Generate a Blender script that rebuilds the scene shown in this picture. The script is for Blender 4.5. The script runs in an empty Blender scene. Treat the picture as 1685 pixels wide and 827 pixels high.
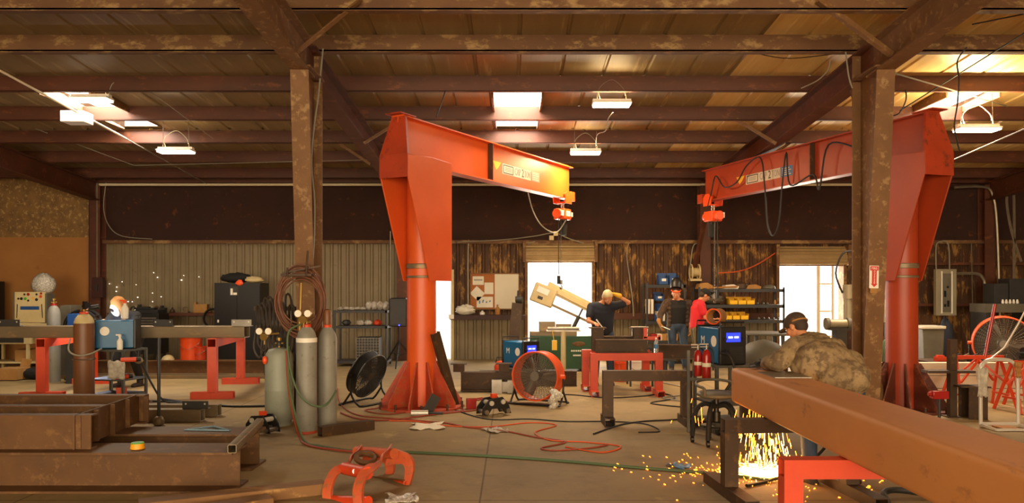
import bpy, math, random
from mathutils import Matrix, Vector
from math import pi, sin, cos, radians as R
rnd = random.Random(7)
S = bpy.context.scene
COL = S.collection

# ------------------------------------------------ camera, sky, lights, exposure
FPX, HOR, CAMH = 1286.0, 475.0, 1.65
cam = bpy.data.cameras.new('camera')
cam.sensor_width = 36.0
cam.lens = 36.0 * FPX / 1685.0
cam.shift_y = (HOR - 413.5) / 1685.0
cam.clip_end = 300
co = bpy.data.objects.new('camera', cam); COL.objects.link(co)
co.location = (0, 0, CAMH); co.rotation_euler = (pi / 2, 0, 0)
S.camera = co
S.view_settings.view_transform = 'Standard'
S.view_settings.look = 'None'
S.view_settings.exposure = 0.3
S.view_settings.gamma = 1.0
S.view_settings.use_curve_mapping = False

def lin(h):
    h = h.lstrip('#'); out = []
    for i in (0, 2, 4):
        c = int(h[i:i + 2], 16) / 255
        out.append(c / 12.92 if c < .04045 else ((c + .055) / 1.055) ** 2.4)
    return (*out, 1)

wd = bpy.data.worlds.new('sky'); S.world = wd; wd.use_nodes = True
wd.node_tree.nodes['Background'].inputs[0].default_value = lin('#fff6ea')
wd.node_tree.nodes['Background'].inputs[1].default_value = 3.5

def area(name, loc, size, power, color, target=None, rot=None, spread=pi):
    l = bpy.data.lights.new(name, 'AREA'); l.shape = 'RECTANGLE'
    l.size, l.size_y = size; l.energy = power; l.color = lin(color)[:3]; l.spread = spread
    o = bpy.data.objects.new(name, l); COL.objects.link(o); o.location = loc
    if target is not None:
        o.rotation_euler = (Vector(target) - Vector(loc)).to_track_quat('-Z', 'Z').to_euler()
    else:
        o.rotation_euler = rot or (0, 0, 0)
    return o
# fill light added in an unseen open side assumed behind the camera
area('unseen_bay_fill', (0, -7.5, 2.4), (17, 4.2), 1750, '#ffdca4', target=(0, 10, 1.6))
# daylight through the openings of the back wall
area('doorway_daylight', (1.11, 18.75, 1.3), (1.45, 2.1), 150, '#fff2dc', target=(1.1, 0, 0.9))
area('doorway_daylight', (6.9, 18.75, 1.3), (1.4, 2.1), 150, '#fff2dc', target=(6.0, 0, 0.9))
# daylight through the three roof lights
SKYL = [(-7.15, -6.38, 11.8, 14.4), (-.30, .47, 12.05, 14.4), (6.68, 7.5, 12.0, 14.4)]
RS = 0.066
def roof_h(y): return 5.54 - RS * y
for a_, b_, c_, d_ in SKYL:
    area('rooflight_daylight', ((a_ + b_) / 2, (c_ + d_) / 2, roof_h((c_ + d_) / 2) + .02), (b_ - a_, d_ - c_), 170, '#fff4e2', rot=(-math.atan(RS), 0, 0))

# ------------------------------------------------ helpers
def W(px, py, y):
    return Vector(((px - 842) / FPX * y, y, CAMH + (HOR - py) / FPX * y))
def FL(px, py):
    y = FPX * CAMH / (py - HOR); return ((px - 842) / FPX * y, y)

class MB:
    def __init__(s): s.v = []; s.f = []; s.mi = []; s.M = None; s.k = 0
    def add(s, vs, fs):
        n = len(s.v)
        if s.M is not None: vs = [s.M @ Vector(p) for p in vs]
        s.v += [tuple(p) for p in vs]
        s.f += [tuple(i + n for i in f) for f in fs]
        s.mi += [s.k] * len(fs)
        return s
    def box(s, c, d, rot=None):
        h = [x / 2 for x in d]
        vs = [Vector((sx * h[0], sy * h[1], sz * h[2])) for sz in (-1, 1) for sy in (-1, 1) for sx in (-1, 1)]
        if rot is not None:
            if not isinstance(rot, Matrix): rot = Matrix.Rotation(rot, 3, 'Z')
            vs = [rot @ p for p in vs]
        vs = [p + Vector(c) for p in vs]
        return s.add(vs, [(0, 2, 3, 1), (4, 5, 7, 6), (0, 1, 5, 4), (2, 6, 7, 3), (0, 4, 6, 2), (1, 3, 7, 5)])
    def bx(s, x0, x1, y0, y1, z0, z1):
        return s.box(((x0 + x1) / 2, (y0 + y1) / 2, (z0 + z1) / 2), (abs(x1 - x0), abs(y1 - y0), abs(z1 - z0)))
    def frame(s, p0, p1, up=(0, 0, 1)):
        p0, p1 = Vector(p0), Vector(p1); d = (p1 - p0).normalized(); up = Vector(up)
        if abs(d.dot(up)) > .98: up = Vector((0, 1, 0)) if abs(d.y) < .9 else Vector((1, 0, 0))
        a = d.cross(up).normalized(); b = a.cross(d).normalized()
        return p0, p1, a, b
    def bar(s, p0, p1, w, h=None, up=(0, 0, 1)):
        h = h or w
        return s.sweep([(-w / 2, -h / 2), (w / 2, -h / 2), (w / 2, h / 2), (-w / 2, h / 2)], p0, p1, up)
    def sweep(s, prof, p0, p1, up=(0, 0, 1), prof1=None):
        p0, p1, a, b = s.frame(p0, p1, up); prof1 = prof1 or prof; n = len(prof)
        vs = [p0 + a * x + b * y for x, y in prof] + [p1 + a * x + b * y for x, y in prof1]
        fs = [(i, (i + 1) % n, n + (i + 1) % n, n + i) for i in range(n)]
        return s.add(vs, fs + [tuple(reversed(range(n))), tuple(range(n, 2 * n))])
    def ibeam(s, p0, p1, h, w, tf=.014, tw=.01, up=(0, 0, 1)):
        H, B, t = h / 2, w / 2, tw / 2
        return s.sweep([(-B, -H), (B, -H), (B, -H + tf), (t, -H + tf), (t, H - tf), (B, H - tf), (B, H), (-B, H), (-B, H - tf), (-t, H - tf), (-t, -H + tf), (-B, -H + tf)], p0, p1, up)
    def chan(s, p0, p1, h, w, t=.01, up=(0, 0, 1), flip=1):
        H = h / 2
        pr = [(0, -H), (w, -H), (w, -H + t), (t, -H + t), (t, H - t), (w, H - t), (w, H), (0, H)]
        pr = [(x * flip, y) for x, y in pr]
        return s.sweep(pr if flip > 0 else pr[::-1], p0, p1, up)
    def angle(s, p0, p1, w, t=.008, up=(0, 0, 1)):
        return s.sweep([(0, 0), (w, 0), (w, t), (t, t), (t, w), (0, w)], p0, p1, up)
    def rhs(s, p0, p1, w, h, t=.008, up=(0, 0, 1), r=0.0):
        p0, p1, a, b = s.frame(p0, p1, up)
        def loop(W_, H_, rr):
            if rr <= 0: return [(-W_ / 2, -H_ / 2), (W_ / 2, -H_ / 2), (W_ / 2, H_ / 2), (-W_ / 2, H_ / 2)]
            o = []
            for cx, cy, a0 in ((W_ / 2 - rr, -H_ / 2 + rr, -90), (W_ / 2 - rr, H_ / 2 - rr, 0), (-W_ / 2 + rr, H_ / 2 - rr, 90), (-W_ / 2 + rr, -H_ / 2 + rr, 180)):
                for k in range(6):
                    q = R(a0 + k * 18); o.append((cx + rr * cos(q), cy + rr * sin(q)))
            return o
        o = loop(w, h, r); i_ = loop(w - 2 * t, h - 2 * t, max(r - t, 0) if r > t else (r and .002)); n = len(o)
        vs = []
        for P in (p0, p1):
            vs += [P + a * x + b * y for x, y in o] + [P + a * x + b * y for x, y in i_]
        fs = []
        for k in range(n):
            j = (k + 1) % n
            fs += [(k, j, 2 * n + j, 2 * n + k), (n + j, n + k, 3 * n + k, 3 * n + j), (j, k, n + k, n + j), (2 * n + k, 2 * n + j, 3 * n + j, 3 * n + k)]
        return s.add(vs, fs)
    def cyl(s, p0, p1, r0, r1=None, n=20, caps=True):
        r1 = r0 if r1 is None else r1
        p0, p1, a, b = s.frame(p0, p1)
        vs = [p0 + (a * cos(2 * pi * i / n) + b * sin(2 * pi * i / n)) * r0 for i in range(n)]
        vs += [p1 + (a * cos(2 * pi * i / n) + b * sin(2 * pi * i / n)) * r1 for i in range(n)]
        fs = [(i, (i + 1) % n, n + (i + 1) % n, n + i) for i in range(n)]
        if caps: fs += [tuple(reversed(range(n))), tuple(range(n, 2 * n))]
        return s.add(vs, fs)
    def pipe(s, p0, p1, r, t=.004, n=20):
        p0, p1, a, b = s.frame(p0, p1); vs = []
        for P, q in ((p0, r), (p1, r), (p1, r - t), (p0, r - t)):
            vs += [P + (a * cos(2 * pi * i / n) + b * sin(2 * pi * i / n)) * q for i in range(n)]
        fs = [(k * n + i, k * n + (i + 1) % n, ((k + 1) % 4) * n + (i + 1) % n, ((k + 1) % 4) * n + i) for k in range(4) for i in range(n)]
        return s.add(vs, fs)
    def tube(s, pts, r, n=8, closed=False, smooth=0):
        pts = [Vector(p) for p in pts]
        if smooth: pts = spline(pts, smooth, closed)
        m = len(pts); vs = []; prev = None
        for i, p in enumerate(pts):
            if closed: d = pts[(i + 1) % m] - pts[i - 1]
            else: d = pts[min(i + 1, m - 1)] - pts[max(i - 1, 0)]
            d = d.normalized() if d.length > 1e-9 else Vector((1, 0, 0))
            if prev is None:
                a = d.cross(Vector((0, 0, 1)))
                if a.length < .05: a = d.cross(Vector((0, 1, 0)))
            else: a = prev - d * prev.dot(d)
            a = a.normalized(); prev = a; b = d.cross(a)
            vs += [p + (a * cos(2 * pi * k / n) + b * sin(2 * pi * k / n)) * r for k in range(n)]
        fs = []
        for i in range(m if closed else m - 1):
            j = (i + 1) % m
            fs += [(i * n + k, i * n + (k + 1) % n, j * n + (k + 1) % n, j * n + k) for k in range(n)]
        if not closed: fs += [tuple(reversed(range(n))), tuple(range((m - 1) * n, m * n))]
        return s.add(vs, fs)
    def lathe(s, prof, c=(0, 0, 0), n=28, M=None):
        M = M or Matrix(); c = Vector(c); vs = []; m = len(prof)
        for r, z in prof:
            for i in range(n):
                vs.append(c + (M @ Vector((max(r, 1e-4) * cos(2 * pi * i / n), max(r, 1e-4) * sin(2 * pi * i / n), z))))
        fs = [(k * n + i, k * n + (i + 1) % n, (k + 1) * n + (i + 1) % n, (k + 1) * n + i) for k in range(m - 1) for i in range(n)]
        fs += [tuple(reversed(range(n))), tuple(range((m - 1) * n, m * n))]
        return s.add(vs, fs)
    def prism(s, poly, t, M=None, c=(0, 0, 0)):
        """polygon in local XZ, thickness t along local Y"""
        M = M or Matrix(); c = Vector(c); n = len(poly)
        vs = [c + (M @ Vector((x, -t / 2, z))) for x, z in poly] + [c + (M @ Vector((x, t / 2, z))) for x, z in poly]
        fs = [(i, (i + 1) % n, n + (i + 1) % n, n + i) for i in range(n)]
        return s.add(vs, fs + [tuple(reversed(range(n))), tuple(range(n, 2 * n))])
    def ell(s, c, r, rot=None, nu=16, nv=10, z0=-1, z1=1):
        vs = []; c = Vector(c)
        if not hasattr(r, '__len__'): r = (r, r, r)
        t0, t1 = math.asin(z0), math.asin(z1)
        for j in range(nv + 1):
            t = t0 + (t1 - t0) * j / nv
            for i in range(nu):
                q = 2 * pi * i / nu
                p = Vector((r[0] * cos(t) * cos(q), r[1] * cos(t) * sin(q), r[2] * sin(t)))
                if rot is not None: p = rot @ p
                vs.append(c + p)
        fs = [(j * nu + i, j * nu + (i + 1) % nu, (j + 1) * nu + (i + 1) % nu, (j + 1) * nu + i) for j in range(nv) for i in range(nu)]
        fs += [tuple(reversed(range(nu))), tuple(range(nv * nu, (nv + 1) * nu))]
        return s.add(vs, fs)
    def tor(s, c, Rr, r, axis='Z', n=32, k=8, a0=0, a1=2 * pi):
        c = Vector(c); full = abs(a1 - a0 - 2 * pi) < 1e-6; pts = []
        for i in range(n if full else n + 1):
            q = a0 + (a1 - a0) * i / n
            d = {'Z': (cos(q), sin(q), 0), 'Y': (cos(q), 0, sin(q)), 'X': (0, cos(q), sin(q))}[axis] if isinstance(axis, str) else axis @ Vector((cos(q), sin(q), 0))
            pts.append(c + Vector(d) * Rr)
        return s.tube(pts, r, k, closed=full)
    def build(s, name, mats, parent=None, ang=35, bevel=0, loc=None):
        me = bpy.data.meshes.new(name)
        if parent is None and loc is None and s.v:
            xs = [p[0] for p in s.v]; ys = [p[1] for p in s.v]; zs = [p[2] for p in s.v]
            loc = ((min(xs) + max(xs)) / 2, (min(ys) + max(ys)) / 2, min(zs))
            s.v = [(p[0] - loc[0], p[1] - loc[1], p[2] - loc[2]) for p in s.v]
        me.from_pydata(s.v, [], s.f)
        mats = mats if isinstance(mats, (list, tuple)) else [mats]
        for m_ in mats: me.materials.append(MT(m_))
        me.polygons.foreach_set('material_index', s.mi)
        me.polygons.foreach_set('use_smooth', [True] * len(me.polygons))
        me.set_sharp_from_angle(angle=R(ang))
        o = bpy.data.objects.new(name, me); COL.objects.link(o)
        if parent is not None: o.parent = parent
        if loc is not None: o.location = loc
        if bevel:
            b = o.modifiers.new('bevel', 'BEVEL'); b.width = bevel; b.segments = 2; b.limit_method = 'ANGLE'; b.angle_limit = R(40)
        return o

def spline(P, k=6, closed=False):
    n = len(P); out = []
    for i in range(n if closed else n - 1):
        g = (lambda j: P[j % n]) if closed else (lambda j: P[max(0, min(n - 1, j))])
        a, b, c, d = g(i - 1), g(i), g(i + 1), g(i + 2)
        for q in range(k):
            t = q / k
            out.append(.5 * ((2 * b) + (c - a) * t + (2 * a - 5 * b + 4 * c - d) * t * t + (3 * b - a - 3 * c + d) * t ** 3))
    if not closed: out.append(P[-1])
    return out

def rx(a): return Matrix.Rotation(a, 3, 'X')
def ry(a): return Matrix.Rotation(a, 3, 'Y')
def rz(a): return Matrix.Rotation(a, 3, 'Z')

def tag(o, label=None, cat=None, group=None, kind=None):
    if label: o['label'] = label
    if cat: o['category'] = cat
    if group: o['group'] = group
    if kind: o['kind'] = kind
    return o
def T(name, label, cat, loc=(0, 0, 0), rot=0, group=None):
    o = bpy.data.objects.new(name, None); COL.objects.link(o); o.empty_display_size = .1
    o.location = loc; o.rotation_euler = rot if hasattr(rot, '__len__') else (0, 0, rot)
    return tag(o, label, cat, group)
def struct(name, m, mat, label=None, **k):
    return tag(m.build(name, mat, **k), label, 'building', None, 'structure')
def one(name, m, mat, label, cat, group=None, **k):
    return tag(m.build(name, mat, **k), label, cat, group)
KIDS = {}
def dup(o, loc=None, rot=None, label=None, parent=None):
    c = o.copy(); COL.objects.link(c)
    if parent is not None: c.parent = parent
    for ch in [x for x in o.children]: dup(ch, parent=c)
    if loc is not None: c.location = loc
    if rot is not None: c.rotation_euler = rot if hasattr(rot, '__len__') else (0, 0, rot)
    if label: c['label'] = label
    return c
def txt(name, s, size, mat, parent, loc, rot=(pi / 2, 0, 0), ext=.001, align='CENTER', wx=1.0):
    cu = bpy.data.curves.new(name, 'FONT'); cu.body = s; cu.size = size; cu.extrude = ext
    cu.align_x = align; cu.align_y = 'CENTER'; cu.resolution_u = 2
    o = bpy.data.objects.new(name + '_tmp', cu); COL.objects.link(o)
    bpy.context.view_layer.update()
    me = bpy.data.meshes.new_from_object(o); COL.objects.unlink(o); bpy.data.objects.remove(o)
    me.materials.clear(); me.materials.append(MT(mat))
    q = bpy.data.objects.new(name, me); COL.objects.link(q); q.parent = parent
    q.location = loc; q.rotation_euler = rot; q.scale = (wx, 1, 1)
    return q

# ------------------------------------------------ materials
MATS = {}
SPEC = {}
def D(name, c1, c2=None, c3=None, rough=.6, metal=0, scale=3.0, bump=.0, mix=.5, stretch=(1, 1, 1), emit=None, es=1, alpha=None, trans=0, spots=.62, vary=0):
    SPEC[name] = dict(c1=c1, c2=c2, c3=c3, rough=rough, metal=metal, scale=scale, bump=bump, mix=mix, stretch=stretch, emit=emit, es=es, alpha=alpha, trans=trans, spots=spots)
def MT(name):
    if name in MATS: return MATS[name]
    p = SPEC[name]; m = bpy.data.materials.new(name); m.use_nodes = True; nt = m.node_tree
    N, L = nt.nodes, nt.links; b = N['Principled BSDF']
    b.inputs['Roughness'].default_value = p['rough']; b.inputs['Metallic'].default_value = p['metal']
    b.inputs['Base Color'].default_value = lin(p['c1'])
    if p['c2'] or p['bump']:
        g = N.new('ShaderNodeNewGeometry') if p.get('world') else N.new('ShaderNodeTexCoord')
        mp = N.new('ShaderNodeMapping'); mp.inputs['Scale'].default_value = p['stretch']
        oi = N.new('ShaderNodeObjectInfo'); ad = N.new('ShaderNodeVectorMath'); ad.operation = 'ADD'
        cx = N.new('ShaderNodeCombineXYZ'); ml = N.new('ShaderNodeMath'); ml.operation = 'MULTIPLY'; ml.inputs[1].default_value = 37.0
        L.new(oi.outputs['Random'], ml.inputs[0]); L.new(ml.outputs[0], cx.inputs[0]); L.new(ml.outputs[0], cx.inputs[2])
        L.new(g.outputs['Object'], mp.inputs[0]); L.new(mp.outputs[0], ad.inputs[0]); L.new(cx.outputs[0], ad.inputs[1])
        n1 = N.new('ShaderNodeTexNoise'); n1.inputs['Scale'].default_value = p['scale']; n1.inputs['Detail'].default_value = 6; n1.inputs['Roughness'].default_value = .62
        L.new(ad.outputs[0], n1.inputs['Vector'])
        if p['c2']:
            r = N.new('ShaderNodeMapRange'); r.inputs[1].default_value = .5 - .22 ; r.inputs[2].default_value = .5 + .22
            L.new(n1.outputs[0], r.inputs[0])
            mx = N.new('ShaderNodeMix'); mx.data_type = 'RGBA'; mx.inputs[6].default_value = lin(p['c1']); mx.inputs[7].default_value = lin(p['c2'])
            L.new(r.outputs[0], mx.inputs[0]); out = mx.outputs[2]
            if p['c3']:
                n2 = N.new('ShaderNodeTexNoise'); n2.inputs['Scale'].default_value = p['scale'] * 2.7; n2.inputs['Detail'].default_value = 8; n2.inputs['Roughness'].default_value = .7
                L.new(ad.outputs[0], n2.inputs['Vector'])
                r2 = N.new('ShaderNodeMapRange'); r2.inputs[1].default_value = p['spots'] - .06; r2.inputs[2].default_value = p['spots'] + .04
                L.new(n2.outputs[0], r2.inputs[0])
                m2 = N.new('ShaderNodeMix'); m2.data_type = 'RGBA'; m2.inputs[7].default_value = lin(p['c3'])
                L.new(r2.outputs[0], m2.inputs[0]); L.new(out, m2.inputs[6]); out = m2.outputs[2]
            L.new(out, b.inputs['Base Color'])
        if p['bump']:
            bp = N.new('ShaderNodeBump'); bp.inputs['Strength'].default_value = p['bump']; bp.inputs['Distance'].default_value = .02
            L.new(n1.outputs[0], bp.inputs['Height']); L.new(bp.outputs[0], b.inputs['Normal'])
    if p['emit']:
        b.inputs['Emission Color'].default_value = lin(p['emit']); b.inputs['Emission Strength'].default_value = p['es']
    if p['alpha'] is not None: b.inputs['Alpha'].default_value = p['alpha']
    if p['trans']:
        b.inputs['Transmission Weight'].default_value = p['trans']; b.inputs['IOR'].default_value = 1.3
    MATS[name] = m; return m

D('concrete', '#a0875a', '#86704a', '#b09868', .8, scale=.55, bump=.12, spots=.66)
D('ground', '#d8cdb8', '#c8bca8', None, .9, scale=1)
D('spray_foam', '#3c2014', '#2e1810', '#6b3c20', .9, scale=1.6, bump=.9, spots=.66)
D('sheet_grey', '#8a7a5c', '#75664c', '#5f5440', .55, metal=.15, scale=1.4, spots=.66)
D('sheet_rusty', '#5a3819', '#3a2211', '#a2773a', .7, metal=.1, scale=2.4, spots=.585, stretch=(1, 1, .35))
D('plywood', '#b27a3c', '#9a6430', '#83532a', .7, scale=.7, spots=.68)
D('mottled_board', '#94703f', '#6f5230', '#bd9b5f', .85, scale=5, spots=.6, bump=.5)
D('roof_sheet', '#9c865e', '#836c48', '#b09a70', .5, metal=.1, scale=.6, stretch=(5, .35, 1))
D('roof_sheet_pale_lit', '#e6c888', '#c09a5c', '#f2dca4', .45, metal=.1, scale=.7, stretch=(5, .3, 1))  # paler sheet, with the strong light on the right bay put into its colour
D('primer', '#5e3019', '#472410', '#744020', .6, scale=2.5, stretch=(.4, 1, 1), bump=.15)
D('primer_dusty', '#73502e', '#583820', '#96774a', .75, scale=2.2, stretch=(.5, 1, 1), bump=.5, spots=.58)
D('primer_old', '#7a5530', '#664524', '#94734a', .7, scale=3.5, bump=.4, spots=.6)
D('primer_dark', '#3d170f', '#2b100b', '#55271a', .6, scale=3)
D('galv', '#8f8470', '#776d5c', None, .4, metal=.5, scale=6)
D('white_pipe', '#d8c9a6', None, None, .45)
D('roller_slat', '#a48a5e', '#8b7149', None, .5, metal=.2, scale=3)
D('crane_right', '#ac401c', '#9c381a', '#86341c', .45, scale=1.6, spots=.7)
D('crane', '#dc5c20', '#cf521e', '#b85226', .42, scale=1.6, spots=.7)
D('crane_worn', '#c95a30', '#b04c2a', '#8c5a38', .6, scale=6, bump=.2, spots=.6)
D('gusset_brown', '#6e3320', '#552718', '#8a4a2c', .6, scale=3, spots=.6)
D('crane_dark', '#b8401e', '#98341a', '#6f301a', .5, scale=2.4, spots=.62)
D('red_paint', '#d8481e', '#c43c1a', '#7c3420', .45, scale=4, spots=.7)
D('red_rusty', '#bc4426', '#9c3a20', '#9a5a34', .6, scale=7, bump=.2, spots=.58)
D('rust', '#66431f', '#523517', '#735029', .65, metal=.1, scale=3, bump=.15, spots=.6)
D('rust_dark', '#4c3520', '#3a2817', '#684826', .6, metal=.2, scale=3, spots=.62)
D('rust_orange', '#cf8a4a', '#bb7a3e', '#9c6434', .65, scale=1.6, stretch=(1, .5, 1), bump=.08, spots=.66)
D('mill', '#857357', '#6b5b45', '#96764c', .45, metal=.25, scale=3, stretch=(.3, 1, 1), spots=.62)
D('steel', '#9a938a', '#807a70', None, .35, metal=.85, scale=8)
D('bright_steel', '#cfc9bd', None, None, .3, metal=.35)
D('bottle_grey', '#8c8a80', '#7b786e', '#6b5a44', .5, scale=4, spots=.66)
D('bottle_brown', '#7c5030', '#6e4528', None, .45, scale=3)
D('bottle_propane', '#94988a', '#858a7c', '#6f5a40', .5, scale=4, spots=.68)
D('black', '#121110', None, None, .45)
D('black_matte', '#1a1816', '#100f0e', None, .8, scale=5)
D('dark_grey', '#34322f', '#292725', None, .55, scale=5)
D('cart_grey', '#5b5b55', '#4b4a45', None, .5, metal=.3, scale=4)
D('shelf_steel', '#3b3d40', '#2f3032', '#54402c', .5, metal=.3, scale=3)
D('welder_blue', '#0c6596', '#0a5680', None, .4, scale=3)
D('screen', '#0a0a20', emit='#2233ff', es=2.2)
D('screen_text', '#ffffff', emit='#dfe4ff', es=3)
D('blue_led', '#2222ff', emit='#2a2aff', es=20)
D('white', '#e8e2d4', None, None, .5)
D('paper', '#e6dfcc', '#d6ccb4', None, .8, scale=4)
D('white_paint', '#d9cfb8', '#c8bda4', None, .6, scale=1)
D('brass', '#8f7038', None, None, .4, metal=.5)
D('orange_plastic', '#e8501c', None, None, .4)
D('orange_fan', '#ea5a20', '#d24a18', None, .45, scale=3)
D('yellow', '#f0b90c', None, None, .45)
D('green_paint', '#1f4a2b', '#183a22', None, .5, scale=3)
D('beige', '#d2bf8f', '#bfa976', None, .5, scale=3)
D('cork', '#b06a35', '#9a5a2c', None, .9, scale=25)
D('cardboard', '#b3854c', '#9c7038', None, .85, scale=5)
D('wood', '#8a6238', '#6a4826', '#a37c48', .75, scale=4, stretch=(.2, 1, 1))
D('hose_red', '#8a3a22', None, None, .6)
D('hose_rubber', '#7a4a30', '#5c3a28', None, .6, scale=10)
D('hose_dark', '#3d3024', '#241c16', None, .6, scale=6)
D('hose_green', '#4c6040', None, None, .6)
D('cord_orange', '#c8501e', None, None, .6)
D('cord_black', '#1b1a18', None, None, .6)
D('cord_grey', '#8d8878', None, None, .5)
D('tape_green', '#3ea82c', None, None, .5)
D('tape_yellow', '#e8a018', None, None, .5)
D('plastic_wrap', '#cfc8b8', '#8f887a', '#f0eadc', .3, scale=14, bump=.8, spots=.55)
D('blue_plastic', '#1d4f8f', '#173f75', None, .5, scale=6)
D('red_gloss', '#9a1c14', None, None, .25)
D('clear', '#dfe6ea', None, None, .1, trans=.75)
D('skin', '#c98a62', '#b9764f', None, .55, scale=8)
D('hair', '#3a2a1e', None, None, .8)
D('navy', '#20232f', '#191b24', None, .85, scale=6)
D('jeans', '#3f5066', '#2d3a4c', None, .85, scale=8)
D('khaki', '#6e5f3c', '#5c4e30', None, .85, scale=6)
D('black_cloth', '#141312', '#1c1a18', None, .9, scale=6)
D('brown_cloth', '#4a3626', '#36271b', '#6b4d30', .85, scale=7)
D('red_cloth', '#d3202a', '#b81720', None, .8, scale=5)
D('camo', '#a08660', '#7a6344', '#66523a', .9, scale=4.5, spots=.54, bump=.3)
D('glove_tan', '#b07a3c', '#93612c', None, .8, scale=9)
D('glove_yellow', '#d8a028', None, None, .8)
D('boot', '#2a2019', '#3a2c20', None, .7, scale=8)
D('spark', '#ffb040', emit='#ff8420', es=7)
D('spark_hot', '#ffe0a0', emit='#ffc468', es=13)
D('arc', '#e8e8ff', emit='#cfd2ff', es=60)
D('tube_light', '#ffffff', emit='#fff0d8', es=9)
D('glass', '#ffffff', emit='#fff8ee', es=1.0, rough=.4)
D('grey_box', '#a49a80', '#8f866e', None, .5, metal=.3, scale=3)
D('tarp_grey', '#6a6353', '#544e42', None, .6, scale=3)
D('blue_steel', '#6c8a9c', None, None, .4, metal=.3)
D('decal_yellow', '#e8b020', None, None, .5)
D('decal_white', '#cfc4ae', None, None, .5)
D('decal_blue', '#3a6fa5', None, None, .5)
D('decal_black', '#241a14', None, None, .5)
D('decal_grey', '#8d8a80', None, None, .5)
D('fan_blade', '#6f675c', None, None, .5, metal=.4)
D('rag', '#c9c0b0', '#8a7f70', None, .9, scale=12)
D('red_sign', '#c8261c', None, None, .5)

# ------------------------------------------------ the building
def concrete_joints():
    m = MT('concrete'); nt = m.node_tree; N, L = nt.nodes, nt.links
    b = N['Principled BSDF']; old = b.inputs['Base Color'].links[0].from_socket
    tc = N.new('ShaderNodeTexCoord'); br = N.new('ShaderNodeTexBrick'); br.offset = 0; br.inputs['Scale'].default_value = 1
    br.inputs['Brick Width'].default_value = 3.6; br.inputs['Row Height'].default_value = 3.6; br.inputs['Mortar Size'].default_value = .008
    br.inputs['Color1'].default_value = (1, 1, 1, 1); br.inputs['Color2'].default_value = (.93, .92, .9, 1); br.inputs['Mortar'].default_value = (.45, .38, .3, 1)
    mp = N.new('ShaderNodeMapping'); mp.inputs['Location'].default_value = (.25, 1.1, 0)
    L.new(tc.outputs['Object'], mp.inputs[0]); L.new(mp.outputs[0], br.inputs['Vector'])
    n = N.new('ShaderNodeTexNoise'); n.inputs['Scale'].default_value = 2.2; n.inputs['Detail'].default_value = 9; n.inputs['Roughness'].default_value = .75
    L.new(tc.outputs['Object'], n.inputs['Vector'])
    r = N.new('ShaderNodeMapRange'); r.inputs[1].default_value = .32; r.inputs[2].default_value = .52; r.inputs[3].default_value = .72; r.inputs[4].default_value = 1
    L.new(n.outputs[0], r.inputs[0])
    x1 = N.new('ShaderNodeMix'); x1.data_type = 'RGBA'; x1.blend_type = 'MULTIPLY'; x1.inputs[0].default_value = 1
    L.new(old, x1.inputs[6]); L.new(br.outputs['Color'], x1.inputs[7])
    x2 = N.new('ShaderNodeMix'); x2.data_type = 'RGBA'; x2.blend_type = 'MULTIPLY'; x2.inputs[0].default_value = 1
    L.new(x1.outputs[2], x2.inputs[6]); L.new(r.outputs[0], x2.inputs[7]); L.new(x2.outputs[2], b.inputs['Base Color'])
concrete_joints()
WY = 18.3                                     # inner face of the back wall
struct('floor', MB().bx(-14, 13, -8, 18.5, -.15, 0), 'concrete', loc=(0, 0, 0))
struct('ground', MB().bx(-60, 60, 18.5, 90, -.25, -.05), 'ground', loc=(0, 0, 0))

def corr_wall(x0, x1, z0, z1, y=WY, pitch=.19, dep=.03):
    m = MB(); n = max(1, round((x1 - x0) / pitch)); p = (x1 - x0) / n; pts = []
    for i in range(n):
        a = x0 + i * p; pts += [(a, 0), (a + p * .55, 0), (a + p * .66, -dep), (a + p * .89, -dep)]
    pts.append((x1, 0)); k = len(pts)
    vs = [(a, y + b, z0) for a, b in pts] + [(a, y + b, z1) for a, b in pts] + [(x1, y + .06, z0), (x0, y + .06, z0), (x1, y + .06, z1), (x0, y + .06, z1)]
    fs = [(i, i + 1, k + i + 1, k + i) for i in range(k - 1)] + [(2 * k, 2 * k + 1, 2 * k + 3, 2 * k + 2)]
    m.add(vs, fs)
    return m
EAVE = 4.36
LEDGE = 1.05
D1, D2, D0 = (.37, 1.85), (6.2, 7.68), (-2.3, -1.42)      # openings
m = MB().bx(-9.62, 13, WY, WY + .1, 2.79, EAVE); struct('wall_back_upper', m, 'spray_foam')
struct('wall_back_left_board', MB().bx(-14, -9.62, WY, WY + .1, 2.86, EAVE), 'mottled_board')
m = MB().bx(-14, -9.62, WY + .02, WY + .1, 0, 2.86)
struct('wall_back_left', m, 'plywood')
struct('wall_back_sheet', corr_wall(-9.62, D0[0], 0, 2.79), 'sheet_grey')
struct('wall_back_header', MB().bx(D0[0], D0[1], WY, WY + .06, 2.1, 2.79), 'sheet_rusty')
for n_, (a, b) in enumerate(((D0[1], D1[0]), (D1[1], D2[0]), (D2[1], 13))):
    struct('wall_back_sheet', corr_wall(a, b, LEDGE, 2.79), 'sheet_rusty')
    struct('wall_back_sheet', corr_wall(a, b, 0, LEDGE), 'sheet_grey' if n_ < 2 else 'sheet_rusty')
for a, b in (D1, D2):
    struct('wall_back_header', MB().bx(a, b, WY, WY + .06, 2.32, 2.79), 'sheet_rusty')
struct('wall_left', MB().bx(-14.1, -14, -8, 18.5, 0, 5.8), 'sheet_rusty')
struct('wall_right', MB().bx(13, 13.1, -8, 18.5, 0, 5.8), 'sheet_rusty')
m = MB().bx(-14, -8.6, -8.1, -8, 0, 6.1).bx(8.6, 13, -8.1, -8, 0, 6.1).bx(-8.6, 8.6, -8.1, -8, 4.6, 6.1); struct('wall_front', m, 'sheet_rusty')

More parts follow.
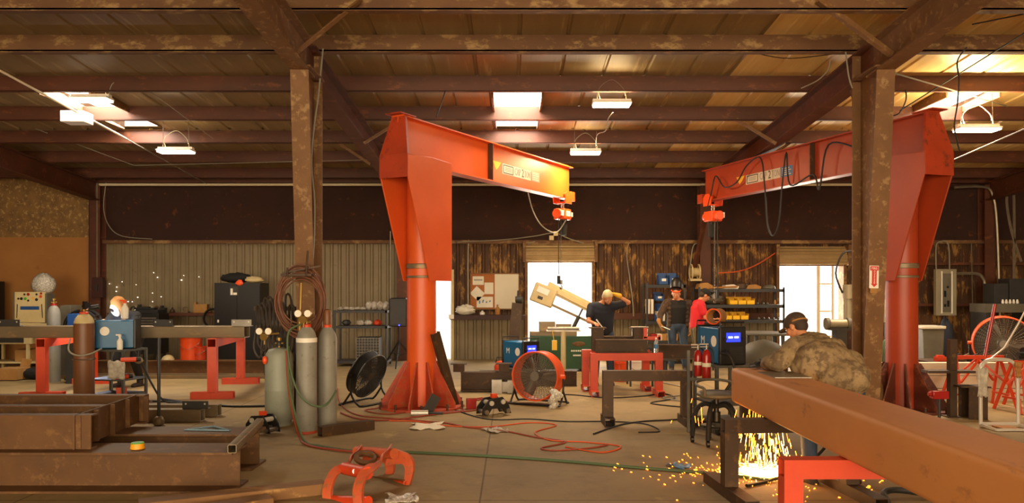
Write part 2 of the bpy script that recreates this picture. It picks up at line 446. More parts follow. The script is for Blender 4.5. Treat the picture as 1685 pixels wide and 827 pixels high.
# roof sheets with three long roof lights
def roof_piece(x0, x1, y0, y1, mat):
    m = MB(); n = max(1, round((x1 - x0) / .62)); p = (x1 - x0) / n; pts = []
    for i in range(n):
        a = x0 + i * p; pts += [(a, 0), (a + p * .90, 0), (a + p * .93, .022), (a + p * .97, .022)]
    pts.append((x1, 0)); k = len(pts)
    vs = [(a, y, roof_h(y) + b) for y in (y0, y1) for a, b in pts]
    m.add(vs, [(i, k + i, k + i + 1, i + 1) for i in range(k - 1)])
    n = len(m.v); vs2 = [(x0, y0, roof_h(y0) + .06), (x1, y0, roof_h(y0) + .06), (x1, y1, roof_h(y1) + .06), (x0, y1, roof_h(y1) + .06)]
    m.add(vs2, [(0, 1, 2, 3)])
    struct('ceiling', m, mat, ang=20)
xs = [-14]; 
for a, b, c, d in SKYL: xs += [a, b]
xs += [13]
roof_piece(-14, 3.2, -8, 11.8, 'roof_sheet'); roof_piece(3.2, 13, -8, 11.8, 'roof_sheet_pale_lit')
roof_piece(-14, 3.2, 14.4, 18.5, 'roof_sheet'); roof_piece(3.2, 13, 14.4, 18.5, 'roof_sheet_pale_lit')
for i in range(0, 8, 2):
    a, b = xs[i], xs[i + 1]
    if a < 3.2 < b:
        roof_piece(a, 3.2, 11.8, 14.4, 'roof_sheet'); roof_piece(3.2, b, 11.8, 14.4, 'roof_sheet_pale_lit')
    else: roof_piece(a, b, 11.8, 14.4, 'roof_sheet' if b < 3.2 else 'roof_sheet_pale_lit')
for i, (a, b, c, d) in enumerate(SKYL):
    if c > 11.8: roof_piece(a, b, 11.8, c, 'roof_sheet' if b < 3.2 else 'roof_sheet_pale_lit')
    if d < 14.4: roof_piece(a, b, d, 14.4, 'roof_sheet' if b < 3.2 else 'roof_sheet_pale_lit')
    m = MB()
    for x in (a, b): m.bx(x - .015, x + .015, c, d, roof_h(d) - .0, roof_h(c) + .02)
    struct('window_%d' % (i + 1), m, 'primer_old')

# purlins, one object each: a Z section with a lip, running across the hall
py_ = [7.05, 8.72, 9.96, 11.5, 13.0, 14.5, 16.05, 17.6]
for y in [-6, -3.5, -1, 1.5, 3.5, 5.3] + py_:
    h = roof_h(y); d = .24
    m = MB()
    near = y < 10.5
    t = .012 if not near else .03
    f = .07 if not near else .11
    m.bx(-14, 13, y - t / 2, y + t / 2, h - d, h)
    m.bx(-14, 13, y - f, y, h - d - t * .3, h - d + t * .7).bx(-14, 13, y, y + f, h - t, h)
    m.bx(-14, 13, y - f, y - f + t, h - d, h - d + .02)
    if 5 < y:
        for x in [-11 + .0 * k for k in range(0)] : pass
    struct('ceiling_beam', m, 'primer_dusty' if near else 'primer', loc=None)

# portal frames
def frame_rafter(x, y0, y1, mat, dep=.42, w=.22):
    m = MB(); t0, t1 = roof_h(y0) - .25 - dep / 2, roof_h(y1) - .25 - dep / 2
    m.ibeam((x, y0, t0), (x, y1, t1), dep, w, .02, .012)
    struct('roof_beam', m, mat)
FX = [-9.6, -2.53, 4.45, 11.0]
for x in FX:
    mid = x in FX[1:3]
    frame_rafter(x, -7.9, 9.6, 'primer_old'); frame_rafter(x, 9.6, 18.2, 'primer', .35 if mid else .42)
    m = MB(); zt = roof_h(18.1) - .3
    m.bx(x - .12, x + .12, 17.98, 18.0, 0, zt).bx(x - .12, x + .12, 18.26, 18.28, 0, zt).bx(x - .008, x + .008, 18.0, 18.26, 0, zt)
    struct('wall_column', m, 'primer')
    if mid:
        m = MB(); zt = roof_h(9.6) - .62; w = .22
        Ysl = lambda z: 9.72 - .42 * z / zt
        m.sweep([(-w / 2, -.01), (w / 2, -.01), (w / 2, .01), (-w / 2, .01)], (x, Ysl(0), 0), (x, Ysl(zt + .02), zt + .02), up=(0, 1, 0))
        m.bx(x - w / 2, x + w / 2, 9.96, 9.98, 0, zt + .35)
        m.prism([(9.72, 0), (9.96, 0), (9.96, zt + .1), (9.3, zt + .1)], .012, M=Matrix.Rotation(pi / 2, 3, 'Z'), c=(x, 0, 0))
        # cap plate, haunch stiffener and base plate
        m.bx(x - .14, x + .14, 9.26, 10.0, zt, zt + .02)
        m.bx(x - .17, x + .17, 9.6, 10.1, 0, .02)
        m.prism([(9.97, zt), (10.35, zt + .05), (9.97, zt - .55)], .012, M=Matrix.Rotation(pi / 2, 3, 'Z'), c=(x, 0, 0))
        struct('steel_column', m, 'primer_old' if x < 0 else 'primer_old')
        # flange braces from rafter to purlins
        m = MB()
        s = 1 if x < 0 else -1
        m.angle(W(487 if x < 0 else 1468, 92, 9.0), W(597 if x < 0 else 1347, 2, 8.6), .06, .008)
        m.angle((x + .1 * s, 12.9, roof_h(12.9) - .66), (x + .75 * s, 13.0, roof_h(13) - .22), .05, .008)
        m.angle((x - .1 * s, 14.4, roof_h(14.4) - .66), (x - .75 * s, 14.5, roof_h(14.5) - .22), .05, .008)
        struct('ceiling_brace_beam', m, 'primer_old')

# girts, eave pipe, ledge
m = MB().bx(-9.5, 13, 18.12, 18.27, 2.70, 2.78); struct('trim_1', m, 'primer_dusty')
m = MB().cyl((-9.5, 18.0, 4.05), (9.6, 18.0, 4.05), .03); struct('trim_2', m, 'white_pipe')
m = MB().bx(-9.62, 13, 18.05, 18.28, 4.1, 4.26); struct('trim_3', m, 'primer')
m = MB().bx(-1.42, .30, 17.75, 18.26, LEDGE - .10, LEDGE); struct('trim_4', m, 'primer_dark')
m = MB().bx(1.95, 6.1, 18.05, 18.26, LEDGE - .1, LEDGE + .04); struct('trim_5', m, 'primer')
m = MB().bx(-9.3, -6.0, 17.95, 18.26, LEDGE - .02, LEDGE + .05); struct('trim_6', m, 'primer')
m = MB().bx(-9.75, -9.62, 18.0, 18.3, 0, 4.1); struct('trim_7', m, 'primer_dark')
m = MB().bx(7.9, 13, 18.05, 18.26, 1.25, 1.31).bx(7.9, 13, 18.05, 18.26, 2.2, 2.26); struct('trim_8', m, 'primer')

# roller doors and openings
def roller(n, a, b, top):
    m = MB(); y0 = WY - .02; K = 10
    P = []
    for k in range(K + 1):                       # bulging roll of slats over the opening
        t = k / K; z = top + .40 * t
        P.append((-.27 + .02 * cos(t * pi), z))
    x0, x1 = a - .05, b + .05
    poly = [(WY, top)] + [(WY - .12 - .18 * sin(pi * (.25 + .7 * k / 24)) - (.014 if k % 4 < 2 else 0), top + .42 * k / 24) for k in range(25)] + [(WY, top + .42)]
    m.prism(poly, x1 - x0, M=Matrix.Rotation(pi / 2, 3, 'Z'), c=((x0 + x1) / 2, 0, 0))
    struct('door_%d' % n, m, 'roller_slat', ang=20)
    m = MB()
    m.bx(a - .07, a, 18.1, 18.4, 0, top).bx(b, b + .07, 18.1, 18.4, 0, top).bx(a - .07, b + .07, 18.14, 18.3, top - .03, top + .03)
    m.bx(a - .12, a - .05, 17.95, 18.3, top - .02, top + .46).bx(b + .05, b + .12, 17.95, 18.3, top - .02, top + .46)
    struct('door_%d_frame' % n, m, 'primer_dusty')
roller(1, D1[0], D1[1], 2.29)
roller(2, D2[0], D2[1], 2.21)
m = MB().bx(D0[0] - .06, D0[0], 18.15, 18.4, 0, 2.1).bx(D0[1], D0[1] + .07, 18.15, 18.4, 0, 2.1).bx(D0[0], D0[1], 18.15, 18.4, 2.08, 2.16)
struct('door_3_frame', m, 'beige')
# guide post with arms standing just outside the second opening
m = MB().bx(7.25, 7.33, 18.6, 18.7, -.05, 2.3).bx(7.6, 7.66, 18.6, 18.7, -.05, 2.3)
for z in (.5, 1.1, 1.75): m.bx(7.33, 7.6, 18.62, 18.68, z, z + .04)
one('gate_post', m, 'white_paint', 'pale steel post with short arms outside the right-hand doorway', 'post')
# low white block wall on the right
m = MB()
for k in range(3): m.bx(5.35, 10.4, 11.5, 11.64, k * .19, k * .19 + .183)
struct('wall_low', m, 'white_paint', bevel=.004)
m = MB()
for k in range(22):
    a, b = (rnd.uniform(172, 330), rnd.choice([455, 470, 478, 490, 497, 512]) + rnd.uniform(-8, 8))
    c = W(a, b, WY - .034); r = rnd.uniform(.004, .008)
    m.cyl((c.x, c.y, c.z), (c.x, c.y + .01, c.z), r, n=8)
tag(m.build('daylight_holes', 'tube_light'), 'pinholes of daylight through the ribbed metal back wall', 'holes', None, 'structure')

# ------------------------------------------------ ceiling lamps and services
def lamp(px, py, y, L, label, yaw=0.0, group='hanging strip lamps', power=26, wires=True, up=3):
    c = W(px, py, y); t = T('ceiling_lamp', label, 'lamp', c, yaw, group)
    MB().prism([(-.09, 0), (.09, 0), (.12, -.012), (.12, -.03), (-.12, -.03), (-.12, -.012)], L, M=Matrix.Rotation(pi / 2, 3, 'Z')).bx(-L / 2, L / 2, -.05, .05, 0, .04).build('housing', 'white', t, loc=(0, 0, 0))
    MB().bx(-L / 2 + .01, L / 2 - .01, -.115, .115, -.06, -.031).build('diffuser', 'tube_light', t, loc=(0, 0, 0), bevel=.01)
    top = roof_h(y) - c.z - .02
    if wires:
        m = MB()
        for s in (-1, 1): m.tube([(s * L * .38, 0, .035), (s * L * .36, 0, top)], .004, 6)
        m.build('hanger', 'galv', t, loc=(0, 0, 0))
        MB().tube([(-L * .3, 0, .04), (-L * .33, 0, .2), (0, 0, .33), (L * .3, .0, .2), (L * .36, 0, .1)], .007, 6, smooth=6).build('cord', 'cord_grey', t, loc=(0, 0, 0))
    l = area('lamp_light', (c.x, c.y, c.z - .075), (L - .02, .22), power, '#ffd79a')
    l.rotation_euler = (0, 0, yaw)
    area('added_uplight', (c.x, c.y, c.z + .05), (L - .04, .08), up, '#ffe0a8', rot=(pi, 0, 0))  # upward light added above each housing to brighten the roof sheets
    return t
lamp(150, 160, 11.6, .56, 'bright strip lamp overlapping the roof light at far left', .0, power=30)
lamp(289, 246, 13.6, .6, 'white glowing strip lamp on two wires, left of the near left column', .0, power=30)
lamp(1006, 168, 11.5, .56, 'strip lamp with looped cord right of the middle roof light', 0, power=34, up=8)
lamp(963, 248, 14.45, .56, 'strip lamp hanging right above the tip of the left crane boom', 0, power=110, up=5)
lamp(1607, 209, 11.6, .62, 'strip lamp behind the head of the right crane, under the right roof light', 0, power=55, up=85)
lamp(1478, 197, 13.2, .4, 'small strip lamp peeking out over the right crane boom', 0, power=40, up=50)

# pale conduit with a square box along the left bay
t = T('conduit_run', 'pale conduit pipe with a square box under the left roof light', 'pipe', (-6.75, 12.4, 4.37))
p0, p1, p2 = W(-60, 84, 9.6), W(207, 228, 13.75), W(345, 305, 18.2)
L0 = Vector((-6.75, 12.4, 4.37))
MB().cyl(p0 - L0, p1 - L0, .018).build('pipe', 'white_pipe', t, loc=(0, 0, 0))
MB().cyl(p1 - L0, p2 - L0, .010).build('thin_pipe', 'cord_grey', t, loc=(0, 0, 0))
q = W(126, 194, 12.3) - L0
MB().box(q, (.36, .3, .17)).build('junction_box', 'white', t, loc=(0, 0, 0), bevel=.006)
def wire(name, pts, r, mat, label, cat='cable', sm=5, group=None, n=6):
    return one(name, MB().tube([W(*p) for p in pts], r, n, smooth=sm), mat, label, cat, group)
wire('hanging_wire', [(178, 165, 11.5), (188, 135, 11.5), (235, 145, 11.7), (300, 190, 12.6), (350, 228, 13.6)], .006, 'cord_grey', 'thin pale wire drooping from the far left strip lamp')
wire('column_cable', [(531, 80, 9.8), (528, 110, 9.8), (523, 160, 9.8), (516, 210, 9.8), (512, 270, 9.8), (517, 330, 9.8), (516, 400, 9.8), (512, 450, 9.8)], .011, 'cord_grey', 'grey cable running down the side of the left steel column')
wire('column_cable', [(1391, 85, 9.85), (1396, 125, 9.9), (1402, 145, 9.9)], .010, 'cord_grey', 'short pale cable at the top of the right steel column')
wire('lamp_cable', [(1008, 185, 11.6), (1000, 196, 12), (996, 215, 13), (982, 222, 14), (980, 245, 14.7)], .007, 'cord_grey', 'thin cable joining the two strip lamps in the middle bay')
wire('boom_cable', [(732, 150, 11.4), (724, 175, 10.9), (717, 192, 10.7)], .008, 'cord_black', 'short dark cable rising from the left crane boom to the roof')
wire('boom_cable', [(866, 305, 14), (876, 345, 14), (892, 372, 14), (915, 382, 14.6), (931, 362, 14.6)], .011, 'cord_grey', 'pale cable sagging from the left crane boom to its hoist')
wire('wall_cable', [(752, 398, 18.1), (830, 394, 18.1), (880, 388, 18), (912, 383, 17.9), (935, 392, 18), (960, 400, 18.1)], .012, 'cord_grey', 'grey cable strung along the wall over the left roller door', n=6)
m = MB()
one('outlet_box', MB().box(W(914, 384, 17.85), (.1, .06, .1)), 'beige', 'pale outlet box hanging over the left roller door, upper of two', 'box')
one('outlet_box', MB().box(W(907, 391, 17.85), (.1, .06, .1)), 'beige', 'pale outlet box hanging over the left roller door, lower of two', 'box')
wire('wall_conduit', [(770, 520, 18.15), (770, 405, 18.15), (776, 398, 18.15), (800, 397, 18.15), (860, 396, 18.15)], .018, 'galv', 'bent grey conduit rising beside the cork board', sm=3)
wire('wall_conduit', [(862, 440, 18.15), (864, 420, 18.15), (868, 402, 18.1), (880, 397, 18.1)], .012, 'galv', 'short bent conduit at the left edge of the left roller door', sm=4)
wire('wall_cable', [(1034, 400, 18.1), (1031, 420, 18), (1036, 460, 17.9), (1041, 500, 17.8), (1042, 520, 17.8)], .012, 'cord_grey', 'light cable hanging down the rusty wall left of the dark shelves')
wire('wall_cable', [(174, 300, 18), (170, 340, 18), (178, 370, 18), (200, 388, 18), (250, 393, 18)], .01, 'cord_grey', 'dark cable curving in the upper corner of the left wall')
wire('wall_conduit', [(642, 380, 17.9), (642, 585, 17.9)], .014, 'galv', 'thin pale conduit standing on the wall left of the left crane', sm=0)
wire('ceiling_wire', [(0, 190, 14), (220, 272, 15.5), (640, 262, 15.5)], .006, 'cord_grey', 'thin wire strung level under the left bay purlins', sm=0)
wire('ceiling_rod', [(1740, 20, 8.6), (1480, 182, 12.2)], .009, 'cord_black', 'dark brace rod slanting through the upper right corner, upper one', 'rod', 0)
wire('ceiling_rod', [(1740, 188, 9.5), (1570, 262, 12.2)], .010, 'cord_grey', 'pale brace rod slanting down to the right crane head', 'rod', 0)
wire('ceiling_rod', [(1470, 120, 9.6), (1560, 146, 11.2), (1700, 188, 14.0)], .010, 'cord_grey', 'brace rod slanting down right from the right column', 'rod', 0)
wire('ceiling_rod', [(1600, 40, 8.6), (1700, 20, 9.5)], .009, 'cord_black', 'dark wire stretched high in the top right corner', 'rod', 0)
wire('drooping_cable', [(1590, 78, 9.5), (1575, 100, 9.8), (1577, 130, 10), (1575, 170, 10.5), (1570, 210, 10.6), (1578, 248, 10.8)], .010, 'cord_black', 'dark cable drooping past the right roof light')
wire('drooping_cable', [(1490, 148, 11), (1490, 165, 11), (1480, 185, 11.5), (1470, 190, 11.7)], .010, 'cord_black', 'short dark cable drooping above the right crane boom')
wire('drooping_cable', [(1393, 86, 10.3), (1300, 96, 10.35), (1245, 88, 10.4)], .006, 'cord_black', 'thin wire sagging under a purlin left of the right column')
wire('drooping_cable', [(1318, 145, 11), (1345, 132, 10.6), (1362, 115, 10.4), (1366, 100, 10.2)], .008, 'cord_grey', 'pale cable curling over the slanting rafter left of the right column')
wire('wall_conduit', [(1570, 308, 17.9), (1615, 307, 17.9), (1632, 318, 17.9), (1640, 370, 17.9), (1645, 520, 17.9)], .03, 'galv', 'thick bent conduit at the far right wall column', sm=4)
wire('wall_conduit', [(1668, 500, 17.5), (1668, 330, 17.5), (1662, 305, 17.5), (1656, 330, 17.5), (1664, 380, 17.5), (1680, 430, 17.5)], .03, 'galv', 'looping conduit pair at the right edge of the wall', sm=5)
wire('wall_conduit', [(1574, 450, 17.6), (1606, 450, 17.6), (1617, 458, 17.6), (1620, 475, 17.6), (1620, 560, 17.6)], .035, 'galv', 'fat bent conduit leaving the grey breaker panel', sm=4)
wire('wall_conduit', [(1540, 445, 17.9), (1540, 405, 17.9), (1548, 397, 17.9), (1560, 402, 17.9), (1562, 443, 17.9)], .015, 'cord_grey', 'thin looped conduit on top of the grey breaker panel', sm=4)
wire('wall_conduit', [(1598, 400, 17.9), (1601, 560, 17.9)], .012, 'galv', 'straight thin conduit right of the breaker panel', sm=0)
wire('wall_cable', [(1180, 449, 17.6), (1215, 446, 17.6), (1245, 435, 17.8), (1275, 416, 18)], .014, 'cord_orange', 'orange cord strung across the wall toward the right roller door')
wire('hoist_cord', [(1150, 400, 17.9), (1140, 405, 17.8), (1135, 440, 17.8)], .012, 'cord_grey', 'pale cord curling over the cord reel')

# ------------------------------------------------ jib cranes
def crane(x, y, ang, L, labels, hoist_s, flare_mat, rot_base=0):
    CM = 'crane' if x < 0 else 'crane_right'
    t = T('jib_crane', labels[0], 'crane', (x, y, 0), 0, 'jib cranes')
    r = .205
    m = MB().cyl((0, 0, 0), (0, 0, 3.40), r, n=40)
    m.build('mast', CM, t, loc=(0, 0, 0), bevel=0)
    MB().lathe([(r + .004, 1.93), (r + .012, 1.935), (r + .012, 1.99), (r + .004, 2.0)], n=40).lathe([(r + .003, 1.80), (r + .01, 1.805), (r + .01, 1.83), (r + .003, 1.835)], n=40).build('collar', 'mill', t, loc=(0, 0, 0))
    MB().cyl((0, 0, 0), (0, 0, .03), .60, n=12).build('base_plate', flare_mat, t, loc=(0, 0, 0))
    for k in range(10):
        a = rot_base + k * 2 * pi / 10
        M = Matrix.Rotation(a, 3, 'Z')
        MB().prism([(r - .01, .03), (.56, .03), (.56, .09), (r + .03, .64), (r - .01, .64)], .02, M=M).build('gusset', flare_mat, t, loc=(0, 0, 0))
        MB().cyl((.585 * cos(a + .3), .585 * sin(a + .3), .0), (.585 * cos(a + .3), .585 * sin(a + .3), .10), .016, n=8).build('anchor_bolt', 'rust_dark', t, loc=(0, 0, 0))
    # head and boom in the boom's own direction: local X along the boom
    M4 = Matrix.Rotation(ang, 4, 'Z')
    def B(): m = MB(); m.M = M4; return m
    s0 = -.62; H0, H1 = 3.36, 3.98; hw = .215
    for sgn in (-1, 1):
        yy = sgn * (hw + .012)
        m = B()
        m.prism([(s0, 3.42), (s0, 3.15), (s0 + .50, 1.76), (s0 + 1.02, 1.76), (s0 + 1.02, 3.44), (s0 + .5, 3.46)], .02, c=(0, yy, 0))
        m.build('side_plate', CM, t, loc=(0, 0, 0), bevel=.003)
    m = B()                                            # rear cap: lower box face and tapering upper face
    m.bx(s0 - .012, s0 + .012, -hw - .02, hw + .02, 3.13, 3.44)
    Mx = Matrix.Rotation(pi / 2, 3, 'Z')
    m.add([(s0 - .01, -hw - .02, 3.44), (s0 - .01, hw + .02, 3.44), (s0 + .10, .11, H1), (s0 + .10, -.11, H1),
           (s0 + .03, -hw - .02, 3.44), (s0 + .03, hw + .02, 3.44), (s0 + .14, .11, H1), (s0 + .14, -.11, H1)],
          [(1, 0, 3, 2), (4, 5, 6, 7), (0, 4, 7, 3), (1, 2, 6, 5), (3, 7, 6, 2), (0, 1, 5, 4)])
    m.bx(s0 + .0, s0 + .012, -hw, hw, 3.13, 3.16)
    m.build('rear_cap', 'crane_dark', t, loc=(0, 0, 0))
    m = B(); m.bx(s0, s0 + 1.0, -hw, hw, 3.42, 3.44)
    m.build('head_block', 'crane_dark', t, loc=(0, 0, 0))
    m = B()
    m.ibeam((s0 + .08, 0, (H0 + H1) / 2), (L, 0, (H0 + H1) / 2), H1 - H0, .2, .018, .014)
    bo = m.build('boom', CM, t, loc=(0, 0, 0))
    m = B(); m.bx(1.75, 1.764, -.101, .101, H0 + .018, H1 - .018); m.build('stiffener', 'rust_dark', t, loc=(0, 0, 0))
    m = B(); m.bx(s0 - .02, s0 + .32, -.13, .13, H1, H1 + .016); m.build('top_plate', 'crane_dark', t, loc=(0, 0, 0))
    m = B(); m.bx(L - .02, L + .16, -.06, .10, H0 - .02, H0 + .16); m.build('end_stop', CM, t, loc=(0, 0, 0), bevel=.005)
    # side decals: CAP 2 TON
    side = -1 if x < 0 else 1
    yq = side * .0085
    def P(q, z): return M4 @ Vector((q, yq, z))
    rot = (pi / 2, 0, ang + (0 if side < 0 else pi))
    fw = 1 if side < 0 else -1
    ds, dz = (2.20, 3.63) if x < 0 else (3.60, 3.62)
    def plate(name, a, b, z0, z1, mat, dy=.0):
        m = B(); m.bx(a, b, yq + side * dy - .0015, yq + side * dy + .0015, z0, z1); return m.build(name, mat, t, loc=(0, 0, 0))
    X = lambda v: ds + v * fw
    plate('decal', X(0), X(.98), dz - .085, dz + .085, 'decal_white')
    m = B()
    for a, b, c, d in ((.03, .36, .055, .07), (.03, .36, -.07, -.055), (.03, .045, -.07, .07), (.345, .36, -.07, .07)):
        m.bx(X(a), X(b), yq + side * .002, yq + side * .004, dz + c, dz + d)
    m.build('decal_border', 'decal_black', t, loc=(0, 0, 0))
    m = B()
    for k in range(3): m.bx(X(.09), X(.30), yq + side * .002, yq + side * .004, dz - .03 + k * .025, dz - .018 + k * .025)
    m.build('faded_logo_lines', 'decal_grey', t, loc=(0, 0, 0))
    tp = M4 @ Vector((X(.51), yq + side * .004, dz)); txt('decal_text', 'CAP', .17, 'decal_grey', t, tp, rot, wx=.62)
    tp = M4 @ Vector((X(.69), yq + side * .004, dz)); txt('decal_text', '2', .20, 'decal_black', t, tp, rot, wx=.8)
    tp = M4 @ Vector((X(.86), yq + side * .004, dz)); txt('decal_text', 'TON', .17, 'decal_grey', t, tp, rot, wx=.58)
    plate('blue_decal' if x > 0 else 'grey_decal', X(1.0), X(1.30), dz - .085, dz + .085, 'decal_blue' if x > 0 else 'decal_grey')
    m = B()
    for k in range(4): m.bx(X(1.03), X(1.26 - .04 * (k % 2)), yq + side * .002, yq + side * .004, dz - .06 + k * .035, dz - .045 + k * .035)
    m.build('decal_lines', 'decal_white', t, loc=(0, 0, 0))
    m = B(); m.prism([(X(-.30), dz + .09), (X(-.04), dz + .09), (X(-.12), dz - .0), (X(-.2), dz - .05)], .003, c=(0, yq, 0)); m.build('decal_arrow', 'decal_yellow', t, loc=(0, 0, 0))
    # trolley and hoist
    q = hoist_s
    h = T('chain_hoist', labels[1], 'hoist', M4 @ Vector((q, 0, 0)) + Vector((x, y, 0)), ang, 'electric chain hoists')
    m = MB()
    for sg in (-1, 1):
        m.prism([(-.13, H0 - .10), (.13, H0 - .10), (.15, H0 + .06), (.06, H0 + .13), (-.06, H0 + .13), (-.15, H0 + .06)], .014, c=(0, sg * .125, 0))
        for xx in (-.08, .08): m.cyl((xx, sg * .115, H0 + .055), (xx, sg * .07, H0 + .055), .045, .04, n=16)
    m.bx(-.02, .02, -.13, .13, H0 - .09, H0 - .06)
    m.build('trolley', 'orange_plastic', h, loc=(0, 0, 0))
    m = MB().tor((0, 0, H0 - .15), .045, .013, 'Y', 16, 6).tor((0, 0, H0 - .10), .03, .010, 'X', 16, 6); m.build('hook', 'bright_steel', h, loc=(0, 0, 0))
    MB().cyl((-.25, 0, H0 - .30), (.25, 0, H0 - .30), .095, .095, 24).box((0, 0, H0 - .30), (.30, .23, .20)).build('motor', 'orange_plastic', h, loc=(0, 0, 0), bevel=.015)
    m = MB().box((0, -.118, H0 - .29), (.17, .01, .1)).box((-.20, -.09, H0 - .29), (.09, .03, .1)).box((.20, -.09, H0 - .29), (.07, .03, .08)); m.build('label_plate', 'white', h, loc=(0, 0, 0))
    m = MB().lathe([(.03, H0 - .70), (.06, H0 - .69), (.072, H0 - .5), (.075, H0 - .42), (.05, H0 - .40)], c=(.04, 0, 0)); m.build('chain_bag', 'black_matte', h, loc=(0, 0, 0))
    MB().box((.04, 0, H0 - .42), (.12, .1, .06)).build('bag_holder', 'galv', h, loc=(0, 0, 0))
    # load chain: alternating links, and hook block
    m = MB(); z = H0 - .40; zb = 1.82 if x < 0 else 1.55; k = 0
    while z > zb:
        a = 'X' if k % 2 else 'Y'
        pts = [Vector((0, 0, .018)), Vector((.009, 0, .01)), Vector((.009, 0, -.01)), Vector((0, 0, -.018)), Vector((-.009, 0, -.01)), Vector((-.009, 0, .01))]
        if k % 2: pts = [Vector((0, p.x, p.z)) for p in pts]
        m.tube([p + Vector((-.06, 0, z)) for p in pts], .0035, 5, closed=True); z -= .028; k += 1
    m.build('load_chain', 'steel', h, loc=(0, 0, 0))
    m = MB().cyl((-.06, 0, zb), (-.06, 0, zb - .09), .03, .026).tor((-.06, 0, zb - .14), .035, .012, 'Y', 16, 6, a0=-pi * 1.1, a1=pi * .5); m.build('hook_block', 'steel', h, loc=(0, 0, 0))
    m = MB().tube([(-.16, 0, H0 - .38), (-.165, 0, 2.4), (-.16, 0, zb + .1)], .008, 6).box((-.16, 0, zb), (.05, .045, .16)); m.build('pendant', 'cord_black', h, loc=(0, 0, 0))
    return t, h
C1 = (-1.265, 10.95)
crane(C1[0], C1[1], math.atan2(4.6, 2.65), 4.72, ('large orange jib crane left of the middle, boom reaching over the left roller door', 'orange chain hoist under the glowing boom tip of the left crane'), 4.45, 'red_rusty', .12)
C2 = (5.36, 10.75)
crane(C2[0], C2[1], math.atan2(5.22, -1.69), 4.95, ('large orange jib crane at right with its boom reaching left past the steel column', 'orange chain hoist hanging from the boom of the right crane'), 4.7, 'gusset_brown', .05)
# festoon hose along the right boom
u = Vector((-.308, .951, 0)); nrm = Vector((-.951, -.308, 0))
def BM(s, z, off=.13): return Vector((C2[0], C2[1], 0)) + u * s + nrm * off + Vector((0, 0, z))
pts = [BM(.7, 3.7), BM(1.3, 3.85), BM(1.5, 3.2), BM(1.65, 3.45), BM(2.2, 3.35), BM(2.3, 3.9), BM(2.42, 3.3), BM(2.5, 2.75), BM(2.65, 2.55), BM(2.8, 2.75), BM(2.88, 3.4), BM(3.0, 3.92), BM(3.4, 3.85), BM(3.7, 3.6), BM(4.1, 3.55), BM(4.4, 3.8), BM(4.55, 3.5), BM(4.7, 3.2)]
one('festoon_hose', MB().tube(pts, .013, 8, smooth=6), 'cord_black', 'dark hose looping in waves along the right crane boom', 'hose')
# steel channel leaning on the left crane base
one('steel_channel', MB().chan((-.78, 10.93, 0.0), (-1.03, 10.66, 1.05), .13, .06), 'rust_dark', 'dark steel channel leaning against the base of the left crane', 'channel')

# ------------------------------------------------ gas bottles
def bottle(name, label, x, y, r, h, mat, cap=None, cat='gas bottle', ring='red_paint', gauges=False, squat=False, group='tall gas bottles'):
    t = T(name, label, cat, (x, y, 0), rnd.uniform(-1, 1), group)
    if squat:
        pr = [(r * .86, 0), (r * .86, .05), (r, .07), (r, h * .45), (r * 1.01, h * .455), (r, h * .46), (r, h - .14), (r * .93, h - .07), (r * .75, h - .025), (r * .3, h)]
    else:
        pr = [(r * .96, 0), (r, .02), (r, h - .18), (r * .96, h - .13), (r * .82, h - .07), (r * .6, h - .03), (r * .36, h), (r * .36, h + .02)]
    MB().lathe(pr, n=36).build('body', mat, t, loc=(0, 0, 0), ang=50)
    if not squat:
        MB().lathe([(r * .42, h - .012), (r * .44, h + .02), (r * .3, h + .03)], n=24).build('neck_ring', ring, t, loc=(0, 0, 0))
    if cap:
        MB().lathe([(r * .38, h + .02), (r * .42, h + .05), (r * .42, h + .17), (r * .3, h + .2), (.012, h + .21)], n=24).build('cap', cap, t, loc=(0, 0, 0))
    else:
        z = h + .02
        m = MB().cyl((0, 0, z - .02), (0, 0, z + .07), .02, .016, 12).cyl((-.05, 0, z + .03), (.05, 0, z + .03), .013, n=10).cyl((0, 0, z + .07), (0, 0, z + .10), .035, n=12)
        m.build('valve', 'brass', t, loc=(0, 0, 0))
    return t
t = bottle('gas_cylinder', 'tall brown gas cylinder with pale shoulder beside the left blue welder', -6.05, 11.05, .135, 1.30, 'bottle_brown', group=None)
MB().lathe([(.130, 1.165), (.132, 1.17), (.128, 1.19), (.112, 1.235), (.083, 1.275), (.05, 1.302)], n=36).build('pale_shoulder', 'beige', t, loc=(0, 0, 0), ang=50)
MB().cyl((0, -.03, 1.40), (0, -.12, 1.42), .04, n=16).cyl((.08, 0, 1.38), (.18, -.06, 1.40), .035, n=16).box((0, -.03, 1.42), (.05, .05, .11)).build('regulator', 'black', t, loc=(0, 0, 0))
MB().tor((0, 0, .66), .145, .008, 'Z', 30, 6).build('chain', 'steel', t, loc=(0, 0, 0))
one('tie_cable', MB().tube([(-6.19, 10.95, .95), (-6.15, 10.84, .80), (-6.05, 10.86, .73), (-5.90, 10.9, .74), (-5.84, 11.12, .80)], .012, 8, smooth=5), 'cord_grey', 'pale cable slung round the brown gas cylinder', 'cable')
a = bottle('gas_cylinder', 'tall grey gas cylinder with white label under two gauges, front one by the left column', -2.36, 8.98, .117, 1.22, 'bottle_grey')
MB().lathe([(.119, 1.04), (.119, 1.09)], n=36).build('white_label', 'white', a, loc=(0, 0, 0))
MB().lathe([(.119, .0), (.119, .03)], n=36).build('foot_ring', 'red_rusty', a, loc=(0, 0, 0))
b_ = bottle('gas_cylinder', 'tall grey gas cylinder with brown valve cap beside the left column', -2.205, 9.33, .112, 1.2, 'bottle_grey', cap='bottle_brown')
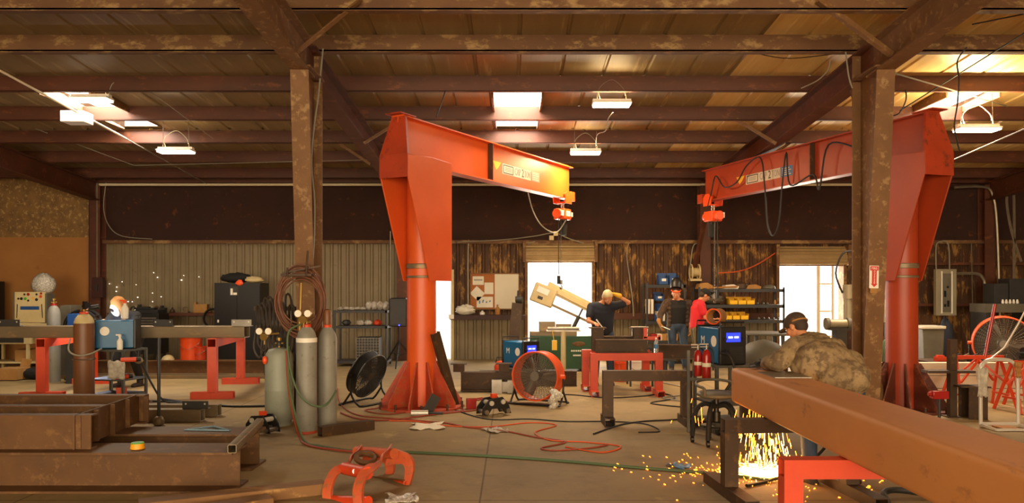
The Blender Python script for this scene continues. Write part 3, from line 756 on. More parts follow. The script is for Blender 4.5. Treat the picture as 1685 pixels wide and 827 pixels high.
def gauges(parent, z, x0=-.10, y0=-.06):
    m = MB()
    for dx in (-.055, .055):
        m.cyl((x0 + dx, y0, z), (x0 + dx, y0 - .03, z), .042, n=24)
    m.build('gauge_case', 'brass', parent, loc=(0, 0, 0))
    m = MB()
    for dx in (-.055, .055): m.cyl((x0 + dx, y0 - .03, z), (x0 + dx, y0 - .036, z), .038, n=24)
    m.build('gauge_face', 'white', parent, loc=(0, 0, 0))
    MB().cyl((x0, y0 + .02, z - .05), (x0, y0 - .04, z - .07), .045, n=20).cyl((0, 0, z - .03), (x0, y0, z - .04), .014, n=8).cyl((x0, y0, z - .08), (x0, y0, z - .16), .012, n=8).build('regulator', 'brass', parent, loc=(0, 0, 0))
a.rotation_euler = (0, 0, 0); gauges(a, 1.37, -.02)
p = bottle('propane_tank', 'squat grey-green propane tank with gauges, left of the tall grey cylinders', -2.83, 9.50, .168, .94, 'bottle_propane', squat=True, cat='gas tank', group=None)
p.rotation_euler = (0, 0, 0); gauges(p, 1.14, -.16)
one('red_fitting', MB().ell((-2.95, 9.33, .80), (.03, .03, .05)), 'orange_plastic', 'small orange-red cap hanging on the propane tank hoses', 'cap')
MB().lathe([(.02, .955), (.03, .96), (.03, 1.0), (.015, 1.02)], n=12).build('collar', 'dark_grey', p, loc=(0, 0, 0))

# hoses coiled on the left column and running over the floor
m = MB(); cx, cy = -2.53, 9.52
for k in range(9):
    rr = .235 + .006 * k; ax = Matrix.Rotation(rnd.uniform(-.1, .1), 3, 'Z'); pts = []
    for i in range(40):
        q = 2 * pi * i / 40
        pts.append(Vector((cx + rnd.uniform(-.004, .004) + cos(q) * rr * (1 + .03 * k * .3), cy - .14 - .014 * (k % 4) - .03 * sin(q * 2 + k), 1.50 + sin(q) * (rr + .035 * (k % 5)) * 1.12)))
    m.tube(pts, .011, 7, closed=True)
tag(m.build('hose_coil', 'hose_rubber'), 'brown rubber hose coiled in many loops on the left steel column', 'hose', kind='thing')
m = MB().bx(cx - .2, cx + .16, cy - .3, cy + .005, 1.80, 1.83).bar((cx - .18, cy - .28, 1.84), (cx + .24, cy - .2, 1.92), .04, .02).tube([(cx - .12, cy - .3, 1.8), (cx - .12, cy - .3, 1.9)], .012).tube([(cx + .1, cy - .3, 1.8), (cx + .12, cy - .3, 2.1)], .012)
one('hose_bracket', m, 'rust_dark', 'rusty steel bracket holding the hose coil on the left column', 'bracket')
m = MB()
for k in range(11):
    x0 = -3.18 + .045 * k; z1 = 1.45 + rnd.uniform(-.12, .12); z0 = .72 + rnd.uniform(-.2, .2)
    m.tube([(x0, 9.75, 1.22), (x0 + .02, 9.68, z1), (x0 + .09, 9.66, z1 - .05), (x0 + .11, 9.68, 1.0), (x0 + .06, 9.67, z0), (x0 - .02, 9.68, z0 + .12), (x0, 9.72, 1.2)], .014, 7, smooth=5)
tag(m.build('hose_bundle', 'hose_dark'), 'bundle of dark hoses hanging left of the left column', 'hoses', kind='stuff')
m = MB().bx(-3.22, -2.6, 9.74, 9.80, 1.38, 1.43).bx(-2.72, -2.68, 9.74, 9.8, 0, 1.4)
one('hose_rack', m, 'rust_dark', 'dark steel rack with draped hoses left of the left column', 'rack')
m = MB().tube([(-2.50, 9.26, 1.72), (-2.50, 9.22, 1.40), (-2.5, 9.22, 1.25)], .02, 8).cyl((-2.5, 9.22, 1.30), (-2.5, 9.22, 1.16), .035, n=12).cyl((-2.55, 9.2, 1.33), (-2.45, 9.2, 1.33), .02, n=10)
one('brass_torch', m, 'brass', 'brass torch valve hanging in front of the coiled hose', 'torch')
one('gas_hose', MB().tube([(-2.40, 8.90, 1.25), (-2.52, 8.8, 1.15), (-2.50, 8.78, .8), (-2.40, 8.76, .5), (-2.25, 8.74, .36), (-2.10, 8.80, .34), (-2.02, 8.98, .48)], .012, 8, smooth=6), 'hose_green', 'green gas hose looping in front of the tall grey cylinders', 'hose')
one('gas_hose', MB().tube([(-2.53, 8.85, 1.0), (-2.48, 8.7, .6), (-2.35, 8.5, .25), (-2.2, 8.3, .03), (-2.0, 8.15, .015), (-1.6, 7.9, .014), (-1.1, 7.85, .014), (-.6, 7.75, .014), (0, 7.6, .014), (.6, 7.4, .014), (1.2, 7.15, .014), (1.75, 6.95, .014), (2.2, 6.7, .014)], .013, 8, smooth=7), 'hose_green', 'long green hose running across the floor from the left cylinders to the sparks', 'hose')
one('gas_hose', MB().tube([(-2.55, 8.83, .95), (-2.47, 8.66, .5), (-2.3, 8.4, .1), (-2.15, 8.2, .016), (-1.8, 7.95, .016), (-1.5, 7.82, .016)], .012, 8, smooth=7), 'hose_red', 'rusty red hose lying beside the green hose at the left cylinders', 'hose')

# ------------------------------------------------ steel on the floor, left
tag(MB().ibeam((-9, 6.50, .165), (-2.26, 6.50, .165), .33, .40, .018, .012).build('steel_girder', 'rust'), 'long rusty I-beam on the floor at left, the nearest one', 'steel beam', None, 'thing')
tag(MB().ibeam((-9, 7.30, .165), (-2.36, 7.30, .165), .33, .40, .018, .012).build('steel_girder', 'rust'), 'long rusty I-beam lying on the floor just behind the nearest one', 'steel beam', None, 'thing')
tag(MB().rhs((-2.25, 6.28, .365), (-2.44, 7.56, .365), .07, .07, .006, r=.012).build('square_tube', 'mill'), 'rusty square tube laid across the ends of the two floor beams', 'steel tube', None, 'thing')
# welded frame of channels with stiffener ribs, lying across the two floor beams
t = T('welded_frame', 'rusty welded channel frame with ribbed end resting on the two floor beams', 'steel frame', (-5.5, 7.1, .33))
def wf(): m = MB(); m.M = Matrix.Translation((5.5, -7.1, -.33)); return m
wf().chan((-9, 6.44, .47), (-3.47, 6.44, .47), .28, .10, .012, flip=-1).build('front_channel', 'rust', t, loc=(0, 0, 0))
wf().chan((-9, 7.75, .47), (-3.6, 7.75, .47), .28, .10, .012, flip=1).build('rear_channel', 'rust', t, loc=(0, 0, 0))
wf().chan((-9, 7.05, .47), (-3.65, 7.05, .47), .28, .10, .012, flip=1).build('middle_channel', 'rust', t, loc=(0, 0, 0))
m = wf().bar((-3.60, 6.42, .47), (-3.70, 7.78, .47), .014, .28); m.build('end_channel', 'rust', t, loc=(0, 0, 0))
for k in range(5):
    f = k / 4; x = -3.60 - .10 * f; y = 6.44 + 1.30 * f
    wf().bx(x + .005, x + .05, y - .007, y + .007, .335, .605).build('rib', 'rust', t, loc=(0, 0, 0))
t = T('tape_roll', 'small yellow and green roll of tape on the nearest floor beam', 'tape', (W(226, 738, 6.47).x, 6.47, .331))
MB().lathe([(.036, 0), (.058, 0), (.052, .042), (.036, .042)], n=24).build('roll', 'tape_yellow', t, loc=(0, 0, 0))
MB().lathe([(.034, .040), (.051, .043), (.049, .05), (.034, .05)], n=24).build('green_edge', 'tape_green', t, loc=(0, 0, 0))
c = W(328, 702, 7.38)
m = MB()
M = Matrix.Rotation(-pi / 2, 3, 'X') 
A, B_, C_ = Vector((-3.05, 7.28, .334)), Vector((-2.62, 7.25, .334)), Vector((-2.85, 7.46, .334))
for p, q in ((A, B_), (B_, C_), (C_, A)): m.bar(p + Vector((0, 0, .006)), q + Vector((0, 0, .006)), .025, .01)
m.bar(Vector((-2.95, 7.36, .34)), Vector((-2.78, 7.27, .34)), .014, .008)
one('setting_square', m, 'blue_steel', 'blue steel triangle square lying on the second floor beam', 'tool')
# tubes behind the frame
tag(MB().rhs((-6.5, 9.75, .08), (-3.86, 9.75, .08), .15, .15, .01).build('box_tube', 'mill'), 'dark box tube on the floor behind the welded frame, nearer of the pair', 'steel tube', None, 'thing')
tag(MB().rhs((-6.5, 10.15, .08), (-3.80, 10.15, .08), .15, .15, .01).build('box_tube', 'mill'), 'dark box tube on the floor behind the welded frame, farther of the pair', 'steel tube', None, 'thing')
def clip(name, label, c, L=.3, mat='dark_grey', hh=.1, par=None):
    t = T(name, label, 'steel plate', c)
    MB().bx(-L / 2, L / 2, 0, .008, 0, hh).bx(-L / 2, L / 2, .008, .09, 0, .008).build('angle', mat, t, loc=(0, 0, 0))
    m = MB()
    for s in (-1, 1): m.cyl((s * L * .37, -.001, hh * .65), (s * L * .37, .002, hh * .65), .012, n=12)
    m.build('bolt_hole', 'bright_steel', t, loc=(0, 0, 0))
clip('clip_angle', 'dark clip angle with two holes on the box tubes behind the welded frame', (W(325, 668, 9.8).x, 9.72, .156), .32)
clip('clip_angle', 'dark clip angle with two holes standing on the long beam left of the orange bucket', (W(268, 536, 11.85).x, 11.84, 1.085), .30)
clip('clip_angle', 'dark clip angle with two holes on the long beam beside the beige machine', (W(14, 536, 11.85).x, 11.84, 1.085), .34)
clip('clip_angle', 'grey clip plate with two holes at the right end of the long beam', (W(397, 536, 11.85).x, 11.84, 1.085), .3, 'steel')
# thin pole with round foot
t = T('prop_stand', 'thin steel pole with round lump foot in front of the long beam', 'pole', (W(264, 700, 9.5).x, 9.45, 0))
MB().cyl((0, 0, .03), (.0, 0, 1.06), .020, n=12).build('pole', 'dark_grey', t, loc=(0, 0, 0))
MB().lathe([(.03, 0), (.062, .015), (.068, .06), (.05, .1), (.025, .115)], n=20).build('foot', 'mill', t, loc=(0, 0, 0))

# red sawhorses carrying the long beam
def sawhorse(name, label, x0, y0, x1, y1, H=.89, w=.13, foot=.62, mat='red_paint', group='red steel sawhorses'):
    t = T(name, label, 'sawhorse', ((x0 + x1) / 2, (y0 + y1) / 2, 0), 0, group)
    c = Vector(((x0 + x1) / 2, (y0 + y1) / 2, 0)); P0, P1 = Vector((x0, y0, 0)) - c, Vector((x1, y1, 0)) - c
    d = (P1 - P0).normalized(); n = Vector((-d.y, d.x, 0))
    for P, q in ((P0, d), (P1, d)):
        MB().bar(P + Vector((0, 0, w * .7)), P + Vector((0, 0, H - w)), w, w, up=d).build('leg', mat, t, loc=(0, 0, 0))
        MB().rhs(P - n * foot / 2 + Vector((0, 0, w * .4)), P + n * foot / 2 + Vector((0, 0, w * .4)), w, w * .8, .008).build('foot', mat, t, loc=(0, 0, 0))
    MB().rhs(P0 - d * w * .5 + Vector((0, 0, H - w / 2)), P1 + d * w * .5 + Vector((0, 0, H - w / 2)), w, w, .008).build('top_rail', mat, t, loc=(0, 0, 0))
    return t
sawhorse('sawhorse', 'red steel sawhorse under the long beam at far left', -7.06, 11.75, -7.30, 13.6, .905)
sawhorse('sawhorse', 'red steel sawhorse under the right end of the long beam', -4.50, 11.75, -4.72, 13.6, .905)
MBm = MB().rhs((-11.5, 12.0, .995), (-4.07, 12.0, .995), .26, .18, .012, r=.015)
tag(MBm.build('long_tube_beam', 'mill'), 'long steel box beam lying across two red sawhorses', 'steel beam', None, 'thing')
# long stock along the floor at the rear
tag(MB().ibeam((-9.2, 15.2, .13), (-3.9, 15.2, .13), .26, .15, .014, .01).build('floor_girder', 'rust'), 'long rusty I-beam on the floor along the left back wall', 'steel beam', None, 'thing')
tag(MB().rhs((-8.3, 14.75, .03), (-3.95, 14.75, .03), .07, .05, .005).build('flat_tube', 'mill'), 'thin steel tube on the floor in front of the rear I-beam, farther one', 'steel tube', None, 'thing')
tag(MB().rhs((-8.5, 14.4, .03), (-4.1, 14.4, .03), .07, .05, .005).build('flat_tube', 'mill'), 'thin steel tube on the floor in front of the rear I-beam, nearer one', 'steel tube', None, 'thing')

# ------------------------------------------------ welding machines on carts
def welder(label, loc, rot, s=1.0, h=None, group='blue welding machines'):
    """machine 0.3 wide (front face, -Y), 0.6 deep"""
    t = T('welding_machine', label, 'welder', loc, rot, group)
    w, d, z = .31 * s, .60 * s, .44 * s
    MB().bx(-w / 2, w / 2, -d / 2 + .03, d / 2 - .03, .01, z - .02).build('cover', 'welder_blue', t, loc=(0, 0, 0), bevel=.012)
    MB().bx(-w / 2 - .012, w / 2 + .012, -d / 2, -d / 2 + .045, 0, z).build('front_panel', 'black', t, loc=(0, 0, 0), bevel=.012)
    MB().bx(-w / 2 - .012, w / 2 + .012, d / 2 - .045, d / 2, 0, z).build('rear_panel', 'black', t, loc=(0, 0, 0), bevel=.012)
    MB().bx(-w * .28, w * .30, -d / 2 - .004, -d / 2, z * .60, z * .84).build('screen', 'screen', t, loc=(0, 0, 0))
    m = MB()
    for a, b in ((-.2, -.02), (.05, .22)): m.bx(w * a, w * b, -d / 2 - .006, -d / 2 - .004, z * .70, z * .745)
    m.build('screen_readout', 'screen_text', t, loc=(0, 0, 0))
    m = MB()
    for k in range(9): m.bx(-w * .15, w * .42, -d / 2 - .006, -d / 2, z * .12 + k * .018 * s, z * .12 + k * .018 * s + .006)
    m.build('grille', 'dark_grey', t, loc=(0, 0, 0))
    MB().cyl((-w * .36, -d / 2 - .03, z * .68), (-w * .36, -d / 2, z * .68), .018, n=16).cyl((w * .40, -d / 2 - .03, z * .68), (w * .40, -d / 2, z * .68), .018, n=16).build('knob', 'black_matte', t, loc=(0, 0, 0))
    MB().cyl((-w * .3, -d / 2 - .03, z * .32), (-w * .3, -d / 2, z * .32), .03, n=16).build('socket', 'black_matte', t, loc=(0, 0, 0))
    MB().tube([(-w / 2, -d / 2 + .02, z - .02), (-w / 2, -d / 2 + .02, z + .05), (w / 2, -d / 2 + .02, z + .05), (w / 2, -d / 2 + .02, z - .02)], .010, 8).build('handle', 'black', t, loc=(0, 0, 0))
    MB().tube([(-w / 2, d / 2 - .02, z - .02), (-w / 2, d / 2 - .02, z + .05), (w / 2, d / 2 - .02, z + .05), (w / 2, d / 2 - .02, z - .02)], .010, 8).build('handle', 'black', t, loc=(0, 0, 0))
    for sx in (-1, 1):
        q = txt('brand_mark', 'M', .13 * s, 'white', t, (sx * (w / 2 + .003), sx * -d * .22 if sx < 0 else -d * .22, z * .6), (pi / 2, 0, sx * pi / 2))
        MB().cyl((sx * (w / 2 + .0005), -d * .22, z * .6), (sx * (w / 2 + .002), -d * .22, z * .6), .065 * s, n=24).build('badge', 'white', t, loc=(0, 0, 0)) if s > .9 else None
    return t, (w, d, z)
def cart(label, loc, rot, w=.45, d=.62, H=.70, group='grey welding carts'):
    t = T('welding_cart', label, 'cart', loc, rot, group)
    MB().bx(-w / 2, w / 2, -d / 2, d / 2, H - .03, H).build('top_shelf', 'cart_grey', t, loc=(0, 0, 0), bevel=.003)
    MB().bx(-w / 2, w / 2, -d / 2, d / 2, .33, .35).build('middle_shelf', 'cart_grey', t, loc=(0, 0, 0))
    MB().bx(-w / 2, w / 2, -d / 2, d / 2, .10, .13).build('bottom_shelf', 'cart_grey', t, loc=(0, 0, 0))
    for sx in (-1, 1):
        for sy in (-1, 1):
            MB().bar((sx * (w / 2 - .01), sy * (d / 2 - .01), .07), (sx * (w / 2 - .01), sy * (d / 2 - .01), H - .002), .035).build('post', 'cart_grey', t, loc=(0, 0, 0))
            q = MB().cyl((sx * w * .42 - .015, sy * d * .44, .04), (sx * w * .42 + .015, sy * d * .44, .04), .04, n=16); q.build('caster', 'black', t, loc=(0, 0, 0))
    return t
# left station: machine seen from its right side
cx = W(192, 570, 11.45).x
cart('grey three-shelf cart under the left blue welding machine', (cx, 11.45, 0), R(90) - .22, .5, .62, .78)
w1, _ = welder('blue welding machine seen side-on behind the brown gas cylinder', (cx, 11.45, .782), R(-90) + .25, .98)
def small(name, m, mat, label, cat, group=None): return one(name, m, mat, label, cat, group)
m = MB().lathe([(.03, 0), (.034, .01), (.034, .07), (.014, .1), (.014, .125)], c=(cx + .06, 11.13, .0))
# spray bottles
def spray_bottle(label, c, s=1.0, liq='clear', trig='orange_plastic'):
    t = T('spray_bottle', label, 'bottle', c)
    MB().lathe([(.035 * s, 0), (.04 * s, .01), (.04 * s, .12 * s), (.015 * s, .165 * s), (.015 * s, .18 * s)], n=16).build('body', 'white', t, loc=(0, 0, 0))
    MB().box((0, 0, .2 * s), (.03 * s, .03 * s, .04 * s)).box((-.03 * s, 0, .21 * s), (.05 * s, .02 * s, .02 * s)).build('trigger', trig, t, loc=(0, 0, 0))
c = W(206, 525, 11.4); spray_bottle('clear spray bottle with orange base on top of the left blue welder', (c.x, 11.38, .782 + .435), 1.25)
c = W(195, 571, 11.15); spray_bottle('clear water bottle on the cart in front of the left blue welder', (c.x, 11.18, .782), 1.0, trig='white')
m = MB()
for k in range(10): m.box((cx + .1 + rnd.uniform(-.12, .2), 11.3 + rnd.uniform(-.1, .1), .36 + rnd.uniform(.02, .1)), (rnd.uniform(.06, .14), .1, rnd.uniform(.04, .1)), rnd.uniform(0, 3))
c = W(197, 600, 11.2)
def rag(label, c, s=(.16, .04, .2), mat='rag'):
    m = MB(); n = 8
    vs = []; 
    for j in range(n + 1):
        for i in range(n + 1):
            vs.append((c[0] + (i / n - .5) * s[0] * (1 + .07 * sin(j * .9)), c[1] + .012 * sin(i * 2.1 + j * .8), c[2] + (.5 - j / n) * s[2] + .012 * sin(i * 1.7)))
    fs = [(j * (n + 1) + i, j * (n + 1) + i + 1, (j + 1) * (n + 1) + i + 1, (j + 1) * (n + 1) + i) for j in range(n) for i in range(n)]
    m.add(vs, fs); o = m.build('rag', mat, None, ang=80); sd = o.modifiers.new('thick', 'SOLIDIFY'); sd.thickness = .008
    return tag(o, label, 'rag')
rag('pale rag hanging from the middle of the left welding cart', (c.x, 11.10, .50), (.24, .04, .26))
def blob_thing(name, label, cat, c, s, mat, seed=0, noise=.25, group=None, flat=True):
    r = random.Random(seed); m = MB(); m.ell((0, 0, s[2] if flat else 0), s, nu=20, nv=12)
    m.v = [(x * (1 + r.uniform(-noise, noise) * .5), y * (1 + r.uniform(-noise, noise) * .5), z * (1 + r.uniform(-noise, noise) * .3)) for x, y, z in m.v]
    return tag(m.build(name, mat, None, loc=c, ang=80), label, cat, group)
def grinder(label, c, rot=0, mat='red_paint', tilt=0):
    t = T('angle_grinder', label, 'grinder', c, (tilt, 0, rot))
    MB().cyl((-.12, 0, .035), (.08, 0, .035), .03, .035, 14).build('body', mat, t, loc=(0, 0, 0))
    MB().cyl((.08, 0, .04), (.14, 0, .04), .034, .026, 14).build('head', 'black', t, loc=(0, 0, 0))
    MB().cyl((.11, 0, .005), (.11, 0, .012), .058, n=24).build('disc', 'mill', t, loc=(0, 0, 0))
    MB().cyl((.1, .03, .05), (.1, .13, .06), .014, n=10).build('handle', 'black', t, loc=(0, 0, 0))
grinder('red and black angle grinder hanging at the right end of the left cart', (cx + .34, 11.15, .62), .4, tilt=.8)
grinder('red angle grinder on the middle shelf of the left cart', (cx + .2, 11.2, .352), .8)
one('battery_pack', MB().box((cx + .14, 11.3, .18), (.14, .1, .1), .5), 'red_paint', 'small red tool battery on the bottom shelf of the left cart', 'battery')
one('welding_cable', MB().tube([(cx + .33, 11.3, .75), (cx + .5, 11.2, .55), (cx + .62, 11.2, .3), (cx + .8, 11.2, .05), (cx + 1.1, 11.2, .012), (cx + .9, 11.35, .012), (cx + .55, 11.4, .012)], .014, 8, smooth=6), 'cord_black', 'black cable falling from the left cart to the floor', 'cable')
one('welding_cable', MB().tube([(-3.3, 10.9, .012), (-2.9, 10.4, .012), (-2.95, 9.9, .05), (-3.05, 9.85, .35), (-3.0, 9.8, .6)], .02, 8, smooth=6), 'cord_black', 'black cable lying on the floor and rising to the propane tank', 'cable')
one('welding_cable', MB().tube([(cx + .6, 11.6, .015), (-4.6, 11.2, .015), (-3.9, 10.9, .015), (-3.3, 10.95, .015)], .016, 8, smooth=6), 'cord_black', 'black cable snaking on the floor behind the box tubes', 'cable')

# right station by the sparks
W2 = W(1192, 592, 9.0)
ct = cart('grey cart under the right blue welding machine with lit screen', (W2.x + .02, 9.12, 0), .18, .47, .62, .79)
w2, dims = welder('blue welding machine with bright blue screen above the swivel stool', (W2.x - .02, 9.12, .792), .24, .98)
m = MB().tube([(W2.x - .1, 8.8, .93), (W2.x - .02, 8.70, .90), (W2.x + .03, 8.68, .7), (W2.x - .05, 8.7, .55), (W2.x - .12, 8.75, .42)], .016, 8, smooth=6)
one('welding_cable', m, 'cord_black', 'black cable hanging from the front socket of the right blue welder', 'cable')
def extinguisher(label, c, h=.36, r=.055):
    t = T('fire_extinguisher', label, 'extinguisher', c)
    MB().lathe([(r * .9, 0), (r, .02), (r, h - .07), (r * .7, h - .02), (r * .25, h)], n=24).build('body', 'red_gloss', t, loc=(0, 0, 0))
    MB().cyl((0, 0, h), (0, 0, h + .05), .016, n=12).box((-.03, 0, h + .06), (.1, .025, .015)).box((-.03, 0, h + .03), (.09, .025, .01)).build('valve', 'steel', t, loc=(0, 0, 0))
    MB().tube([(.02, 0, h + .03), (.07, 0, h - .03), (.075, 0, .1)], .01, 8, smooth=5).build('hose', 'black', t, loc=(0, 0, 0))
    MB().lathe([(r + .001, h * .42), (r + .001, h * .55)], n=24).build('label', 'paper', t, loc=(0, 0, 0))
    return t
e = W(1148, 618, 9.0); extinguisher('red glossy spray can hanging left on the right welding cart', (e.x, 9.0, e.z), .3, .045)
e = W(1161, 620, 8.95); extinguisher('red glossy canister hanging next to the welder cart post, right of the pair', (e.x, 8.92, e.z - .02), .34, .05)
one('hanger_bar', MB().bx(e.x - .2, W2.x - .22, 9.02, 9.05, e.z - .05, e.z - .02).bx(e.x - .2, e.x - .17, 9.0, 9.04, 0, e.z + .3), 'cart_grey', 'thin grey post and tray holding the red canisters beside the right cart', 'holder')
# roll of hose on the right welder
c = W(1182, 528, 9.1)
t = T('hose_reel', 'tan drum-shaped hood lying on the right blue welder', 'hood', (c.x - .02, 9.15, .792 + .445), -.6)
MB().pipe((0, -.08, .092), (0, .12, .092), .09, .012, n=28).build('drum', 'glove_tan', t, loc=(0, 0, 0))
MB().tor((0, -.085, .092), .088, .007, 'Y', 28, 8).build('orange_rim', 'orange_plastic', t, loc=(0, 0, 0))

# ------------------------------------------------ foreground right
tag(MB().rhs((2.21, 1.4, .775), (2.21, 7.12, .775), .42, .31, .012, r=.035).build('box_girder', 'rust_orange', loc=(0, 0, 0)), 'huge rust-orange box beam running toward the viewer at lower right', 'steel beam', None, 'thing')
m = MB()
for x, y, r in ((2.16, 4.75, .035), (2.20, 4.50, .035), (2.22, 4.28, .035), (2.30, 3.72, .07)): m.cyl((x, y, .9301), (x, y, .9316), r, n=20)
sawhorse('sawhorse', 'bright red steel sawhorse under the near part of the big box beam', 1.70, 4.77, 2.95, 4.77, .618, .115, .8, group=None)
sawhorse('sawhorse', 'dark rusty steel stand under the far end of the big box beam beside the sparks', 1.73, 6.22, 2.72, 6.30, .618, .11, .95, 'rust_dark', group=None)
sawhorse('sawhorse', 'brown steel stand in mid floor between the orange fan and the swivel stool', 1.17, 9.55, 2.13, 9.55, .655, .125, .45, 'rust_dark', group=None)
one('steel_plate', MB().bx(2.12, 2.42, 6.3, 6.75, .931, .938), 'steel', 'thin pale steel plate lying on the big box beam under the crouching worker', 'steel plate')
one('strap', MB().tube([(2.86, 5.95, .03), (2.93, 6.15, .05), (3.08, 6.22, .05), (3.28, 6.18, .03)], .025, 8, smooth=6), 'cord_black', 'black curved hose piece on the floor under the big box beam', 'hose')
one('welding_cable', MB().tube([(1.95, 6.5, .015), (2.25, 6.7, .02), (2.6, 6.9, .1), (2.9, 7.1, .3), (3.0, 7.2, .6)], .014, 8, smooth=6), 'cord_black', 'black cable curving up out of the pile of sparks', 'cable')

# swivel stool
sx, sy = W(1178, 650, 8.35).x, 8.35
t = T('swivel_stool', 'dark swivel work stool with low curved backrest beside the sparks', 'stool', (sx, sy, 0))
MB().lathe([(.02, .50), (.16, .49), (.20, .51), (.205, .535), (.18, .555), (.02, .56)], n=32).build('seat', 'tarp_grey', t, loc=(0, 0, 0), ang=50)
m = MB()
pts = [(.21 * cos(R(a)), .21 * sin(R(a)), .60 + .06 * sin(R((a + 20) * 180 / 220 if 0 else (a + 40) * .69))) for a in range(-40, 221, 20)]
m.tube([(.20 * cos(R(-40)), .20 * sin(R(-40)), .53)] + pts + [(.20 * cos(R(220)), .20 * sin(R(220)), .53)], .016, 8, smooth=3)
m.build('backrest', 'tarp_grey', t, loc=(0, 0, 0))
MB().cyl((0, 0, .28), (0, 0, .50), .028, n=16).cyl((0, 0, .24), (0, 0, .34), .045, n=16).build('post', 'black', t, loc=(0, 0, 0))
for k in range(5):
    a = 2 * pi * k / 5 + .35; d = Vector((cos(a), sin(a), 0))
    MB().tube([d * .02 + Vector((0, 0, .40)), d * .12 + Vector((0, 0, .42)), d * .20 + Vector((0, 0, .36)), d * .235 + Vector((0, 0, .22)), d * .25 + Vector((0, 0, .07))], .026, 8, smooth=4).build('leg', 'black_matte', t, loc=(0, 0, 0))
    MB().cyl(d * .25 + Vector((-.015, 0, .035)), d * .25 + Vector((.015, 0, .035)), .035, n=14).build('caster', 'black', t, loc=(0, 0, 0))
MB().tor((0, 0, .2), .19, .012, 'Z', 28, 6).build('foot_ring', 'black', t, loc=(0, 0, 0))

# drum covers behind: dark drum under a tan dome, and flat disc lid on a rack
c = W(1262, 590, 9.6)
t = T('steel_drum', 'dark steel drum with a dusty domed lid behind the big box beam', 'drum', (c.x, 9.75, 0))
MB().lathe([(.26, 0), (.29, .01), (.29, .28), (.305, .29), (.29, .30), (.29, .58), (.305, .59), (.29, .60), (.29, .74)], n=36).build('body', 'rust_dark', t, loc=(0, 0, 0))
MB().lathe([(.33, .73), (.335, .75), (.28, .88), (.18, .97), (.06, 1.01), (.01, 1.02)], n=36).build('lid', 'tarp_grey', t, loc=(0, 0, 0), ang=60)
c = W(1262, 549, 10.6)
t = T('round_table', 'round grey disc table on a thin frame in front of the right roller door', 'table', (c.x, 10.7, 0))
MB().lathe([(.01, 1.03), (.42, 1.03), (.43, 1.04), (.42, 1.055), (.01, 1.06)], n=36).build('tabletop', 'tarp_grey', t, loc=(0, 0, 0))
for k in range(4):
    a = pi / 4 + k * pi / 2
    MB().bar((.28 * cos(a), .28 * sin(a), 0), (.25 * cos(a), .25 * sin(a), 1.03), .03).build('leg', 'dark_grey', t, loc=(0, 0, 0))

# ------------------------------------------------ fans
def drum_fan(label, c, Rr, dep, rot, mat, tilt=0.0, grille='fan_blade', stand='black', H=None, group=None):
    """axis along local Y, face toward -Y"""
    t = T('drum_fan', label, 'fan', (c[0], c[1], 0), rot, group)
    H = H or Rr + .10; C = Vector((0, 0, H)); Rt = rx(tilt)
    def f(p): return C + Rt @ Vector(p)
    m = MB().pipe(f((0, -dep / 2, 0)), f((0, dep / 2, 0)), Rr, .012, n=48)
    m.tor(C + Rt @ Vector((0, -dep / 2, 0)), Rr, .012, Rt @ rx(pi / 2), 48, 6).tor(C + Rt @ Vector((0, dep / 2, 0)), Rr, .012, Rt @ rx(pi / 2), 48, 6)
    m.build('drum', mat, t, loc=(0, 0, 0))
    for sg in (-1, 1):
        m = MB(); n = 15
        for k in range(1, n): m.tor(f((0, sg * dep / 2, 0)), Rr * k / n, .0026, Rt @ rx(pi / 2), 40, 4)
        for k in range(40):
            a = k * pi / 20; m.cyl(f((.06 * cos(a), sg * dep / 2, .06 * sin(a))), f((Rr * cos(a), sg * dep / 2, Rr * sin(a))), .003, n=5)
        m.cyl(f((0, sg * dep / 2 - .008, 0)), f((0, sg * dep / 2 + .008, 0)), .065, n=20)
        m.build('grille', grille, t, loc=(0, 0, 0))
    MB().cyl(f((0, -dep * .18, 0)), f((0, dep * .42, 0)), .075, n=20).build('motor', 'black', t, loc=(0, 0, 0))
    for k in range(3):
        m = MB(); n = 8; vs = []
        for j in range(n + 1):
            r_ = .06 + (Rr * .88 - .06) * j / n; w_ = .5 - .18 * j / n; tw = .055 * (1 - .5 * j / n)
            for sg in (-1, 1):
                a = 2 * pi * k / 3 + sg * w_ * .75
                vs.append(f((r_ * cos(a), -dep * .05 + sg * tw, r_ * sin(a))))
        m.add(vs, [(2 * j, 2 * j + 1, 2 * j + 3, 2 * j + 2) for j in range(n)])
        o = m.build('blade', grille, t, loc=(0, 0, 0), ang=80); sd = o.modifiers.new('t', 'SOLIDIFY'); sd.thickness = .004
    m = MB(); w_ = Rr + .035
    m.tube([(-w_, 0, H), (-w_, 0, .18), (-w_, -.12, .025), (-w_ * .85, -.22, .018), (w_ * .85, -.22, .018), (w_, -.12, .025), (w_, 0, .18), (w_, 0, H)], .015, 8, smooth=4)
    m.tube([(-w_, 0, .2), (-w_, .14, .025), (-w_ * .85, .22, .018), (w_ * .85, .22, .018), (w_, .14, .025), (w_, 0, .2)], .015, 8, smooth=4)
    m.build('stand', stand, t, loc=(0, 0, 0))
    m = MB()
    for sg in (-1, 1): m.cyl((sg * Rr, 0, H), (sg * (w_ + .03), 0, H), .03, n=12)
    m.build('pivot_knob', mat, t, loc=(0, 0, 0))
    return t
c = W(889, 668, 11.15)
drum_fan('orange drum fan standing on the floor below the left roller door', (c.x - .03, 11.25), .345, .27, -.42, 'orange_fan', tilt=-.05, H=.40)
c = W(603, 660, 11.3)
drum_fan('black drum fan tilted up on a frame left of the left crane base', (c.x, 11.3), .33, .15, 1.12, 'black', tilt=.42, grille='dark_grey', H=.42)
c = W(1650, 560, 11.9)
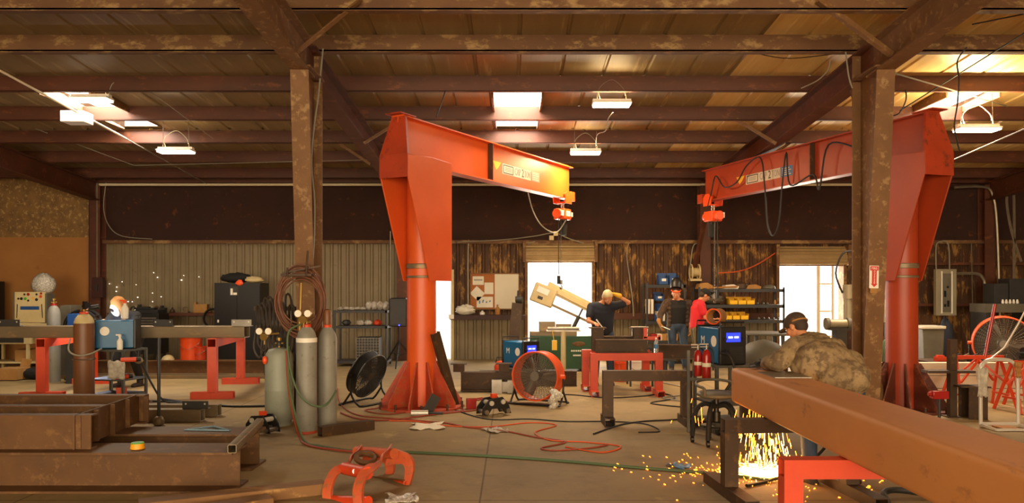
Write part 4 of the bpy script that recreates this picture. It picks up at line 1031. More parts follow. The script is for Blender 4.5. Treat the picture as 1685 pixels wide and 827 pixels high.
t = drum_fan('big orange drum fan standing high behind the low white wall at right', (W(1650, 560, 12.6).x, 12.6), .43, .45, -.5, 'orange_fan', tilt=0, H=.77)
m = MB()
for k in range(9): m.ell((c.x * 0 + W(912, 650, 10.9).x + rnd.uniform(-.05, .05), 10.85 + rnd.uniform(-.03, .03), .02 + k * .025), (.06 + .06 * (1 - k / 9), .05, .045), rz(rnd.uniform(0, 3)), 10, 6)
o = m.build('plastic_bag', 'plastic_wrap', None, ang=80); rm = o.modifiers.new('r', 'REMESH'); rm.mode = 'VOXEL'; rm.voxel_size = .012; tag(o, 'crumpled clear plastic bag slumped against the orange fan', 'bag')

# ------------------------------------------------ red work table with welded beams
for yy, lab in ((12.1, 'red steel sawhorse carrying the welded beams, nearer one of two'), (12.75, 'red steel sawhorse carrying the welded beams, farther one of two')):
    f = (yy - 12.1); x0, x1 = (1.27, 2.27) if f == 0 else (1.20, 2.18)
    sawhorse('sawhorse', lab, x0, yy, x1, yy, .66, .115, .45, group='red sawhorses under the welded beams')
def clamp_piece(label, c, h, w, d, rot=0, flat=False):
    m = MB().ibeam((0, 0, 0), (0, 0, h), d, w, .014, .01, up=(0, 1, 0)).bx(-w * .75, w * .75, -d * .6, d * .6, h, h + .014)
    o = m.build('column_stub', 'rust_dark', None, loc=c); o.rotation_euler = (0, 0, rot)
    return tag(o, label, 'steel beam', None, 'thing')
tag(MB().ibeam((1.30, 12.15, .765), (2.10, 12.15, .765), .20, .18, .014, .01).build('beam_assembly', 'rust_dark'), 'short dark I-beam welded piece lying on the near red sawhorse', 'steel beam', None, 'thing')
tag(MB().ibeam((1.32, 12.70, .775), (2.2, 12.70, .775), .22, .20, .014, .01).build('beam_assembly', 'rust_dark'), 'short dark I-beam piece lying on the far red sawhorse', 'steel beam', None, 'thing')
clamp_piece('capped dark beam stub on the red sawhorses in front of the navy worker', (1.36, 12.45, .665), .36, .18, .18)
clamp_piece('capped dark beam stub on the red sawhorses beside the white bucket', (2.02, 12.45, .665), .36, .18, .18)
one('c_clamp', MB().box((2.18, 12.2, .88), (.26, .05, .05)).box((2.08, 12.2, .96), (.05, .05, .16)).box((2.3, 12.2, .89), (.04, .05, .08)), 'red_paint', 'red clamp on the welded beams at the right end of the red table', 'clamp', None)
t = T('bucket', 'white bucket standing behind the right end of the red table', 'bucket', (W(1052, 560, 13.4).x, 13.4, 0))
def bucket_parts(t, mat, s=1.0, z=0):
    m = MB().lathe([(.125 * s, z), (.13 * s, z + .01), (.15 * s, z + .33 * s), (.158 * s, z + .335 * s), (.158 * s, z + .36 * s), (.148 * s, z + .36 * s), (.14 * s, z + .02), (.01, z + .015)], n=28)
    m.build('shell', mat, t, loc=(0, 0, 0))
    MB().tube([(-.155 * s, 0, z + .33 * s), (-.12 * s, -.1 * s, z + .24 * s), (0, -.165 * s, z + .18 * s), (.12 * s, -.1 * s, z + .24 * s), (.155 * s, 0, z + .33 * s)], .004, 6, smooth=5).build('handle', 'steel', t, loc=(0, 0, 0))
bucket_parts(t, 'white', .95, .66)
MB().bx(-.2, .2, -.2, .2, .6, .655).bx(-.2, -.17, -.2, -.17, 0, .6).bx(.17, .2, -.2, -.17, 0, .6).bx(-.2, -.17, .17, .2, 0, .6).bx(.17, .2, .17, .2, 0, .6).build('stand', 'dark_grey', t, loc=(0, 0, 0))
t = T('bucket', 'orange bucket on the floor under the red table', 'bucket', (W(1020, 595, 13.9).x, 14.0, 0)); bucket_parts(t, 'orange_plastic', .95)
t = T('bucket', 'white bucket on the floor behind the red table legs', 'bucket', (W(1052, 600, 13.9).x, 14.3, 0)); bucket_parts(t, 'white', .95)
def water_bottle(label, c, s=1.0):
    t = T('water_bottle', label, 'bottle', c)
    MB().lathe([(.03 * s, 0), (.034 * s, .01), (.034 * s, .13 * s), (.03 * s, .16 * s), (.013 * s, .2 * s), (.013 * s, .215 * s)], n=16).build('body', 'clear', t, loc=(0, 0, 0), ang=60)
    MB().lathe([(.035 * s, .07 * s), (.035 * s, .13 * s)], n=16).build('label', 'decal_blue', t, loc=(0, 0, 0))
    MB().cyl((0, 0, .21 * s), (0, 0, .235 * s), .015 * s, n=12).build('cap', 'white', t, loc=(0, 0, 0))
water_bottle('clear water bottle with blue label standing on the red sawhorse end', (W(1079, 575, 12.1).x, 12.1, .661), 1.0)
# steel pieces on the floor between the crane and the fan
tag(MB().ibeam((-.82, 12.55, .17), (.25, 12.55, .17), .30, .18, .016, .012).build('floor_girder', 'rust_dark'), 'dark I-beam lying on the floor between left crane and orange fan', 'steel beam', None, 'thing')
tag(MB().ibeam((-.55, 13.3, .13), (1.1, 13.3, .13), .26, .16, .016, .012).build('floor_girder', 'rust_dark'), 'dark I-beam on the floor behind the one beside the left crane', 'steel beam', None, 'thing')
for i, (px, py, y, hh, lab) in enumerate(((757, 602, 12.9, .28, 'capped beam stub on the floor steel right of the left crane'), (829, 600, 12.6, .30, 'capped beam stub on the floor steel left of the orange fan'), (842, 597, 13.3, .3, 'capped beam stub behind the one left of the orange fan'))):
    q = W(px, py, y); clamp_piece(lab, (q.x, 12.55 if i < 2 else 13.3, .325 if i < 2 else .265), q.z - .33 if q.z > .45 else .12, .17, .17)
one('angle_clip', MB().box((W(817, 628, 12.3).x, 12.35, .11), (.16, .12, .22)).box((W(842, 628, 12.3).x, 12.35, .11), (.14, .12, .2)).box((W(829, 628, 12.3).x, 12.38, .10), (.14, .03, .16)), 'steel', 'bright steel clip plates standing on the floor left of the orange fan', 'steel plate')
# C roller clamps (small black caterpillar-like tools)
def chain_tool(name, label, c, rot, s=1.0):
    t = T(name, label, 'pipe clamp', (c[0], c[1], 0), rot)
    for sg in (-1, 1):
        MB().prism([(-.20 * s, .02), (-.19 * s, .11 * s), (-.10 * s, .21 * s), (.08 * s, .23 * s), (.17 * s, .12 * s), (.20 * s, .02), (.12 * s, .02), (.08 * s, .09 * s), (-.07 * s, .09 * s), (-.12 * s, .02)], .02 * s, c=(0, sg * .08 * s, 0)).build('side_plate', 'black', t, loc=(0, 0, 0))
    for x_, z_ in ((-.15, .055), (.15, .055), (-.08, .16), (.08, .17)):
        MB().cyl((x_ * s, -.11 * s, z_ * s), (x_ * s, .11 * s, z_ * s), .03 * s, n=14).build('roller', 'bright_steel' if z_ > .1 else 'steel', t, loc=(0, 0, 0))
    MB().box((0, 0, .24 * s), (.07 * s, .06 * s, .05 * s)).build('red_knob', 'red_paint', t, loc=(0, 0, 0))
q = FL(812, 682); chain_tool('pipe_clamp', 'small black and steel clamp tool with red knob on the floor by the left crane', q, .5, 1.05)
q = FL(432, 712); chain_tool('pipe_clamp', 'small black and steel clamp tool on the floor by the grey propane tank', q, -.5, .95)
q = FL(775, 672)
one('red_vise', MB().box((q[0], q[1], .07), (.13, .10, .14), .2).cyl((q[0] + .04, q[1], .12), (q[0] + .16, q[1], .14), .02), 'red_gloss', 'small dark red clamp lying right of the left crane base', 'clamp')
q = FL(690, 684)
t = T('air_tool', 'shiny steel air tool on the floor in front of the left crane', 'tool', (q[0], q[1], 0))
MB().cyl((-.11, 0, .04), (.11, .01, .04), .036, n=20).build('barrel', 'bright_steel', t, loc=(0, 0, 0))
MB().cyl((.11, .01, .04), (.30, .03, .03), .015, n=12).build('nose', 'black', t, loc=(0, 0, 0))
one('tilted_plate', MB().bar((-1.12, 10.28, .02), (-1.0, 10.34, .24), .14, .02, up=(.5, -1, 0)), 'dark_grey', 'small dark steel plate leaning on the left crane base', 'steel plate')
q = FL(577, 712)
tag(MB().rhs((W(533, 712, 8.95).x, 8.75, .055), (W(612, 700, 9.2).x, 9.2, .055), .11, .11, .008).build('short_tube', 'rust_dark'), 'short rusty square tube on the floor right of the tall grey cylinders', 'steel tube', None, 'thing')
def paper(label, px, py, s=(.3, .2), rot=0, mat='paper', seed=0):
    x, y = FL(px, py); r = random.Random(seed); m = MB(); n = 7; vs = []
    for j in range(n + 1):
        for i in range(n + 1):
            vs.append(((i / n - .5) * s[0] * (1 + .2 * sin(j)), (j / n - .5) * s[1] * (1 + .25 * sin(i * 1.3)), .006 + .035 * abs(r.gauss(0, .6)) * (.3 + abs(i / n - .5))))
    m.add(vs, [(j * (n + 1) + i, j * (n + 1) + i + 1, (j + 1) * (n + 1) + i + 1, (j + 1) * (n + 1) + i) for j in range(n) for i in range(n)])
    o = m.build('paper_scrap', mat, None, loc=(x, y, 0), ang=80); o.rotation_euler = (0, 0, rot); sd = o.modifiers.new('t', 'SOLIDIFY'); sd.thickness = .003
    return tag(o, label, 'paper')
paper('crumpled white paper rag on the floor in front of the left crane', 703, 702, (.36, .40), .1, 'paper', 1)
paper('small crumpled white wrapper on the floor in front of the orange fan', 814, 709, (.2, .26), .6, 'rag', 2)
paper('crumpled clear plastic sheet at the bottom edge beside the orange link frame', 660, 822, (.22, .22), .2, 'plastic_wrap', 3)
paper('small blue plastic scrap on the floor left of the sparks', 1116, 768, (.12, .2), .5, 'decal_blue', 4)
# wooden boards, bottom left
def board(label, a, b, w, h, z=None, group='timber blocks'):
    x0, y0 = a; x1, y1 = b
    m = MB().bar((x0, y0, h / 2), (x1, y1, h / 2), w, h); return tag(m.build('timber_board', 'wood', bevel=.004), label, 'timber', group, 'thing')
board('weathered timber board on the floor at bottom left, upper and longer', (-2.75, 5.75), (-1.52, 6.35), .17, .09)
board('weathered timber board on the floor at bottom left, lower and nearer', (-2.75, 5.30), (-1.85, 5.98), .16, .07)

# the orange link frame (grapple) on the floor
t = T('link_frame', 'worn orange steel grab frame with curved side plates on the front floor', 'grab frame', (-1.0, 6.55, 0))
L0 = Vector((-1.0, 6.55, 0))
def curved_plate(P, wd, th, nrm, name='side_plate'):
    P = [Vector(p) - L0 for p in P]; P = spline(P, 6); n = Vector(nrm).normalized(); m = MB(); vs = []
    for i, p in enumerate(P):
        d = (P[min(i + 1, len(P) - 1)] - P[max(i - 1, 0)]).normalized(); s = n.cross(d).normalized()
        f = i / (len(P) - 1); w_ = (wd[0] + (wd[1] - wd[0]) * f) if isinstance(wd, tuple) else wd * (.75 + .5 * sin(pi * f))
        for a in (-1, 1):
            for b in (-1, 1): vs.append(p + s * a * w_ / 2 + n * b * th / 2)
    fs = []; k = len(P)
    for i in range(k - 1):
        a = 4 * i; b = a + 4
        fs += [(a, a + 1, b + 1, b), (a + 3, a + 2, b + 2, b + 3), (a + 2, a, b, b + 2), (a + 1, a + 3, b + 3, b + 1)]
    fs += [(0, 2, 3, 1), (4 * k - 4, 4 * k - 3, 4 * k - 1, 4 * k - 2)]
    m.add(vs, fs); return m.build(name, 'crane_worn', t, loc=(0, 0, 0))
def Q(px, py, y): return W(px, py, y)
YN, YF = 5.95, 6.45
# long arms: from the floor at left up over to the head
n_ = Vector((.35, 1, 0))
curved_plate([Q(591, 836, 5.85), Q(589, 805, 5.9), Q(598, 780, 6.0), Q(618, 762, 6.15), Q(632, 749, 6.35), Q(639, 738, 6.5)], (.075, .10), .035, n_)
curved_plate([Q(540, 836, 6.15), Q(539, 805, 6.2), Q(548, 780, 6.3), Q(567, 763, 6.45), Q(581, 750, 6.65), Q(589, 738, 6.8)], (.075, .10), .035, n_)
curved_plate([Q(638, 751, 6.55), Q(654, 752, 6.6), Q(669, 757, 6.65), Q(674, 772, 6.65), Q(669, 798, 6.6)], (.15, .055), .035, n_)
curved_plate([Q(600, 748, 6.85), Q(622, 750, 6.95), Q(637, 755, 7.0), Q(642, 772, 7.0), Q(634, 792, 6.95)], (.14, .055), .035, n_)
def rod(a, b, r, mat='red_paint', nm='cross_bar'):
    MB().cyl(Vector(a) - L0, Vector(b) - L0, r, n=20).build(nm, mat, t, loc=(0, 0, 0))
rod(Q(566, 770, 6.4), Q(604, 778, 6.05), .05); rod(Q(545, 822, 6.2), Q(606, 824, 5.88), .038)
rod(Q(586, 742, 6.85), Q(648, 746, 6.5), .045, 'crane_worn'); rod(Q(620, 792, 6.95), Q(672, 796, 6.6), .03)
MB().tor(Q(601, 753, 6.5) - L0, .075, .024, ry(.2) @ rx(.35), 24, 8).build('lifting_ring', 'rust', t, loc=(0, 0, 0))
MB().bar(Q(618, 785, 6.9) - L0, Q(668, 790, 6.62) - L0, .10, .012, up=(0, .4, 1)).build('tread_plate', 'rust', t, loc=(0, 0, 0))
MB().cyl(Q(583, 775, 6.18) - L0, Q(583.5, 775, 6.14) - L0, .02, n=14).build('bolt', 'bright_steel', t, loc=(0, 0, 0))

# floor hoses and cords
def floor_line(name, pts, r, mat, label, cat='hose', sm=6, y0=None):
    P = [Vector((*FL(a, b), r + .001)) for a, b in pts]
    return one(name, MB().tube(P, r, 7, smooth=sm), mat, label, cat)
floor_line('air_hose', [(560, 680), (590, 690), (640, 692), (720, 682), (790, 674), (820, 660), (840, 664)], .011, 'hose_red', 'thin red-brown hose on the floor in front of the left crane')
floor_line('air_hose', [(555, 640), (560, 665), (590, 684), (660, 690), (700, 694), (735, 697), (770, 704), (830, 710), (880, 720), (930, 728), (890, 738), (915, 742), (970, 738), (1000, 733)], .009, 'hose_red', 'thin red hose winding across the floor to the right of the crumpled paper')
floor_line('extension_cord', [(640, 693), (685, 694), (720, 700), (800, 703), (870, 696), (915, 700), (880, 712), (905, 725), (960, 728), (1020, 735), (990, 745), (930, 736)], .008, 'cord_orange', 'orange-red extension cord lying in loops on the mid floor', 'cord')
floor_line('extension_cord', [(740, 672), (800, 690), (870, 690), (930, 694), (1000, 694), (1060, 698), (1085, 710), (1050, 712)], .008, 'cord_black', 'black cord lying along the mid floor toward the brown stand', 'cord')
floor_line('extension_cord', [(976, 715), (1020, 700), (1060, 694), (1100, 692), (1130, 690)], .010, 'cord_black', 'black cord with a plug lying beside the brown stand', 'cord')
floor_line('extension_cord', [(900, 650), (940, 650), (1000, 655), (1060, 652), (1090, 648), (1110, 656), (1070, 664), (1140, 672)], .009, 'cord_black', 'black cord coiled on the floor under the red table', 'cord')
floor_line('extension_cord', [(1090, 630), (1130, 640), (1120, 650), (1090, 655), (1130, 662), (1145, 668)], .009, 'cord_grey', 'thin cord loops on the floor behind the brown stand', 'cord')
floor_line('extension_cord', [(640, 668), (620, 672), (600, 676), (640, 682), (700, 674), (745, 670), (760, 676), (700, 680)], .009, 'hose_red', 'red-brown hose circling the foot of the left crane', 'hose')

# ------------------------------------------------ along the left back wall
def bxo(name, label, cat, px0, px1, py0, py1, y, dep, mat, group=None, kind=None, bevel=.004, floor=False):
    """a solid box whose front face spans the given picture rectangle at depth y"""
    a, b = W(px0, py1, y), W(px1, py0, y)
    return tag(MB().bx(a.x, b.x, y, y + dep, 0 if floor else a.z, b.z).build(name, mat, None, bevel=bevel), label, cat, group, kind)
# beige machine table with legs
a, b = W(-30, 565, 15.6), W(78, 531, 15.6)
t = T('machine_table', 'beige machine table with drawers standing against the plywood wall', 'machine', ((a.x + b.x) / 2, 15.9, 0))
hw = (b.x - a.x) / 2
MB().bx(-hw, hw, -.35, .35, .80, .96).build('top', 'beige', t, loc=(0, 0, 0), bevel=.01)
MB().bx(-hw, hw * .5, -.33, .33, .55, .80).build('drawer_box', 'beige', t, loc=(0, 0, 0), bevel=.008)
MB().bx(-hw * .95, hw * .3, -.345, -.33, .58, .78).build('dark_panel', 'dark_grey', t, loc=(0, 0, 0))
for sx in (-.95, .4, .95):
    for sy in (-.3, .3): MB().bar((hw * sx, sy, 0), (hw * sx, sy, .8), .05).build('leg', 'beige', t, loc=(0, 0, 0))
MB().bx(-hw, hw, -.32, .32, .165, .195).build('lower_shelf', 'beige', t, loc=(0, 0, 0))
MB().prism([(hw * .62, .93), (hw * 1.15, .98), (hw * 1.15, 1.0), (hw * .58, .95), (hw * .2, .78), (hw * .25, .76)], .5).build('tilted_flap', 'tarp_grey', t, loc=(0, 0, 0))
# open chest lid with stickers
a, b = W(22, 517, 15.9), W(72, 480, 15.9)
t = T('chest_lid', 'beige upright panel covered with small stickers on the machine table', 'panel', ((a.x + b.x) / 2, 15.95, .965))
hw, hh = (b.x - a.x) / 2, b.z - .965
MB().bx(-hw, hw, -.02, .02, 0, hh).build('panel', 'beige', t, loc=(0, 0, 0), bevel=.004)
MB().bx(-hw - .03, -hw, -.02, .25, 0, hh).bx(hw, hw + .04, -.02, .25, 0, hh * .95).build('side_panel', 'tarp_grey', t, loc=(0, 0, 0))
MB().bx(-hw * .62, hw * .62, -.024, -.02, hh * .42, hh * .53).build('blue_lettering_strip', 'blue_plastic', t, loc=(0, 0, 0))
for k, (u_, v_, c_) in enumerate(((-.75, .78, 'decal_black'), (-.55, .78, 'decal_black'), (-.35, .92, 'decal_black'), (-.3, .78, 'tape_green'), (-.1, .72, 'decal_black'), (-.1, .92, 'red_gloss'), (.2, .8, 'tape_yellow'), (.45, .75, 'decal_black'), (.45, .92, 'decal_black'), (.72, .85, 'red_paint'), (.75, .95, 'red_gloss'))):
    MB().cyl((u_ * hw, -.026, v_ * hh), (u_ * hw, -.02, v_ * hh), .022 + .008 * (k % 2), n=12).build('sticker', c_, t, loc=(0, 0, 0))
for s_ in (-1, 1): MB().bar((s_ * hw * .85, -.02, hh * .15), (s_ * hw * .8, -.03, hh * .6), .012).build('stay', 'dark_grey', t, loc=(0, 0, 0))
o = blob_thing('wrapped_ball', 'big ball of crumpled clear plastic wrap against the plywood wall', 'plastic wrap', W(71, 486, 16.9), (.24, .2, .24), 'plastic_wrap', 4, .16)
tb = W(71, 486, 16.9)
one('pedestal', MB().cyl((tb.x, 16.9, 0), (tb.x, 16.9, tb.z), .05).cyl((tb.x, 16.9, 0), (tb.x, 16.9, .04), .22).cyl((tb.x, 16.9, tb.z - .02), (tb.x, 16.9, tb.z), .12), 'dark_grey', 'dark pedestal under the ball of plastic wrap', 'stand')
one('dark_cabinet', MB().bx(-12.9, -11.62, 17.2, 17.9, 0, 1.82).bx(-12.8, -11.72, 17.18, 17.2, .1, 1.75), 'black', 'black cabinet cut off by the left edge of the picture', 'cabinet')
bt = bottle('gas_cylinder', 'grey cylinder with dark red neck behind the long beam, right of the beige machine', W(88, 540, 13.9).x, 13.9, .11, 1.36, 'bottle_grey', ring='red_gloss')
bxo('plastic_bin', 'translucent pale bin behind the long beam right of the grey cylinder', 'bin', 98, 115, 502, 560, 14.6, .4, 'tarp_grey', floor=True)
bxo('blue_bin', 'blue plastic bag or bin behind the long beam left of the blue welder', 'bin', 110, 128, 516, 545, 13.6, .3, 'blue_plastic')
q = W(119, 565, 13.6); one('bin_stand', MB().bx(q.x - .12, q.x + .12, 13.6, 13.9, 0, W(0, 545, 13.6).z - .005), 'dark_grey', 'dark crate under the blue bin behind the long beam', 'crate')
t = T('cable_reel', 'big dark cable reel wheel standing behind the brown cylinder', 'reel', (W(133, 600, 14.2).x, 14.2, 0))
MB().tor((0, 0, .95), .3, .03, 'Y', 36, 8).tor((0, .2, .95), .3, .03, 'Y', 36, 8).build('rim', 'black', t, loc=(0, 0, 0))
MB().cyl((0, -.01, .95), (0, .21, .95), .2, n=28).build('cable_winding', 'brown_cloth', t, loc=(0, 0, 0))
MB().bar((-.2, .1, 0), (0, .1, .95), .04).bar((.2, .1, 0), (0, .1, .95), .04).bx(-.25, .25, -.1, .3, 0, .03).build('stand', 'dark_grey', t, loc=(0, 0, 0))
def cbox(label, px0, px1, py0, py1, y, open_=False, group='cardboard boxes'):
    a, b = W(px0, py1, y), W(px1, py0, y); z0 = max(a.z, 0); w_ = b.x - a.x
    t = T('cardboard_box', label, 'box', ((a.x + b.x) / 2, y + .2, z0), 0, group); h = b.z - z0
    MB().bx(-w_ / 2, w_ / 2, -.2, .2, 0, h - (.004 if open_ else 0)).build('carton', 'cardboard', t, loc=(0, 0, 0))
    if open_: MB().prism([(w_ * .05, h), (w_ * .5, h), (w_ * .62, h + .13), (w_ * .15, h + .15)], .008, c=(0, .18, 0)).build('flap', 'cardboard', t, loc=(0, 0, 0))
cbox('open cardboard box on the floor at the far left edge', -10, 27, 606, 625, 14.0, True)
cbox('closed cardboard box under the beige machine table', 24, 47, 575, 594, 15.7)
blob_thing('tool_bag', 'black tool bag slumped on the floor right of the open cardboard box', 'bag', (W(60, 620, 14.3).x, 14.3, 0), (.28, .16, .10), 'black_cloth', 9, .3)
tag(MB().rhs((W(90, 615, 15).x, 14.9, .13), (W(128, 615, 15).x, 14.9, .13), .2, .26, .01).build('short_girder', 'rust'), 'short rusty steel section on the floor behind the brown cylinder', 'steel beam', None, 'thing')
t = T('electrical_box', 'dark electrical box on the wall column right of the plywood wall', 'box', W(163, 489, 17.95))
MB().bx(-.12, .12, -.1, .02, 0, .46).build('case', 'primer_dark', t, loc=(0, 0, 0), bevel=.006)
MB().bx(-.02, .02, -.13, -.1, .15, .3).build('lever', 'dark_grey', t, loc=(0, 0, 0))
wire('wall_conduit', [(160, 300, 18.0), (160, 458, 18.0)], .03, 'galv', 'grey conduit running down the wall column left of the ribbed wall', sm=0)

# ledge clutter on the ribbed wall
items = [(225, 243, 512, 502, 'dark_grey'), (233, 241, 502, 497, 'black'), (250, 258, 512, 505, 'rust'), (262, 270, 512, 504, 'dark_grey'), (277, 284, 512, 507, 'rust_dark'), (296, 307, 512, 501, 'mill'), (318, 340, 512, 498, 'cardboard'), (338, 346, 512, 503, 'rust'), (211, 220, 512, 508, 'dark_grey')]
for k, (x0, x1, y1, y0, mt) in enumerate(items):
    a, b = W(x0, y1, 18.0), W(x1, y0, 18.0); zt = LEDGE + .052
    m = MB()
    if k % 3 == 0: m.bx(a.x, b.x, 18.0, 18.15, zt, zt + (b.z - a.z)).bx(a.x + .02, a.x + .06, 17.98, 18.1, zt + (b.z - a.z), zt + (b.z - a.z) + .05)
    elif k % 3 == 1: m.lathe([(.05, 0), (.06, .01), (.05, .06), (.02, .09), (.02, .12)], c=((a.x + b.x) / 2, 18.08, zt))
    else: m.tor(((a.x + b.x) / 2, 18.1, zt + .075), .06, .016, 'Y', 20, 6).bx(a.x, b.x, 18.05, 18.15, zt, zt + .03)
    one('shelf_tool', m, mt, ['squat dark tool case', 'small dark can', 'small black grinder wheel'][k % 3] + ' on the ribbed wall ledge, ' + ['second from its left end', 'beside the first case', 'second in the row', 'left of the black toolbox', 'over the black toolbox', 'above the dark clip angle', 'tan, near the black locker', 'next to the black locker', 'at its very left end'][k], 'tool', 'tools on the left wall ledge')
t = T('tool_chest', 'black tool chest with light drawer fronts behind the long beam', 'tool chest', (W(240, 560, 16.8).x, 17.0, 0))
MB().bx(-.29, .29, -.25, .25, .25, 1.12).build('body', 'black', t, loc=(0, 0, 0), bevel=.006)
for k in range(4): MB().bx(-.26, .24, -.262, -.25, .84 + k * .055, .875 + k * .055).build('drawer', 'steel', t, loc=(0, 0, 0))
MB().bx(-.25, .25, -.2, .2, 1.12, 1.2).bx(-.32, .12, -.1, .1, 1.2, 1.24).build('tray', 'black_matte', t, loc=(0, 0, 0), bevel=.01)
for sx in (-.22, .22):
    for sy in (-.18, .18): MB().cyl((sx, sy, 0), (sx, sy, .25), .03).build('leg', 'dark_grey', t, loc=(0, 0, 0))
# black two-door locker
a, b = W(352, 465, 17.0), W(428, 465, 17.0)
t = T('locker', 'tall black two-door locker against the ribbed wall', 'cabinet', ((a.x + b.x) / 2, 17.3, 0)); hw = (b.x - a.x) / 2
MB().bx(-hw, hw, -.3, .3, .05, 1.78).build('body', 'black', t, loc=(0, 0, 0), bevel=.006)
for s_, nm in ((-1, 'door'), (1, 'door')):
    d = MB().bx(min(s_ * hw * .98, s_ * .006), max(s_ * hw * .98, s_ * .006), -.318, -.30, .08, 1.75).build(nm, 'black', t, loc=(0, 0, 0), bevel=.004)
    MB().bx(s_ * .06 - .012, s_ * .06 + .012, -.335, -.318, .85, 1.0).build('handle', 'dark_grey', d, loc=(0, 0, 0))
MB().bx(-.16, .03, -.322, -.318, 1.50, 1.70).build('poster', 'dark_grey', t, loc=(0, 0, 0)); MB().bx(-.14, -.09, -.325, -.322, 1.52, 1.66).bx(-.08, .0, -.325, -.322, 1.52, 1.57).build('sticker', 'paper', t, loc=(0, 0, 0))
MB().bx(-hw * .85, -hw * .78, -.322, -.318, .92, .98).build('sticker', 'white', t, loc=(0, 0, 0))
for sx in (-1, 1): MB().bx(sx * hw * .9 - .03, sx * hw * .9 + .03, -.28, .28, 0, .05).build('foot', 'black', t, loc=(0, 0, 0))
x0 = (a.x + b.x) / 2
blob_thing('bag', 'black bag lying on top of the black locker', 'bag', (x0 - .12, 17.3, 1.781), (.36, .2, .11), 'black_cloth', 3, .35)
blob_thing('bag', 'tan canvas roll on top of the black locker at its right end', 'bag', (x0 + .3, 17.2, 1.781), (.22, .12, .07), 'beige', 5, .3)
blob_thing('glove', 'bright orange glove hanging over the front edge of the black locker top', 'glove', (x0 + .05, 16.99, 1.72), (.08, .03, .06), 'orange_plastic', 6, .4)
t = T('bucket', 'orange bucket on the floor below the ledge, left of the black locker', 'bucket', (W(311, 590, 16.4).x, 16.5, .12)); bucket_parts(t, 'orange_plastic', 1.5)
one('pallet', MB().bx(-7.4, -5.9, 16.2, 17.0, .08, .12).bx(-7.4, -7.3, 16.2, 17, 0, .08).bx(-6.7, -6.6, 16.2, 17, 0, .08).bx(-6.0, -5.9, 16.2, 17, 0, .08), 'wood', 'low wooden pallet under the orange bucket by the left wall', 'pallet')
t = T('bucket', 'small red funnel bucket right of the orange bucket', 'bucket', (W(327, 590, 16.4).x, 16.45, .12)); bucket_parts(t, 'red_paint', .9)
t = T('hard_hat', 'tan hard hat on the pallet by the left wall', 'hat', (W(276, 590, 16.4).x, 16.4, .12))
MB().ell((0, 0, .02), (.13, .16, .13), None, 20, 8, 0, 1).build('shell', 'beige', t, loc=(0, 0, 0)); MB().lathe([(.01, 0), (.16, 0), (.165, .012), (.13, .03)], n=24).build('brim', 'beige', t, loc=(0, 0, 0))
one('hand_tool', MB().box((W(292, 590, 16.3).x, 16.3, .15), (.14, .1, .05), .3).cyl((W(292, 590, 16.3).x, 16.3, .15), (W(292, 590, 16.3).x + .12, 16.25, .16), .02), 'red_gloss', 'small dark red tool between hard hat and orange bucket', 'tool')
m = MB()
for k in range(6): m.tor((W(337, 515, 17.5).x + .01 * k, 17.94 - .02 * k, .98), .2 + .012 * (k % 3), .013, 'Y', 28, 6)
one('hose_coil', m, 'cord_black', 'coil of dark hose hanging from the ledge left of the black locker', 'hose') 

# shelf with rags, speaker
a, b = W(551, 508, 16.6), W(636, 508, 16.6)
t = T('shelf_unit', 'low grey steel shelf unit with rags on top against the ribbed wall', 'shelf', ((a.x + b.x) / 2, 16.9, 0)); hw = (b.x - a.x) / 2
for z in (1.19, .86, .12): MB().bx(-hw, hw, -.28, .28, z - .05, z).build('shelf', 'shelf_steel', t, loc=(0, 0, 0))
for sx in (-1, 1):
    for sy in (-1, 1): MB().angle((sx * hw, sy * .28, 0), (sx * hw, sy * .28, 1.2), .04, .005).build('post', 'shelf_steel', t, loc=(0, 0, 0))
xc = (a.x + b.x) / 2
for k in range(9):
    x = xc - hw + .08 + k * .12; big = .07 if k < 5 else .1
    blob_thing('rag', 'crumpled pale rag on top of the low grey shelf, ' + ['leftmost', 'second from left', 'third from left', 'fourth from left', 'middle of the row', 'start of the high pile', 'top of the high pile', 'right part of the high pile', 'rightmost'][k], 'rag', (x, 16.8, 1.191), (.07, .08, big * (.5 if k < 5 else .9)), 'rag', 20 + k, .5, 'rags on the low shelf')
for k, (dx, c_, l_) in enumerate(((-.35, 'dark_grey', 'dark lump'), (-.05, 'rag', 'pale rag lump'), (.12, 'rag', 'second pale rag lump'), (.32, 'red_paint', 'red rag lump'))):
    blob_thing('shop_item', l_ + ' on the middle level of the low grey shelf', 'rag', (xc + dx, 16.8, .861), (.09, .08, .06), c_, 40 + k, .5, 'items on the middle level of the low shelf')
t = T('wire_crate', 'dark perforated crate on the bottom level of the low grey shelf', 'crate', (xc + .15, 16.75, .121))
m = MB()
for i in range(9): m.bx(-.24 + i * .06, -.235 + i * .06, -.2, -.195, 0, .5)
for j in range(9): m.bx(-.24, .245, -.2, -.195, j * .06, j * .06 + .006)
m.build('wire_front', 'steel', t, loc=(0, 0, 0)); MB().bx(-.24, .24, -.19, .2, 0, .5).build('body', 'dark_grey', t, loc=(0, 0, 0))
sp = W(655, 538, 16.4)
t = T('tripod_stand', 'black tripod stand under the loudspeaker left of the left crane', 'stand', (sp.x, 16.5, 0))
MB().cyl((0, 0, .2), (0, 0, .86), .02).build('pole', 'black', t, loc=(0, 0, 0))
for k in range(3):
    q = k * 2 * pi / 3 + .5; MB().bar((0, 0, .55), (.42 * cos(q), .42 * sin(q), .01), .025).build('leg', 'black', t, loc=(0, 0, 0))
    MB().bar((0, 0, .25), (.2 * cos(q), .2 * sin(q), .3), .012).build('brace', 'black', t, loc=(0, 0, 0))
t = T('loudspeaker', 'black loudspeaker on a tripod in front of the ribbed wall', 'speaker', (sp.x, 16.5, .862))
